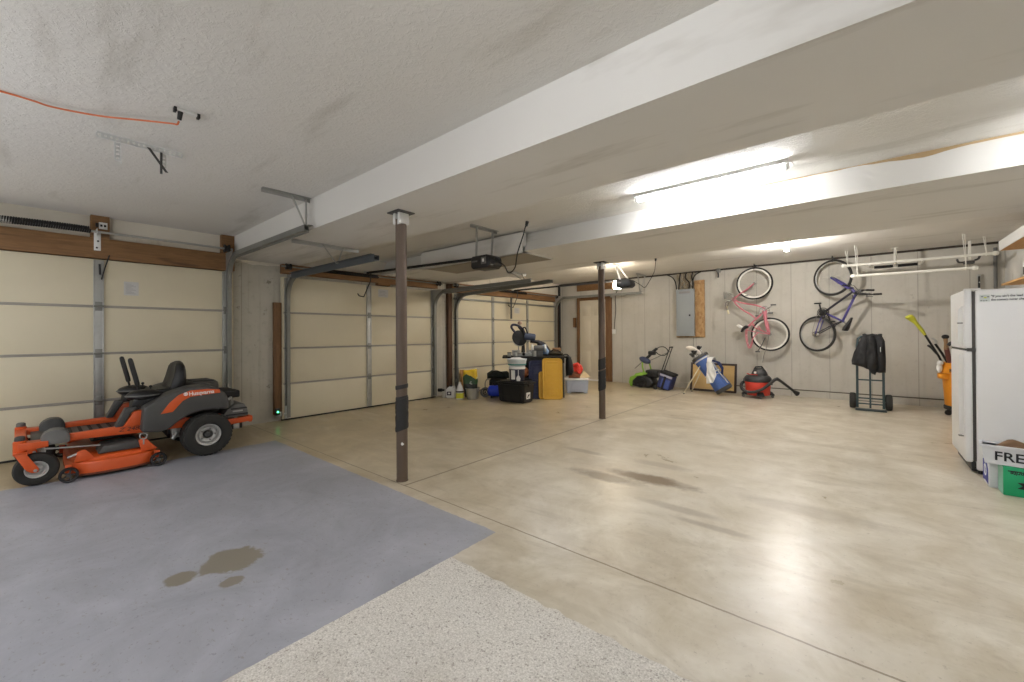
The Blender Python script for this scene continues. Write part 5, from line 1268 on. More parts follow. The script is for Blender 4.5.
part(t, 'backing', tilt(B().box(x0+0.02, x1-0.02, fy+0.012, fy+0.018, 0.02, z1-0.02), fy), M_DARKWOOD, smooth=0)

# ================================================================== SNOW THROWER AND COOLER
M_LIME = mat('lime_green', (132, 176, 62), 0.4, var=0.06)
gx, gy = -3.90, 9.46
t = thing('snow_thrower', 'small black and lime green snow thrower near the far wall', 'snow thrower', (gx, gy, 0))
b = B(); b.prism([(gx-0.24, 0.03), (gx+0.14, 0.02), (gx+0.20, 0.12), (gx+0.14, 0.25), (gx-0.02, 0.29), (gx-0.16, 0.26), (gx-0.25, 0.16)], 'xz', gy-0.19, gy+0.19, 0.03, 3); part(t, 'auger_housing', b, M_BLACK)
for ya, yb_ in ((gy-0.20, gy-0.16), (gy+0.16, gy+0.20)):
    b = B(); b.prism([(gx-0.26, 0.02), (gx-0.22, 0.02), (gx-0.21, 0.16), (gx-0.12, 0.265), (gx+0.02, 0.30), (gx+0.02, 0.33), (gx-0.15, 0.30), (gx-0.27, 0.24), (gx-0.29, 0.12)], 'xz', ya, yb_, 0.008); part(t, 'side_plate', b, M_LIME)
b = B(); b.prism([(gx-0.20, 0.27), (gx+0.06, 0.315), (gx+0.08, 0.35), (gx-0.06, 0.36), (gx-0.18, 0.32)], 'xz', gy-0.16, gy+0.16, 0.02, 3); part(t, 'top_cowl', b, M_LIME)
b = B()
for k in range(4): b.cyl((gx-0.05, gy-0.195, 0.14), (gx-0.05+0.10*math.cos(k*PI/2+0.4), gy-0.195, 0.14+0.10*math.sin(k*PI/2+0.4)), 0.014, n=8)
b.torus((gx-0.05, gy-0.195, 0.14), (0, 1, 0), 0.115, 0.012, 30, 8); part(t, 'wheel', b, M_BLACKM)
b = B(); b.box(gx+0.02, gx+0.28, gy-0.13, gy+0.15, 0.24, 0.42, 0.04, 3)
for k in range(4): b.box(gx+0.06, gx+0.24, gy-0.137, gy-0.125, 0.28+0.03*k, 0.292+0.03*k, 0.002)
part(t, 'motor_cover', b, M_BLACK)
b = B(); b.tube([(gx+0.02, gy-0.14, 0.30), (gx-0.03, gy-0.12, 0.48), (gx-0.04, gy-0.10, 0.58), (gx-0.02, gy-0.08, 0.66)], 0.016, 10); b.tube([(gx+0.08, gy+0.14, 0.30), (gx+0.04, gy+0.12, 0.50), (gx+0.02, gy+0.10, 0.64)], 0.016, 10); part(t, 'lower_handle', b, M_LIME)
b = B(); b.sphere((gx+0.0, gy-0.06, 0.64), 0.10, (1.25, 0.8, 0.7), 18, 12, Euler((0, 0.5, 0))); part(t, 'discharge_chute', b, mat('slate_blue_plastic', (58, 66, 92), 0.5))
b = B(); b.tube(catmull([(gx+0.0, gy-0.05, 0.66), (gx+0.08, gy-0.04, 0.74), (gx+0.14, gy, 0.84), (gx+0.22, gy+0.02, 0.92)], 5), 0.03, 10); b.box(gx+0.06, gx+0.19, gy-0.08, gy+0.08, 0.76, 0.86, 0.03); part(t, 'control_box', b, M_BLACK)
b = B(); b.tube(catmull([(gx+0.20, gy, 0.88), (gx+0.26, gy, 0.945), (gx+0.36, gy, 0.955), (gx+0.43, gy, 0.89), (gx+0.43, gy, 0.82), (gx+0.36, gy, 0.76), (gx+0.26, gy, 0.78), (gx+0.20, gy, 0.84)], 5), 0.010, 8); part(t, 'handle_loop', b, M_BLACK)
b = B(); b.cyl((gx-0.36, gy+0.34, 0.40), (gx+0.0, gy+0.02, 0.68), 0.009, n=8); b.cyl((gx+0.06, gy+0.0, 0.62), (gx+0.42, gy+0.3, 0.86), 0.009, n=8); part(t, 'crank_rod', b, M_GALVD)

for o in list(t.children): o.data.transform(Matrix.Diagonal((1.18, 1.0, 1.0, 1)))
cx, cy = -3.44, 9.34
t = thing('rolling_cooler', 'navy soft-sided rolling cooler with tall pull handle by the golf stand leg', 'cooler', (cx, cy, 0))
def tl(b, a=0.30): bmesh.ops.transform(b.bm, matrix=Matrix.Translation((cx-0.12, cy, 0.02)) @ Matrix.Rotation(a, 4, 'Y') @ Matrix.Translation((-cx+0.12, -cy, -0.02)), verts=b.bm.verts); return b
M_NAVY = mat('cooler_navy', (44, 50, 92), 0.7, var=0.12, bump=0.15)
b = B(); b.box(cx-0.14, cx+0.16, cy-0.15, cy+0.15, 0.06, 0.40, 0.035, 3); part(t, 'body', tl(b), M_NAVY)
b = B(); b.box(cx-0.145, cx+0.17, cy-0.155, cy+0.155, 0.395, 0.45, 0.02, 3); part(t, 'lid', tl(b), M_BLACKM)
b = B(); b.box(cx-0.13, cx+0.15, cy-0.156, cy-0.148, 0.345, 0.39, 0.002); part(t, 'zip_band', tl(b), mat('pale_lavender', (178, 176, 190), 0.6))
b = B(); b.box(cx-0.06, cx+0.14, cy-0.175, cy-0.145, 0.09, 0.30, 0.02, 3); part(t, 'front_pocket', tl(b), mat('cooler_blue', (66, 84, 150), 0.7))
b = B(); b.box(cx-0.02, cx+0.03, cy-0.18, cy-0.172, 0.06, 0.36, 0.002); part(t, 'strap', tl(b), M_BLACKM)
b = B(); b.cyl((cx-0.15, cy-0.10, 0.30), (cx-0.15, cy-0.10, 1.0), 0.010, n=8); b.cyl((cx-0.15, cy+0.06, 0.30), (cx-0.15, cy+0.06, 1.0), 0.010, n=8); b.tube([(cx-0.15, cy-0.11, 1.0), (cx-0.15, cy+0.07, 1.0)], 0.016, 10); part(t, 'pull_handle', tl(b, 0.34), M_BLACK)
for yy in (cy-0.14, cy+0.14):
    b = B(); b.lathe([(0, -0.018), (0.045, -0.018), (0.05, -0.01), (0.05, 0.01), (0.045, 0.018), (0, 0.018)], (cx-0.14, yy, 0.05), (0, 1, 0), 22); part(t, 'wheel', b, M_BLACK)
b = B(); b.prism([(cx+0.02, 0.0), (cx+0.06, 0.0), (cx+0.10, 0.07), (cx+0.02, 0.09)], 'xz', cy-0.13, cy+0.13, 0.005); part(t, 'rest_foot', b, M_BLACK)

# ================================================================== ELECTRICAL PANEL
M_PANEL = mat('panel_grey', (150, 156, 158), 0.45, 0.1, var=0.04)
t = thing('electrical_panel', 'grey breaker panel under a bundle of cables on the far wall', 'electrical panel', (-3.13, 9.98, 1.74))
b = B(); b.box(-3.335, -2.935, 9.88, 9.995, 1.20, 2.29, 0.006); part(t, 'enclosure', b, M_PANEL)
b = B(); b.box(-3.295, -2.975, 9.872, 9.882, 1.235, 2.15, 0.004); d = part(t, 'panel_door', b, M_PANEL)
part(d, 'latch', B().box(-3.045, -3.01, 9.862, 9.874, 1.66, 1.70, 0.004), M_BLACK)
part(t, 'dead_front_label', B().box(-3.27, -3.02, 9.8795, 9.8815, 2.19, 2.24, 0.0005), MATS['faint_print'])
b = B(); random.seed(11)
for k in range(16):
    xa = -3.31+0.36*k/15+0.015*random.uniform(-1, 1); xb = -3.30+0.34*random.random()
    b.tube(catmull([(xb, 9.93+0.03*random.random(), 2.28), (xb*0.6+xa*0.4+0.03*random.uniform(-1, 1), 9.90+0.05*random.random(), 2.40), (xa+0.03*random.uniform(-1, 1), 9.90+0.05*random.random(), 2.54), (xa, 9.91, 2.66)], 4), 0.011, 6)
cb = part(t, 'cable_bundle', b, mat('romex_cable', (150, 138, 116), 0.6, var=0.3, nscale=30))
b = B()
for xa, xb in ((-3.25, -3.28), (-3.12, -3.05), (-2.98, -2.97)): b.tube(catmull([(xb, 9.90, 2.28), (xb+0.02, 9.885, 2.42), (xa, 9.885, 2.55), (xa+0.02, 9.90, 2.68)], 5), 0.014, 8)
b.tube(catmull([(-2.96, 9.90, 2.30), (-2.955, 9.89, 2.48), (-2.90, 9.89, 2.60), (-2.78, 9.90, 2.66)], 6), 0.012, 8); b.tube(catmull([(-3.33, 9.92, 2.30), (-3.36, 9.91, 2.48), (-3.44, 9.91, 2.60), (-3.55, 9.92, 2.66)], 6), 0.012, 8)
part(t, 'dark_cable', b, M_BLACKM)
single('backing_board', 'strand board strip fixed behind the breaker panel', 'board', B().box(-2.95, -2.73, 9.955, 9.998, 1.195, 2.48, 0.002).box(-3.36, -2.73, 9.96, 9.998, 1.17, 1.195, 0.002), M_OSB)
b = B(); b.prism([(-2.99, 1.19), (-2.98, 1.19), (-2.98, 0.12), (-2.99, 0.12)], 'xz', 9.985, 9.998)
single('conduit_pipe', 'thin grey conduit running down from the breaker panel', 'conduit', b, M_GALVD)

# hanging clamp on the sill between panel and pink bicycle
t = thing('wall_clamp', 'grey spring clamp hanging from the sill between panel and pink bicycle', 'clamp', (-2.43, 9.93, 2.6))
b = B(); b.prism([(-2.47, 2.69), (-2.38, 2.69), (-2.39, 2.62), (-2.42, 2.60), (-2.46, 2.62)], 'xz', 9.88, 9.96, 0.006); part(t, 'jaw', b, M_MGREY)
b = B(); b.tube([(-2.43, 9.90, 2.61), (-2.415, 9.89, 2.55), (-2.42, 9.89, 2.49)], 0.018, 10); part(t, 'handle', b, M_DGREY)

# ================================================================== ORANGE BIN AND YARD TOOLS
M_BIN = mat('bin_orange_yellow', (226, 146, 34), 0.45, var=0.05)
ox, oy = 1.20, 9.12
t = thing('wheeled_bin', 'orange-yellow round trash bin on dark dolly half behind the refrigerator', 'trash bin', (ox, oy, 0))
b = B(); b.lathe([(0, 0.13), (0.235, 0.13), (0.25, 0.15), (0.275, 0.60), (0.282, 0.72), (0.30, 0.73), (0.305, 0.79), (0.295, 0.80), (0.27, 0.79), (0.262, 0.70), (0.23, 0.20), (0, 0.18)], (ox, oy, 0), n=44); part(t, 'barrel', b, M_BIN)
b = B(); b.lathe([(0.27, 0.635), (0.318, 0.645), (0.318, 0.70), (0.308, 0.745), (0.28, 0.75)], (ox, oy, 0), n=44); part(t, 'rim_band', b, M_BIN)
for a in (R(200), R(20)):
    b = B(); b.box(-0.045, 0.045, -0.08, 0.08, 0.55, 0.64, 0.02, mtx=Matrix.Translation((ox, oy, 0)) @ Matrix.Rotation(a, 4, 'Z') @ Matrix.Translation((0.285, 0, 0))); part(t, 'handle', b, M_BIN)
b = B(); b.lathe([(0, 0.085), (0.25, 0.085), (0.262, 0.10), (0.262, 0.14), (0.25, 0.15), (0, 0.15)], (ox, oy, 0), n=36); dl = part(t, 'dolly', b, M_BLACKM)
for k in range(5):
    a = 2*PI*k/5+R(200); c = (ox+0.235*math.cos(a), oy+0.235*math.sin(a), 0.042)
    part(dl, 'caster', B().lathe([(0, -0.015), (0.038, -0.015), (0.042, -0.008), (0.042, 0.008), (0.038, 0.015), (0, 0.015)], c, (math.sin(a), -math.cos(a), 0), 18).cyl((c[0], c[1], 0.05), (c[0], c[1], 0.10), 0.012, n=8), M_BLACK)
# raised dark lettering on the band, facing the room
for i, ch in enumerate('BRUTE'):
    a = R(226+7.5*i); o = (ox+0.3195*math.cos(a), oy+0.3195*math.sin(a), 0.667); text(t, ch, 0.062, M_LETTERK, o, (-math.sin(a), math.cos(a), 0), (0, 0, 1), bold=0.002)
def bin_tool(name, label, cat, pts, r, mtl, extra=None):
    tt = thing(name, label, cat, pts[0]); part(tt, 'shaft', B().tube(pts, r, 10), mtl); return tt
tt = bin_tool('string_trimmer', 'yellow-green headed pole tool leaning out of the orange bin', 'trimmer', [(1.10, 9.10, 0.30), (0.88, 9.02, 0.90), (0.72, 8.98, 1.25)], 0.014, M_BLACKM)
b = B(); rings = []
for p, r_ in (((0.735, 8.985, 1.22), 0.018), ((0.70, 8.98, 1.29), 0.026), ((0.63, 8.97, 1.41), 0.026), ((0.59, 8.96, 1.47), 0.045), ((0.555, 8.955, 1.505), 0.05), ((0.535, 8.95, 1.52), 0.03)):
    d = Vector((-0.2, -0.03, 0.27)).normalized(); n_ = d.cross(Vector((0, 1, 0))).normalized(); w_ = d.cross(n_)
    rings.append([Vector(p)+n_*r_*math.cos(2*PI*k/12)+w_*r_*1.3*math.sin(2*PI*k/12) for k in range(12)])
b.loft(rings); part(tt, 'motor_head', b, mat('yellow_green', (188, 186, 48), 0.45))
b = B(); b.tube([(0.86, 9.0, 0.93), (0.80, 8.95, 1.02), (0.76, 8.93, 1.06)], 0.016, 8); part(tt, 'side_grip', b, M_BLACK)
tt = bin_tool('shovel_handle', 'dark brown wooden handle standing in the orange bin', 'handle', [(1.10, 9.02, 0.35), (0.98, 8.94, 0.86), (0.955, 8.93, 1.02)], 0.03, mat('maroon_handle', (92, 44, 36), 0.6))
b = B(); b.tube([(0.955, 8.93, 1.0), (0.95, 8.925, 1.10), (0.945, 8.925, 1.18)], [0.03, 0.022, 0.026], 12); part(tt, 'grip', b, mat('tan_grip', (140, 110, 76), 0.6)); b = B(); b.sphere((0.945, 8.925, 1.19), 0.042, (1, 1, 0.8)); part(tt, 'knob', b, M_BLACKM)
tt = bin_tool('grabber_tool', 'black curved handle tool poking from the orange bin by the refrigerator', 'tool', [(1.18, 9.0, 0.40), (1.09, 8.92, 0.90), (1.06, 8.90, 1.02)], 0.014, M_BLACK)
b = B(); b.tube(catmull([(1.06, 8.90, 1.0), (1.05, 8.90, 1.08), (1.0, 8.90, 1.10), (0.97, 8.90, 1.06)], 6), 0.022, 10); part(tt, 'pistol_grip', b, M_BLACK)
tt = bin_tool('lopper', 'black lopper handle with grey blade in the orange bin', 'tool', [(1.15, 9.14, 0.40), (0.92, 9.06, 0.94), (0.85, 9.05, 1.08)], 0.015, M_BLACKM)
b = B(); b.prism([(0.86, 1.07), (0.83, 1.14), (0.80, 1.17), (0.83, 1.18), (0.87, 1.13), (0.885, 1.08)], 'xz', 9.045, 9.055, 0.002); part(tt, 'blade', b, M_GALV)
b = B(); b.sphere((0.885, 8.97, 0.72), 0.055, (0.6, 0.7, 1.3), 16, 10); b.sphere((0.89, 8.96, 0.79), 0.045, (0.8, 0.8, 0.9), 14, 8)
single('cloth_rag', 'white cloth rag hung over the rim of the orange bin', 'rag', b, M_WHITE, smooth=60)
b = B(); b.sphere((1.12, 8.96, 0.83), 0.10, (1.0, 0.8, 0.6), 18, 10); b.sphere((1.05, 8.93, 0.81), 0.05, (1.2, 0.8, 0.8), 14, 8)
single('cloth_bundle', 'dark red cloth bundle lying in the top of the orange bin', 'cloth', b, mat('dark_red_cloth', (112, 44, 48), 0.85, bump=0.2), smooth=60)

# ================================================================== CEILING RACK AND WALL HANGERS
M_PVC = mat('pvc_white', (226, 224, 214), 0.4, var=0.02)
def rail(label, p, q):
    t = thing('hanging_rail', label, 'hanging rail', p, 'white rails hung on cords')
    p, q = Vector(p), Vector(q); d = (q-p).normalized()
    part(t, 'pipe', B().cyl(p, q, 0.021, n=16), M_PVC)
    for e in (p, q): part(t, 'end_cap', B().sphere(e, 0.034, (1.15, 1, 1), 16, 10), M_PVC)
    for e, s in ((p+d*0.05, 1), (q-d*0.09, -1)):
        zc = 2.69
        part(t, 'cord', B().tube([(e.x-0.03, e.y, zc), (e.x, e.y-0.005, e.z+0.022)], 0.004, 6).tube([(e.x+0.0, e.y+0.05, zc), (e.x+0.004, e.y+0.005, e.z+0.022)], 0.004, 6), M_PVC)
        part(t, 'ring', B().torus(e, tuple(d), 0.024, 0.006, 18, 6), M_PVC)
rail('white rail on cords higher and nearer the concrete wall', (-0.24, 9.25, 2.425), (1.50, 9.25, 2.42))
rail('white rail on cords lower and farther out from the wall', (-0.11, 8.80, 2.19), (1.235, 8.80, 2.18))
t = thing('grip_bar', 'white bracket with black padded bar hanging above the hand truck', 'bar', (0.43, 9.5, 2.69))
part(t, 'drop_pipe', B().cyl((0.43, 9.5, 2.69), (0.43, 9.5, 2.36), 0.020, n=14), M_PVC)
part(t, 'flange', B().lathe([(0, 2.69), (0.045, 2.69), (0.045, 2.678), (0.022, 2.67), (0, 2.67)], (0.43, 9.5, 0), n=20), M_PVC)
for xa, xb in ((0.16, 0.40), (0.46, 0.70)): part(t, 'foam_pad', B().cyl((xa, 9.5, 2.385), (xb, 9.5, 2.385), 0.024, n=14), M_BLACKM)
part(t, 'cross_pipe', B().tube(catmull([(0.10, 9.5, 2.44), (0.11, 9.5, 2.405), (0.15, 9.5, 2.385), (0.43, 9.5, 2.385), (0.71, 9.5, 2.385), (0.75, 9.5, 2.405), (0.76, 9.5, 2.44)], 5), 0.016, 12), M_PVC)
t = thing('rail_hanger', 'white hanger with dark clamp above the refrigerator on the bike wall', 'hanger', (1.29, 9.6, 2.69))
part(t, 'drop_pipe', B().box(1.275, 1.305, 9.58, 9.61, 2.36, 2.69, 0.005), M_PVC)
b = B(); b.box(1.22, 1.34, 9.55, 9.64, 2.33, 2.38, 0.012); b.tube(catmull([(1.22, 9.58, 2.36), (1.17, 9.58, 2.37), (1.15, 9.58, 2.42)], 5), 0.014, 8); part(t, 'clamp', b, M_DGREY)
b = B(); b.tube(catmull([(1.34, 9.58, 2.38), (1.38, 9.58, 2.40), (1.40, 9.58, 2.46)], 5), 0.014, 8); part(t, 'clamp_arm', b, M_DGREY)
single('corner_pipe', 'thin grey pipe running up the wall corner above the refrigerator', 'pipe', B().cyl((1.615, 9.965, 0.14), (1.615, 9.965, 2.60), 0.022, n=12), M_MGREY)
t = thing('wall_tool', 'small dark tool hanging on the concrete wall just above the refrigerator', 'tool', (1.44, 9.96, 2.05))
part(t, 'handle', B().box(1.425, 1.45, 9.945, 9.97, 1.97, 2.16, 0.006), M_BLACK); part(t, 'jaw', B().box(1.415, 1.46, 9.95, 9.97, 2.13, 2.19, 0.006), M_GALV); part(t, 'screw', B().cyl((1.44, 9.93, 2.06), (1.44, 9.998, 2.06), 0.008, n=8), M_GALVL)

# white wall shelving over the refrigerator
t = thing('wall_shelf', 'upper wooden shelf with white edge on the white wall', 'shelf', (1.56, 8.0, 2.34), 'shelves on the white wall')
part(t, 'board', B().box(1.395, XR-0.002, 6.4, 8.36, 2.335, 2.355, 0.002), M_BOARD)
part(t, 'edge_band', B().box(1.385, 1.397, 6.4, 8.36, 2.335, 2.46, 0.002), M_WHITEM)
for yy in (6.6,):
    part(t, 'shelf_bracket', B().prism([(1.45, 2.335), (XR-0.002, 2.335), (XR-0.002, 2.14)], 'xz', yy-0.012, yy+0.012, 0.002), M_WHITEM)
t = thing('wall_shelf', 'lower wooden shelf behind the top of the refrigerator', 'shelf', (1.56, 8.0, 1.89), 'shelves on the white wall')
part(t, 'board', B().box(1.41, XR-0.002, 6.4, 8.40, 1.875, 1.90, 0.002), M_BOARD)
for yy in (6.6,):
    part(t, 'shelf_bracket', B().prism([(1.45, 1.875), (XR-0.002, 1.875), (XR-0.002, 1.70)], 'xz', yy-0.012, yy+0.012, 0.002), M_WHITEM)
t = thing('spray_can', 'pale spray can with dark label standing on the lower shelf', 'can', (1.47, 7.55, 1.90))
part(t, 'body', B().lathe([(0, 0.001), (0.033, 0.001), (0.035, 0.01), (0.035, 0.17), (0.026, 0.195), (0, 0.195)], (1.47, 7.55, 1.90), n=22), M_GALVL)
part(t, 'cap', B().lathe([(0, 0.19), (0.027, 0.19), (0.027, 0.245), (0.02, 0.255), (0, 0.255)], (1.47, 7.55, 1.90), n=20), M_WHITE)
part(t, 'label', B().lathe([(0.0355, 0.03), (0.0355, 0.12)], (1.47, 7.55, 1.90), n=22), M_DGREY)
t = thing('spray_can', 'white bottle standing on the lower shelf beside the spray can', 'bottle', (1.50, 7.28, 1.90))
part(t, 'body', B().lathe([(0, 0.001), (0.045, 0.001), (0.047, 0.012), (0.047, 0.15), (0.03, 0.19), (0.016, 0.20), (0.016, 0.22), (0, 0.22)], (1.50, 7.28, 1.90), n=22), M_WHITE)
part(t, 'cap', B().lathe([(0, 0.22), (0.02, 0.22), (0.02, 0.25), (0, 0.25)], (1.50, 7.28, 1.90), n=16), M_BLACK)
t.name = 'plastic_bottle'

# ================================================================== REFRIGERATOR
fx0, fx1, fy0, fy1, fz1 = 0.765, 1.44, 5.46, 6.20, 1.64
t = thing('refrigerator', 'white two-door refrigerator with a bumper sticker high on its side', 'refrigerator', (1.05, 5.8, 0))
b = B(); b.box(fx0, fx1, fy0, fy1, 0.035, fz1, 0.012, 3); part(t, 'cabinet', b, M_WHITEM)
part(t, 'gasket', B().box(fx0-0.022, fx0+0.002, fy0+0.012, fy1-0.012, 0.11, fz1-0.012, 0.004), mat('gasket_grey', (70, 66, 62), 0.7, var=0.3, nscale=25))
for nm, z0_, z1_ in (('freezer_door', 1.113, fz1+0.006), ('main_door', 0.10, 1.098)):
    b = B(); b.box(0.695, fx0-0.02, fy0+0.002, fy1-0.002, z0_, z1_, 0.016, 3); d = part(t, nm, b, M_WHITEM)
    za, zb_ = (1.135, 1.50) if nm == 'freezer_door' else (0.32, 1.075)
    yh = fy0+0.075
    b = B(); b.loft([[(x, yh+dy, z) for x, dy in ((0.695, -0.016), (0.695-o*0.7, -0.010), (0.695-o*0.7, 0.010), (0.695, 0.016))] for z, o in ((za, 0.008), (za+0.03, 0.04), ((za+zb_)/2, 0.045), (zb_-0.03, 0.04), (zb_, 0.008))]); h = part(d, 'door_handle', b, M_WHITE)
    b = B(); b.box(0.662, 0.696, yh-0.018, yh+0.018, (z0_+0.215 if nm == 'main_door' else 1.34), (z0_+0.225 if nm == 'main_door' else 1.352), 0.002); part(h, 'handle_seam', b, M_GALVD)
part(t, 'door_gap', B().box(0.70, fx0-0.021, fy0+0.01, fy1-0.01, 1.097, 1.114), MATS['gasket_grey'])
part(t, 'top_hinge', B().box(0.70, 0.80, fy0+0.01, fy0+0.05, fz1-0.002, fz1+0.014, 0.004), M_WHITE)
part(t, 'middle_hinge', B().box(0.71, fx0+0.0, fy0-0.004, fy0+0.01, 1.09, 1.12, 0.002), M_DGREY)
part(t, 'kick_grille', B().box(fx0-0.03, fx0+0.03, fy0+0.03, fy1-0.03, 0.02, 0.10, 0.004), M_BLACK)
part(t, 'base_frame', B().box(fx0+0.02, fx1-0.02, fy0+0.012, fy1-0.02, 0.012, 0.04), M_BLACK)
for x, y in ((fx0+0.03, fy0+0.04), (fx1-0.05, fy0+0.04), (fx0+0.03, fy1-0.05), (fx1-0.05, fy1-0.05)):
    part(t, 'leveling_foot', B().cyl((x, y, 0), (x, y, 0.04), 0.02, n=12), M_BLACK)
st = part(t, 'bumper_sticker', B().box(fx0+0.020, fx0+0.40, fy0-0.0012, fy0+0.001, 1.525, 1.598), mat('sticker_white', (226, 226, 222), 0.4, var=0.01), smooth=0)
b = B()   # little sled-dog scene printed at the sticker's end
b.box(fx0+0.025, fx0+0.085, fy0-0.0018, fy0-0.0012, 1.532, 1.590)
part(st, 'printed_scene', b, mat('sticker_sky', (200, 206, 200), 0.5, var=0.15, nscale=40), smooth=0)
b = B()
for (x, z, r_, mz) in ((0.075, 1.54, 0.006, 0.7), (0.09, 1.538, 0.006, 0.7), (0.105, 1.54, 0.006, 0.7), (0.08, 1.575, 0.008, 0.5), (0.116, 1.572, 0.008, 0.6)): b.sphere((fx0-0.04+x, fy0-0.0018, z), r_, (1, 0.05, mz), 10, 6)
part(st, 'printed_dogs', b, M_DGREY)
part(st, 'printed_sun', B().sphere((fx0+0.058, fy0-0.0018, 1.566), 0.009, (1.1, 0.05, 0.7), 12, 6), mat('sticker_yellow', (200, 204, 84), 0.5))
text(st, '"If you ain\'t the lead dog,', 0.026, M_LETTERK, (fx0+0.092, fy0-0.0014, 1.567), (1, 0, 0), (0, 0, 1), ext=0.0003, sx=0.86, bold=0.0008)
text(st, 'the scenery never changes"', 0.026, M_LETTERK, (fx0+0.092, fy0-0.0014, 1.537), (1, 0, 0), (0, 0, 1), ext=0.0003, sx=0.80, bold=0.0008)

# cartons stacked by the refrigerator
M_CARTW = mat('carton_white', (220, 222, 226), 0.6, var=0.03)
M_CARTB = mat('carton_blue', (56, 62, 150), 0.6)
M_CARTG = mat('carton_green', (22, 160, 104), 0.5, var=0.04)
def rotz(b, c, a): bmesh.ops.transform(b.bm, matrix=Matrix.Translation(c) @ Matrix.Rotation(a, 4, 'Z') @ Matrix.Translation(-Vector(c)), verts=b.bm.verts); return b
t = thing('drink_carton', 'white and blue drink carton behind the green carton', 'carton', (0.96, 5.17, 0))
part(t, 'box', B().box(0.775, 1.17, 5.075, 5.30, 0.001, 0.225, 0.004), M_CARTW)
b = B(); b.prism([(5.10, 0.02), (5.20, 0.03), (5.285, 0.02), (5.285, 0.19), (5.22, 0.20), (5.15, 0.18), (5.11, 0.14)], 'yz', 0.773, 0.776); part(t, 'blue_print', b, M_CARTB)
b = B(); b.torus((0.7735, 5.20, 0.115), (1, 0, 0), 0.042, 0.010, 24, 6, 0.0015); b.box(0.772, 0.7745, 5.19, 5.21, 0.07, 0.16); part(t, 'round_emblem', b, M_CARTW)
t = thing('drink_carton', 'green soda carton with black splash standing upside down', 'carton', (1.02, 4.98, 0))
part(t, 'box', B().box(0.822, 1.22, 4.905, 5.065, 0.001, 0.222, 0.004), M_CARTG)
part(t, 'side_panel', B().box(0.8205, 0.8225, 4.91, 5.06, 0.004, 0.218), mat('pale_green_print', (150, 200, 180), 0.6))
text(t, 'Sprite', 0.042, M_LETTERK, (0.945, 4.904, 0.190), (-1, 0, 0), (0, 0, -1), ext=0.0008, shear=0.25, sx=0.85, bold=0.001)
b = B()
for k in range(1): b.box(0.845, 0.915, 4.903, 4.9055, 0.188, 0.196)
part(t, 'small_print', b, M_LETTERK)
b = B(); star = []
for k in range(18):
    a = 2*PI*k/18; rr_ = 0.078 if k % 2 == 0 else 0.046; star.append((0.965+rr_*math.cos(a), 0.088+rr_*0.85*math.sin(a)))
b.prism(star, 'xz', 4.9025, 4.9055); part(t, 'black_splash', b, M_BLACK)
t = thing('produce_box', 'open white produce tray box stacked on top of the cartons', 'box', (0.96, 5.10, 0.23))
b = B(); z0_, z1_ = 0.227, 0.375
lo = [(0.752, 4.935), (1.20, 4.935), (1.20, 5.09), (0.752, 5.09)]; hi = [(0.735, 4.925), (1.215, 4.925), (1.215, 5.10), (0.735, 5.10)]
def shr(P, d): return [(P[0][0]+d, P[0][1]+d), (P[1][0]-d, P[1][1]+d), (P[2][0]-d, P[2][1]-d), (P[3][0]+d, P[3][1]-d)]
b.loft([[(*p, z0_) for p in lo], [(*p, z1_) for p in hi], [(*p, z1_) for p in shr(hi, 0.006)], [(*p, z0_+0.006) for p in shr(lo, 0.006)]]); part(t, 'tray', b, M_CARTW)
b = B(); b.loft([[(*p, z1_-0.016) for p in shr(hi, -0.010)], [(*p, z1_) for p in shr(hi, -0.012)], [(*p, z1_) for p in shr(hi, 0.002)], [(*p, z1_-0.016) for p in shr(hi, 0.002)]]); part(t, 'rim', b, M_CARTW)
text(t, 'FRESH', 0.098, M_LETTERK, (0.80, 4.9305, 0.262), (1, 0, 0), (0, -0.067, 1), ext=0.001, sx=1.0, bold=0.0015)
for o in t.children: o.data.transform(Matrix.Translation(Vector((0.735, 4.93, 0))-Vector(t.location)) @ Matrix.Rotation(-R(8), 4, 'Z') @ Matrix.Translation(Vector(t.location)-Vector((0.735, 4.93, 0)))); o.data.transform(Matrix.Translation((-0.022, 0, 0)))
t = thing('produce', 'brown crumpled paper lying in the open white produce box', 'paper', (0.95, 5.08, 0.24))
b = B(); b.pillow([(0.80, 4.955), (1.05, 4.955), (1.12, 5.01), (1.05, 5.06), (0.85, 5.065), (0.78, 5.02)], (0, 0, 0.345), (1, 0, 0), (0, 1, 0), 0.045, 0.09, 0.05, 0.025, 0.02, 24, 6); part(t, 'paper', b, mat('kraft_brown', (120, 92, 66), 0.85, var=0.25), 60)
t.name = 'paper_wad'

# ================================================================== CLUTTER BEFORE THE THIRD DOOR
u45 = Vector((0.762, 0.648, 0)).normalized()      # direction across these things as they stand
v45 = Vector((-0.648, 0.762, 0)).normalized()     # direction away from the room
def obox(b, c, hw, hd, z0, z1, bev=0.0, a=None, taper=1.0):
    """box standing at c, half width along u, half depth along v, optional taper to the foot"""
    U, V = (u45, v45) if a is None else (Vector((math.cos(a), math.sin(a), 0)), Vector((-math.sin(a), math.cos(a), 0)))
    t_ = bmesh.new(); bmesh.ops.create_cube(t_, size=1)
    for q in t_.verts:
        k = taper if q.co.z < 0 else 1.0
        q.co = Vector(c)+U*(q.co.x*2*hw*k)+V*(q.co.y*2*hd*k)+Vector((0, 0, (z0+z1)/2+q.co.z*(z1-z0)-c[2]))
    if bev: bmesh.ops.bevel(t_, geom=t_.edges[:], offset=bev, segments=2, affect='EDGES')
    b._join(t_); return b
def at(c, du=0.0, dv=0.0, z=0.0): return Vector((c[0], c[1], 0))+u45*du+v45*dv+Vector((0, 0, z))

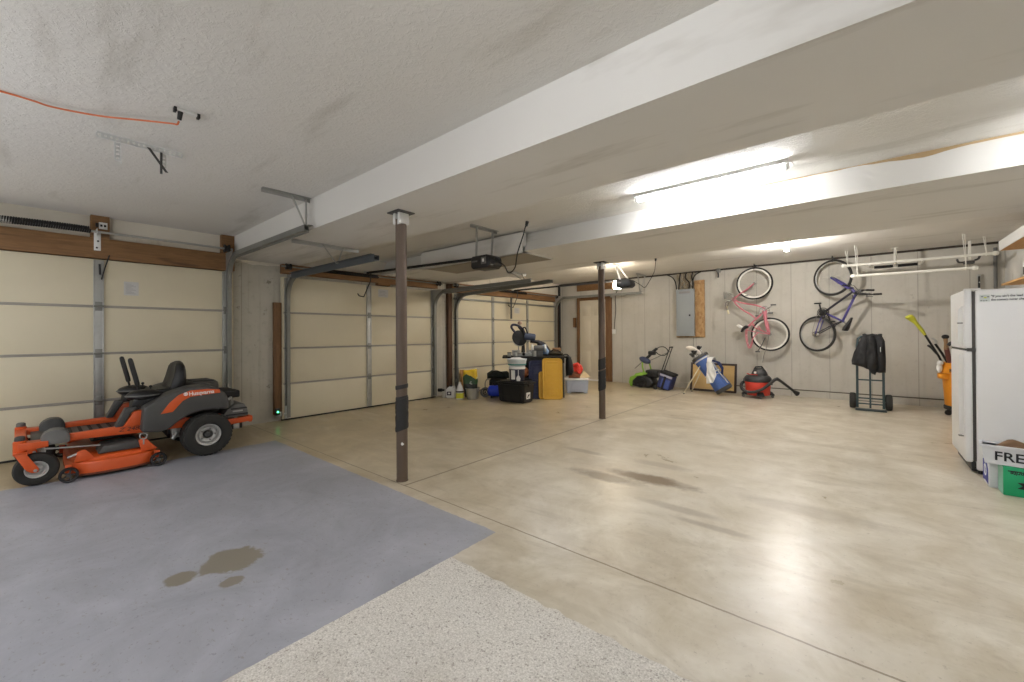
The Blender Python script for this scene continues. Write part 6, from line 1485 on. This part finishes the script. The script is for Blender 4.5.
# jugs
c = (-6.29, 5.50)
t = thing('plastic_jug', 'white squared jug with dark label next to the wall pier', 'jug', (*c, 0))
b = B(); obox(b, (*c, 0), 0.095, 0.06, 0.001, 0.195, 0.02); b.loft([[at(c, 0.09*s_*math.cos(2*PI*k/16), 0.055*s_*math.sin(2*PI*k/16), z) for k in range(16)] for s_, z in ((0.95, 0.185), (0.7, 0.21), (0.4, 0.225), (0.3, 0.235))]); part(t, 'body', b, M_WHITE)
part(t, 'cap', B().cyl(at(c, 0, 0, 0.23), at(c, 0, 0, 0.258), 0.028, n=16), M_BLACK)
part(t, 'handle', B().tube([at(c, 0.03, 0, 0.225), at(c, 0.075, 0, 0.235), at(c, 0.085, 0, 0.18)], 0.012, 10), M_WHITE)
b = B(); obox(b, at(c, -0.03, -0.0605, 0), 0.045, 0.001, 0.06, 0.135); part(t, 'label', b, mat('label_dark_violet', (62, 52, 72), 0.5))
b = B(); obox(b, at(c, -0.03, -0.0617, 0), 0.022, 0.0008, 0.085, 0.115); part(t, 'label_mark', b, M_GALVL)
c = (-6.04, 5.51)
t = thing('plastic_jug', 'white jug with yellow label and tall tapered neck beside the steel bucket', 'jug', (*c, 0))
b = B(); b.loft([[at(c, 0.075*s_*math.copysign(abs(math.cos(2*PI*k/24))**0.7, math.cos(2*PI*k/24)), 0.06*s_*math.copysign(abs(math.sin(2*PI*k/24))**0.7, math.sin(2*PI*k/24)), z) for k in range(24)] for s_, z in ((0.92, 0.001), (1, 0.012), (1, 0.165), (0.92, 0.19), (0.55, 0.27), (0.36, 0.295), (0.36, 0.305))]); part(t, 'body', b, M_WHITE)
part(t, 'cap', B().cyl(at(c, 0, 0, 0.302), at(c, 0, 0, 0.33), 0.027, n=16), M_WHITE)
b = B(); b.loft([[at(c, 0.0755*math.copysign(abs(math.cos(2*PI*k/24))**0.7, math.cos(2*PI*k/24)), 0.0605*math.copysign(abs(math.sin(2*PI*k/24))**0.7, math.sin(2*PI*k/24)), z) for k in range(24)] for z in (0.02, 0.125)], caps=False); part(t, 'label', b, mat('label_yellow', (206, 204, 60), 0.5, var=0.1))
b = B(); b.loft([[at(c, 0.0758*math.copysign(abs(math.cos(2*PI*k/24))**0.7, math.cos(2*PI*k/24)), 0.0608*math.copysign(abs(math.sin(2*PI*k/24))**0.7, math.sin(2*PI*k/24)), z) for k in range(24)] for z in (0.135, 0.165)], caps=False); part(t, 'dark_band', b, M_BLACK)
# black cylinders lying at the foot of the pier
c = (-6.50, 5.52)
t = thing('paint_roller', 'small black roller lying against the foot of the wall pier', 'roller', (*c, 0))
part(t, 'roller_sleeve', B().cyl((-6.60, 5.43, 0.14), (-6.53, 5.47, 0.14), 0.035, n=16).cyl((-6.53, 5.47, 0.14), (-6.49, 5.50, 0.14), 0.02, n=12), M_BLACKM)
part(t, 'frame', B().tube([(-6.49, 5.50, 0.14), (-6.46, 5.51, 0.13), (-6.47, 5.50, 0.05), (-6.50, 5.49, 0.01)], 0.006, 8), M_GALV)
single('plastic_tub', 'small clear plastic tub on the floor by the white jugs', 'tub', B().lathe([(0, 0.001), (0.045, 0.001), (0.055, 0.10), (0.057, 0.11), (0.052, 0.11), (0.043, 0.01), (0, 0.01)], (-6.42, 5.44, 0), n=24), mat('cloudy_plastic', (188, 186, 176), 0.4))
# cardboard sheet leaning on the door
b = B(); b.loft([[(-6.50, 5.98, 0.0), (-6.50, 6.16, 0.0), (-6.49, 6.16, 0.0), (-6.49, 5.98, 0.0)], [(-6.555, 5.98, 0.52), (-6.555, 6.16, 0.50), (-6.545, 6.16, 0.50), (-6.545, 5.98, 0.52)]])
single('cardboard_sheet', 'tan cardboard piece leaning on the third door behind the jugs', 'cardboard', b, mat('cardboard_tan', (176, 132, 78), 0.85))
# steel bucket and seed bag
c = (-5.86, 5.68)
t = thing('steel_bucket', 'galvanized steel bucket holding a yellow and green bag', 'bucket', (*c, 0))
b = B(); b.lathe([(0, 0.012), (0.105, 0.012), (0.11, 0.001), (0.115, 0.012), (0.138, 0.205), (0.145, 0.21), (0.145, 0.22), (0.136, 0.22), (0.108, 0.02), (0, 0.02)], (*c, 0), n=36); part(t, 'pail', b, M_GALV)
b = B(); b.tube([at(c, 0.148*math.cos(R(a)), -0.148*math.sin(R(a))*0.5-0.02, 0.235-0.07*math.sin(R(a))) for a in range(0, 181, 12)], 0.004, 6); part(t, 'bail', b, M_GALVD)
b = B(); b.lathe([(0.1185, 0.06), (0.1225, 0.065), (0.1225, 0.075), (0.1205, 0.08)], (*c, 0), n=36); part(t, 'rib', b, M_GALV)
t = thing('seed_bag', 'yellow and dark green seed bag standing in the steel bucket', 'bag', (*c, 0.03))
M_SEED = bpy.data.materials.new('seed_bag_print'); M_SEED.use_nodes = True
_t = NT(M_SEED); _b = M_SEED.node_tree.nodes['Principled BSDF']; _o = _t.xyz(_t.pos())
_n = _t.noise(9, 4, 0.6, _t.pos())
_h = _t.math('ADD', _o[2], _t.math('MULTIPLY', _t.math('SUBTRACT', _n, 0.5), 0.10))
_dx = _t.math('ADD', _h, _t.math('MULTIPLY', _t.math('ABSOLUTE', _t.math('ADD', _o[0], 5.90)), 0.8))
_c = _t.mix(_t.math('GREATER_THAN', _dx, 0.50), col(44, 78, 46), col(226, 190, 34))
_c = _t.mix(_t.math('MULTIPLY', _t.math('GREATER_THAN', _n, 0.60), _t.math('LESS_THAN', _o[2], 0.47)), _c, col(206, 210, 196))
_c = _t.mix(_t.math('LESS_THAN', _h, 0.30), _c, col(40, 44, 40))
_t.l.new(_c, _b.inputs['Base Color']); _b.inputs['Roughness'].default_value = 0.4
b = B(); b.pillow([(-0.11, 0.03), (0.09, 0.03), (0.125, 0.20), (0.145, 0.35), (0.13, 0.50), (0.125, 0.60), (-0.02, 0.58), (-0.14, 0.57), (-0.155, 0.42), (-0.14, 0.22)], (c[0]-0.03, c[1]-0.02, 0), u45, (0, 0, 1), 0.06, 0.06, 0.08, 0.02, 0.007, 30, 3); part(t, 'sack', b, M_SEED, 60)
b = B(); b.tube([at(c, -0.14, 0, 0.572), at(c, -0.02, 0, 0.582), at(c, 0.125, 0, 0.602)], 0.006, 6); part(t, 'seam', b, M_WHITE)
# hose reel + blue tank
c = (-5.79, 5.97)
t = thing('hose_coil', 'grey coiled hose standing upright beside the blue tank', 'hose coil', (*c, 0))
b = B()
for k in range(4): b.torus(at(c, 0, 0.02*k-0.03, 0.108), tuple(v45), 0.088-0.012*(k % 2), 0.012, 30, 8)
part(t, 'coil', b, M_MGREY)
b = B(); b.torus(at(c, 0, 0, 0.108), tuple(v45), 0.045, 0.012, 24, 8); b.cyl(at(c, 0, -0.04, 0.108), at(c, 0, 0.04, 0.108), 0.02, n=12); part(t, 'core', b, M_DGREY)
b = B(); b.tube(catmull([at(c, 0.0, -0.03, 0.20), at(c, 0.0, -0.02, 0.30), at(c, 0.03, 0.02, 0.36), at(c, 0.07, 0.08, 0.36)], 6), 0.010, 8); part(t, 'hose_end', b, M_MGREY)
c = (-5.62, 6.10)
t = thing('air_tank', 'small glossy blue air tank lying on the floor behind the hose', 'tank', (*c, 0))
b = B(); b.lathe([(0, -0.17), (0.05, -0.165), (0.095, -0.14), (0.112, -0.10), (0.112, 0.10), (0.095, 0.14), (0.05, 0.165), (0, 0.17)], (c[0], c[1], 0.135), tuple(u45), 30); part(t, 'tank', b, mat('tank_blue', (34, 62, 190), 0.3))
for du in (-0.09, 0.09):
    b = B(); obox(b, at(c, du, 0, 0), 0.015, 0.07, 0.0, 0.05, 0.004); part(t, 'foot', b, M_BLACK)
b = B(); b.cyl(at(c, -0.02, -0.02, 0.24), at(c, -0.02, -0.02, 0.28), 0.014, n=10); b.tube([at(c, -0.08, 0, 0.235), at(c, -0.06, 0, 0.30), at(c, 0.06, 0, 0.30), at(c, 0.08, 0, 0.235)], 0.009, 8); part(t, 'carry_handle', b, M_BLACK)
# dark duffel bag and box behind the tote
c = (-5.81, 6.39)
t = thing('duffel_bag', 'dark olive bag heaped on a black case behind the tote', 'bag', (c[0], c[1], 0.34))
b = B(); b.pillow([(-0.24, 0.345), (0.22, 0.345), (0.26, 0.42), (0.18, 0.50), (0.0, 0.485), (-0.14, 0.52), (-0.24, 0.46)], (c[0], c[1], 0), u45, (0, 0, 1), 0.14, 0.12, 0.10, 0.025, 0.02, 20, 4); part(t, 'sack', b, mat('dark_olive', (38, 44, 38), 0.8, var=0.2), 60)
part(t, 'strap', B().tube(catmull([at(c, -0.18, -0.13, 0.44), at(c, -0.05, -0.18, 0.52), at(c, 0.10, -0.16, 0.47)], 5), 0.012, 6), M_BLACKM)
t = thing('black_case', 'long black tool case under the dark olive bag', 'case', (c[0], c[1], 0))
b = B(); obox(b, (*c, 0), 0.19, 0.15, 0.001, 0.19, 0.02); obox(b, (*c, 0), 0.19, 0.15, 0.195, 0.335, 0.02); part(t, 'shell', b, M_BLACKM)
b = B(); obox(b, at(c, 0.0, -0.155, 0), 0.05, 0.008, 0.165, 0.225, 0.004); part(t, 'latch', b, M_DGREY)
b = B(); b.tube([at(c, -0.07, -0.155, 0.25), at(c, -0.06, -0.185, 0.25), at(c, 0.06, -0.185, 0.25), at(c, 0.07, -0.155, 0.25)], 0.009, 8); part(t, 'handle', b, M_BLACK)
# black tote
tc = Vector((-5.00, 5.98, 0)); aT = math.atan2(0.03, 0.55)
def T2(b, du, dv, hw, hd, z0, z1, bev=0.0, taper=1.0): return obox(b, tc+Vector((math.cos(aT), math.sin(aT), 0))*du+Vector((-math.sin(aT), math.cos(aT), 0))*dv, hw, hd, z0, z1, bev, aT, taper)
def tp(du, dv, z): return tc+Vector((math.cos(aT), math.sin(aT), 0))*du+Vector((-math.sin(aT), math.cos(aT), 0))*dv+Vector((0, 0, z))
t = thing('storage_tote', 'black lidded tote with a square white label, carrying white tubs', 'tote', (tc.x, tc.y, 0))
b = B(); T2(b, 0, 0, 0.315, 0.175, 0.001, 0.35, 0.02, 0.90); part(t, 'bin', b, M_BLACK)
b = B(); T2(b, 0, 0, 0.335, 0.195, 0.345, 0.375, 0.008); T2(b, 0, 0, 0.30, 0.165, 0.37, 0.395, 0.010); part(t, 'lid', b, M_BLACK)
for du in (-0.335, 0.335):
    b = B(); T2(b, du, 0, 0.012, 0.07, 0.30, 0.35, 0.005); part(t, 'handle', b, M_BLACK)
b = B()
for du in (-0.2, 0, 0.2): T2(b, du, -0.168, 0.012, 0.008, 0.03, 0.34, 0.003)
part(t, 'rib', b, M_BLACK)
b = B(); obox(b, tp(0.3015, -0.02, 0), 0.0015, 0.062, 0.075, 0.195, 0, aT); l = part(t, 'label', b, M_WHITE)
b = B(); b.prism([(-0.04, 0.10), (-0.01, 0.10), (0.0, 0.125), (0.03, 0.13), (0.04, 0.16), (0.0, 0.155), (-0.02, 0.13)], 'yz', 0, 0.0015)
bmesh.ops.transform(b.bm, matrix=Matrix.Translation(tp(0.303, -0.02, 0)) @ Matrix.Rotation(aT, 4, 'Z'), verts=b.bm.verts); part(l, 'label_mark', b, M_BLACK)
# tubs on the tote
q = tp(0.03, 0.0, 0)
t = thing('plastic_tub', 'white and dark tub with hanging white tag standing on the black tote', 'tub', (q.x, q.y, 0.396))
b = B(); b.lathe([(0, 0.397), (0.13, 0.397), (0.14, 0.41), (0.15, 0.60), (0.15, 0.62), (0.142, 0.62), (0.135, 0.41), (0, 0.405)], (q.x, q.y, 0), n=36); part(t, 'pail', b, mat('navy_pail', (46, 48, 66), 0.4, var=0.15))
b = B(); b.lathe([(0, 0.618), (0.158, 0.618), (0.16, 0.63), (0.158, 0.655), (0.15, 0.665), (0, 0.665)], (q.x, q.y, 0), n=36); part(t, 'lid', b, M_WHITE)
b = B()
for a0 in (R(205), R(262)):
    vs = []
    for k in range(7):
        a = a0+R(34)*k/6
        vs.append((b.bm.verts.new((q.x+0.1455*math.cos(a), q.y+0.1455*math.sin(a), 0.43)), b.bm.verts.new((q.x+0.1505*math.cos(a), q.y+0.1505*math.sin(a), 0.60))))
    for A, C in zip(vs, vs[1:]): b.bm.faces.new((A[0], C[0], C[1], A[1]))
part(t, 'label', b, M_GALVL)
b = B(); b.loft([[q+Vector((0.12, -0.105, 0))+Vector((0.8*dx, 0.6*dx, z)) for dx in (-w_, w_)]+[q+Vector((0.126, -0.112, 0))+Vector((0.8*dx, 0.6*dx, z)) for dx in (w_, -w_)] for w_, z in ((0.03, 0.405), (0.04, 0.45), (0.022, 0.49), (0.006, 0.51), (0.006, 0.61))]); part(t, 'tag', b, M_WHITE)
t = thing('plastic_basin', 'pale clear basin with teal rim stacked on the tub lid', 'basin', (q.x, q.y, 0.666))
b = B(); b.lathe([(0, 0.667), (0.14, 0.667), (0.165, 0.685), (0.185, 0.79), (0.195, 0.80), (0.188, 0.806), (0.175, 0.79), (0.155, 0.69), (0, 0.68)], (q.x, q.y, 0), n=36); part(t, 'bowl', b, mat('pale_basin', (196, 204, 206), 0.35, var=0.08))
b = B(); b.lathe([(0.1665, 0.69), (0.171, 0.695), (0.1735, 0.712), (0.171, 0.715)], (q.x, q.y, 0), n=36); part(t, 'rim_band', b, mat('teal_band', (60, 140, 136), 0.5))
b = B(); b.pillow([(-0.15, 0.74), (0.14, 0.74), (0.16, 0.80), (0.05, 0.835), (-0.10, 0.83), (-0.16, 0.79)], (q.x, q.y, 0), u45, (0, 0, 1), 0.09, 0.09, 0.07, 0.025, 0.015, 28, 4); 
single('crumpled_liner', 'crumpled white plastic liner heaped in the pale basin', 'liner', b, M_WHITE, smooth=60)

# folding work table with dark top
wc = Vector((-5.08, 6.86, 0))-u45*0.13; LU = u45
def wb(du, dv, z): return wc+u45*du+v45*dv+Vector((0, 0, z))
t = thing('work_table', 'dark-topped work table piled with tools before the third door', 'table', (wc.x, wc.y, 0))
b = B(); obox(b, wc, 0.64, 0.36, 0.79, 0.822, 0.006); part(t, 'tabletop', b, M_BLACKM)
b = B(); obox(b, wb(0.05, 0.30, 0), 0.53, 0.012, 0.08, 0.79, 0.004); part(t, 'back_panel', b, M_BLACKM)
b = B(); obox(b, wb(0.05, -0.33, 0), 0.54, 0.012, 0.69, 0.79, 0.004); part(t, 'apron', b, M_BLACKM)
for du in (-0.50, 0.58):
    for dv in (-0.28, 0.28):
        b = B(); b.cyl(wb(du, dv, 0.0), wb(du*0.98, dv*0.98, 0.79), 0.018, n=10); part(t, 'leg', b, M_DGREY)
b = B(); b.cyl(wb(-0.50, 0.28, 0.30), wb(0.58, 0.28, 0.30), 0.012, n=8); b.cyl(wb(-0.50, -0.28, 0.30), wb(-0.50, 0.28, 0.30), 0.012, n=8); b.cyl(wb(0.58, -0.28, 0.30), wb(0.58, 0.28, 0.30), 0.012, n=8); part(t, 'stretcher', b, M_DGREY)

# upright lids leaning on the table edge
def lid(label, du, dv, w, h, mtl, ribs, zt=0.0, lean=0.10, zoff=0.0, group='tote lids leaning on the work table'):
    o = wb(du, dv, 0); t = thing('tote_lid', label, 'lid', (o.x, o.y, 0), group)
    nv_ = v45
    def P3(x, y, d): return o+u45*x+nv_*(lean*y+d)+Vector((0, 0, y))
    pl = rrect(w, h, 0.055, 5, 0, h/2+0.002)
    b = B(); b.loft([[P3(x, y, d) for x, y in pl] for d in (0, 0.022)]); part(t, 'panel', b, mtl)
    pl2 = rrect(w-0.02, h-0.02, 0.05, 5, 0, h/2+0.002); pts_ = [P3(x, y, -0.006) for x, y in pl2]
    part(t, 'rim', B().tube(pts_, 0.012, 8, closed=True), mtl)
    if ribs:
        pl3 = rrect(w-0.12, h-0.14, 0.04, 5, 0, h/2+0.002)
        b = B(); b.tube([P3(x, y, -0.002) for x, y in pl3], 0.008, 6, closed=True)
        for k in range(ribs):
            yy = 0.12+(h-0.24)*k/(ribs-1)
            b.tube([P3(-w/2+0.08, yy, -0.001), P3(w/2-0.08, yy, -0.001)], 0.005, 6)
        for xx in (-w/4, 0, w/4): b.tube([P3(xx, 0.10, -0.001), P3(xx, h-0.10, -0.001)], 0.005, 6)
        part(t, 'ribs', b, mtl)
    return t
M_YEL = mat('tote_yellow', (214, 166, 52), 0.5, var=0.06)
M_LNAVY = mat('lid_navy', (34, 38, 74), 0.5, var=0.1)
lid('tall yellow ribbed tote lid leaning upright against the work table', 0.335, -0.535, 0.39, 0.79, M_YEL, 7)
lid('shorter yellow lid tucked between the navy and tall yellow lids', 0.195, -0.49, 0.25, 0.53, M_YEL, 0)
lid('navy blue tote lid leaning upright behind the black tote', 0.08, -0.445, 0.40, 0.74, M_LNAVY, 5, lean=0.11)
# round brown ball under the table edge
q = wb(-0.22, -0.30, 0)
t = thing('storage_crate', 'dark crate under the work table holding a rust-brown ball', 'crate', (q.x, q.y, 0))
b = B(); obox(b, q, 0.16, 0.15, 0.001, 0.40, 0.01); part(t, 'box', b, M_BLACKM)
b = B(); obox(b, at(q, 0, -0.152, 0), 0.05, 0.003, 0.28, 0.32, 0.002); part(t, 'hand_hole', b, M_DGREY)
single('play_ball', 'rust-brown ball resting on the dark crate under the table', 'ball', B().sphere((q.x, q.y, 0.402+0.11), 0.11), mat('ball_brown', (150, 84, 44), 0.6))

# mitre saw
sc0 = wb(-0.21, 0.0, 0)
def sp(du, dv, z): return sc0+u45*du+v45*dv+Vector((0, 0, z))
t = thing('mitre_saw', 'black and steel mitre saw raised on the work table', 'saw', (sc0.x, sc0.y, 0.822))
b = B(); obox(b, sp(0, 0, 0), 0.24, 0.13, 0.823, 0.865, 0.01); b.lathe([(0, 0.862), (0.13, 0.862), (0.135, 0.868), (0.13, 0.885), (0, 0.885)], (sc0.x, sc0.y, 0), n=30); part(t, 'base', b, M_GALV)
b = B(); obox(b, sp(-0.15, 0.03, 0), 0.09, 0.012, 0.865, 0.94, 0.004); obox(b, sp(0.15, 0.03, 0), 0.09, 0.012, 0.865, 0.94, 0.004); part(t, 'fence', b, M_GALV)
b = B(); obox(b, sp(0.0, -0.20, 0), 0.03, 0.09, 0.85, 0.885, 0.01); b.sphere(sp(0, -0.29, 0.87), 0.032); part(t, 'mitre_lever', b, M_BLACK)
b = B(); b.tube([sp(0.0, 0.12, 0.87), sp(0.0, 0.14, 1.0), sp(-0.01, 0.10, 1.10), sp(-0.03, 0.05, 1.18)], [0.045, 0.035, 0.035, 0.04], 12); part(t, 'pivot_arm', b, M_DGREY)
b = B(); b.cyl(sp(-0.10, 0.0, 0.88), sp(-0.10, 0.02, 1.18), 0.014, n=10); part(t, 'guide_post', b, M_GALV)
b = B(); b.lathe([(0, -0.025), (0.15, -0.025), (0.165, -0.015), (0.165, 0.015), (0.15, 0.025), (0, 0.025)], sp(-0.08, 0.0, 1.19), tuple((u45*0.25-v45).normalized()), 30, sx=0.9); part(t, 'blade_guard', b, M_BLACK)
b = B(); b.lathe([(0, 0), (0.15, 0), (0.15, 0.004), (0, 0.004)], sp(-0.08, 0.0, 1.165), tuple((u45*0.25-v45).normalized()), 40); part(t, 'blade', b, M_GALV)
b = B(); b.lathe([(0, -0.12), (0.065, -0.12), (0.075, -0.10), (0.075, 0.09), (0.06, 0.11), (0, 0.11)], sp(0.14, 0.02, 1.21), tuple((u45+Vector((0, 0, -0.15))).normalized()), 22); part(t, 'motor', b, mat('slate_motor', (66, 74, 94), 0.45))
b = B(); b.tube(catmull([sp(-0.15, -0.02, 1.28), sp(-0.24, -0.03, 1.40), sp(-0.22, -0.03, 1.46), sp(-0.12, -0.02, 1.45), sp(-0.02, -0.02, 1.38), sp(0.03, 0, 1.28)], 6), 0.024, 10); part(t, 'handle', b, mat('dark_violet', (48, 42, 62), 0.5))
b = B(); b.tube([sp(-0.10, -0.02, 1.42), sp(-0.02, 0, 1.32), sp(0.04, 0.0, 1.25)], 0.02, 10); b.tube(catmull([sp(0.0, -0.02, 1.28), sp(-0.01, -0.04, 1.38), sp(0.04, -0.04, 1.40), sp(0.09, -0.02, 1.28)], 6), 0.014, 8); part(t, 'carry_handle', b, M_BLACK)
b = B(); b.sphere(sp(-0.07, 0, 1.50), 0.045, (1.1, 1, 0.9)); part(t, 'knob', b, mat('knob_beige', (190, 160, 140), 0.5))
# dark handle shape swept over the table: sander with cord and clothes behind
c = wb(0.10, -0.12, 0)
t = thing('bench_grinder', 'grey twin-wheel bench grinder on the work table beside the mitre saw', 'grinder', (c.x, c.y, 0.822))
b = B(); b.lathe([(0, -0.10), (0.05, -0.10), (0.06, -0.08), (0.06, 0.08), (0.05, 0.10), (0, 0.10)], (c.x, c.y, 0.98), tuple(u45), 22); part(t, 'motor', b, M_MGREY)
for du in (-0.13, 0.13):
    b = B(); b.lathe([(0, -0.018), (0.075, -0.018), (0.08, 0), (0.075, 0.018), (0, 0.018)], at(c, du, 0, 0.98), tuple(u45), 26); part(t, 'grinding_wheel', b, M_GALVL)
b = B(); obox(b, c, 0.07, 0.06, 0.823, 0.93, 0.015, taper=1.25); part(t, 'pedestal', b, M_DGREY)
c = wb(0.24, 0.04, 0)
t = thing('work_jacket', 'dark jacket with pale blue lining slumped on the work table', 'jacket', (c.x, c.y, 0.823))
b = B(); b.pillow([(-0.19, 0.827), (0.13, 0.827), (0.14, 0.90), (0.07, 1.0), (0.0, 1.09), (-0.12, 1.14), (-0.30, 1.15), (-0.31, 1.09), (-0.17, 1.07), (-0.14, 0.98)], (c.x, c.y, 0), u45, (0, 0, 1), 0.12, 0.11, 0.09, 0.022, 0.012, 30, 5); part(t, 'body', b, mat('dark_cloth', (40, 40, 48), 0.85, var=0.2), 60)
b = B(); b.pillow([(-0.05, 0.86), (0.05, 0.85), (0.07, 0.92), (0.02, 1.0), (-0.03, 1.05), (-0.08, 1.04), (-0.06, 0.95)], (c.x-v45.x*0.115, c.y-v45.y*0.115, 0), u45, (0, 0, 1), 0.03, 0.01, 0.04, 0.018, 0.006, 40, 2); part(t, 'lining', b, mat('pale_blue_cloth', (140, 166, 200), 0.8), 60)
c = wb(0.46, 0.0, 0)
t = thing('tool_caddy', 'olive tool bag with brown paper parcel at the end of the work table', 'tool bag', (c.x, c.y, 0.823))
b = B(); b.pillow([(-0.16, 0.826), (0.14, 0.826), (0.15, 0.88), (0.05, 0.92), (-0.08, 0.945), (-0.15, 0.90)], (c.x, c.y, 0), u45, (0, 0, 1), 0.11, 0.11, 0.07, 0.022, 0.012, 26, 7); part(t, 'bag', b, mat('olive_canvas', (74, 66, 50), 0.85, var=0.2), 60)
b = B(); obox(b, at(c, 0.01, -0.03, 0), 0.085, 0.05, 0.915, 0.985, 0.012); part(t, 'parcel', b, mat('parcel_brown', (158, 120, 84), 0.8)) 
b = B(); b.tube([at(c, -0.12, -0.07, 0.90), at(c, -0.06, -0.10, 0.95), at(c, 0.04, -0.10, 0.93), at(c, 0.10, -0.08, 0.87)], 0.010, 8); part(t, 'strap', b, M_BLACKM)
# black garment bag hanging off the table end
c = wb(0.705, -0.02, 0)
t = thing('black_bag', 'black bag hanging off the end of the work table', 'bag', (c.x, c.y, 0.75))
b = B(); b.pillow([(-0.03, 0.825), (0.06, 0.80), (0.10, 0.66), (0.12, 0.50), (0.08, 0.42), (-0.04, 0.40), (-0.05, 0.58), (-0.045, 0.74)], (c.x, c.y, 0), u45, (0, 0, 1), 0.10, 0.10, 0.05, 0.02, 0.01, 30, 6); part(t, 'sack', b, M_BLACKM, 60)
part(t, 'strap', B().tube(catmull([at(c, -0.10, 0.04, 0.83), at(c, -0.02, 0.04, 0.845), at(c, 0.05, 0.03, 0.78)], 5), 0.012, 6), M_BLACK)

# clear storage box with things on it
c = Vector((-4.74, 7.72, 0)); aC = math.atan2(0.45, 0.55)
t = thing('clear_storage_box', 'milky clear plastic storage box on feet by the entry door', 'storage box', (c.x, c.y, 0))
M_CLEAR = mat('milky_plastic', (176, 182, 196), 0.3, var=0.06)
b = B(); obox(b, c, 0.24, 0.17, 0.02, 0.285, 0.02, aC, 0.92); part(t, 'bin', b, M_CLEAR)
b = B(); obox(b, c, 0.262, 0.19, 0.28, 0.305, 0.008, aC); part(t, 'lid', b, M_WHITE)
for du in (-0.18, 0.18):
    b = B(); obox(b, c+Vector((math.cos(aC), math.sin(aC), 0))*du+Vector((math.sin(aC), -math.cos(aC), 0))*0.13, 0.04, 0.02, 0.0, 0.03, 0.005, aC); part(t, 'foot', b, M_CLEAR)
b = B()
for du in (-0.1, 0.1): obox(b, c+Vector((math.cos(aC), math.sin(aC), 0))*du+Vector((math.sin(aC), -math.cos(aC), 0))*0.165, 0.008, 0.008, 0.03, 0.27, 0.003, aC)
part(t, 'rib', b, M_CLEAR)
def on(du, dv, z): return c+u45*du+v45*dv+Vector((0, 0, z))
t = thing('red_ribbon', 'bright red crumpled ribbon on top of the clear storage box', 'ribbon', tuple(on(-0.02, 0, 0.36)))
b = B(); b.pillow([(-0.12, 0.42), (0.10, 0.39), (0.15, 0.50), (0.12, 0.58), (0.03, 0.65), (-0.10, 0.61), (-0.13, 0.52)], (c.x, c.y, 0), u45, (0, 0, 1), 0.05, 0.04, 0.05, 0.02, 0.02, 40, 8); part(t, 'bow', b, mat('ribbon_red', (214, 58, 42), 0.5), 60)
b = B(); b.tube(catmull([on(-0.06, -0.03, 0.56), on(0.0, -0.07, 0.62), on(0.05, -0.05, 0.55), on(0.0, -0.06, 0.48), on(0.05, -0.06, 0.42)], 6), 0.02, 8); part(t, 'loop', b, MATS['ribbon_red'], 60)
t = thing('brown_sack', 'rust-brown sack under the red ribbon on the clear box', 'sack', tuple(on(-0.06, 0, 0.306)))
b = B(); b.pillow([(-0.17, 0.31), (0.08, 0.31), (0.10, 0.37), (0.05, 0.43), (-0.10, 0.45), (-0.17, 0.39)], (c.x, c.y, 0), u45, (0, 0, 1), 0.07, 0.07, 0.05, 0.02, 0.01, 30, 5); part(t, 'sack', b, mat('rust_brown', (126, 76, 48), 0.8), 60)
part(t, 'tie', B().tube([on(-0.12, -0.06, 0.43), on(-0.05, -0.08, 0.45), on(0.02, -0.06, 0.44)], 0.008, 6), M_JAMB)
b = B(); b.loft([[on(x, -0.04, z) for x, z in ((0.06, 0.33), (0.20, 0.315), (0.30, 0.335), (0.16, 0.47))], [on(x, -0.02, z+0.004) for x, z in ((0.06, 0.33), (0.20, 0.315), (0.30, 0.335), (0.16, 0.47))]])
single('cream_board', 'cream cardboard flap sticking out over the clear box', 'cardboard', b, mat('cream_board', (224, 204, 162), 0.7))
b = B(); b.pillow([(-0.19, 0.46), (-0.08, 0.46), (-0.07, 0.58), (-0.12, 0.65), (-0.19, 0.62)], (c.x+v45.x*0.08, c.y+v45.y*0.08, 0), u45, (0, 0, 1), 0.05, 0.05, 0.04, 0.02, 0.012, 30, 3)
single('white_bag', 'white plastic bag bunched behind the red ribbon', 'bag', b, M_WHITE, smooth=60)

# loose steel parts scattered on the work table top beside the saw
random.seed(5)
for k, (du, dv, lab) in enumerate(((-0.50, -0.22, 'small steel cup at the end of the work table nearest the jugs'), (-0.38, -0.26, 'steel tin on the work table in front of the mitre saw base'), (0.00, -0.27, 'steel jar between the mitre saw and the bench grinder'))):
    q = wb(du, dv, 0); h = 0.07+0.02*k
    t = thing('metal_tin', lab, 'tin', (q.x, q.y, 0.822), 'tins on the work table')
    part(t, 'can', B().lathe([(0, 0.8225), (0.038, 0.8225), (0.04, 0.828), (0.04, 0.822+h), (0, 0.822+h)], (q.x, q.y, 0), n=22), M_GALV)
    part(t, 'lid', B().lathe([(0, 0.822+h), (0.043, 0.822+h), (0.043, 0.834+h), (0, 0.836+h)], (q.x, q.y, 0), n=22), M_DGREY)
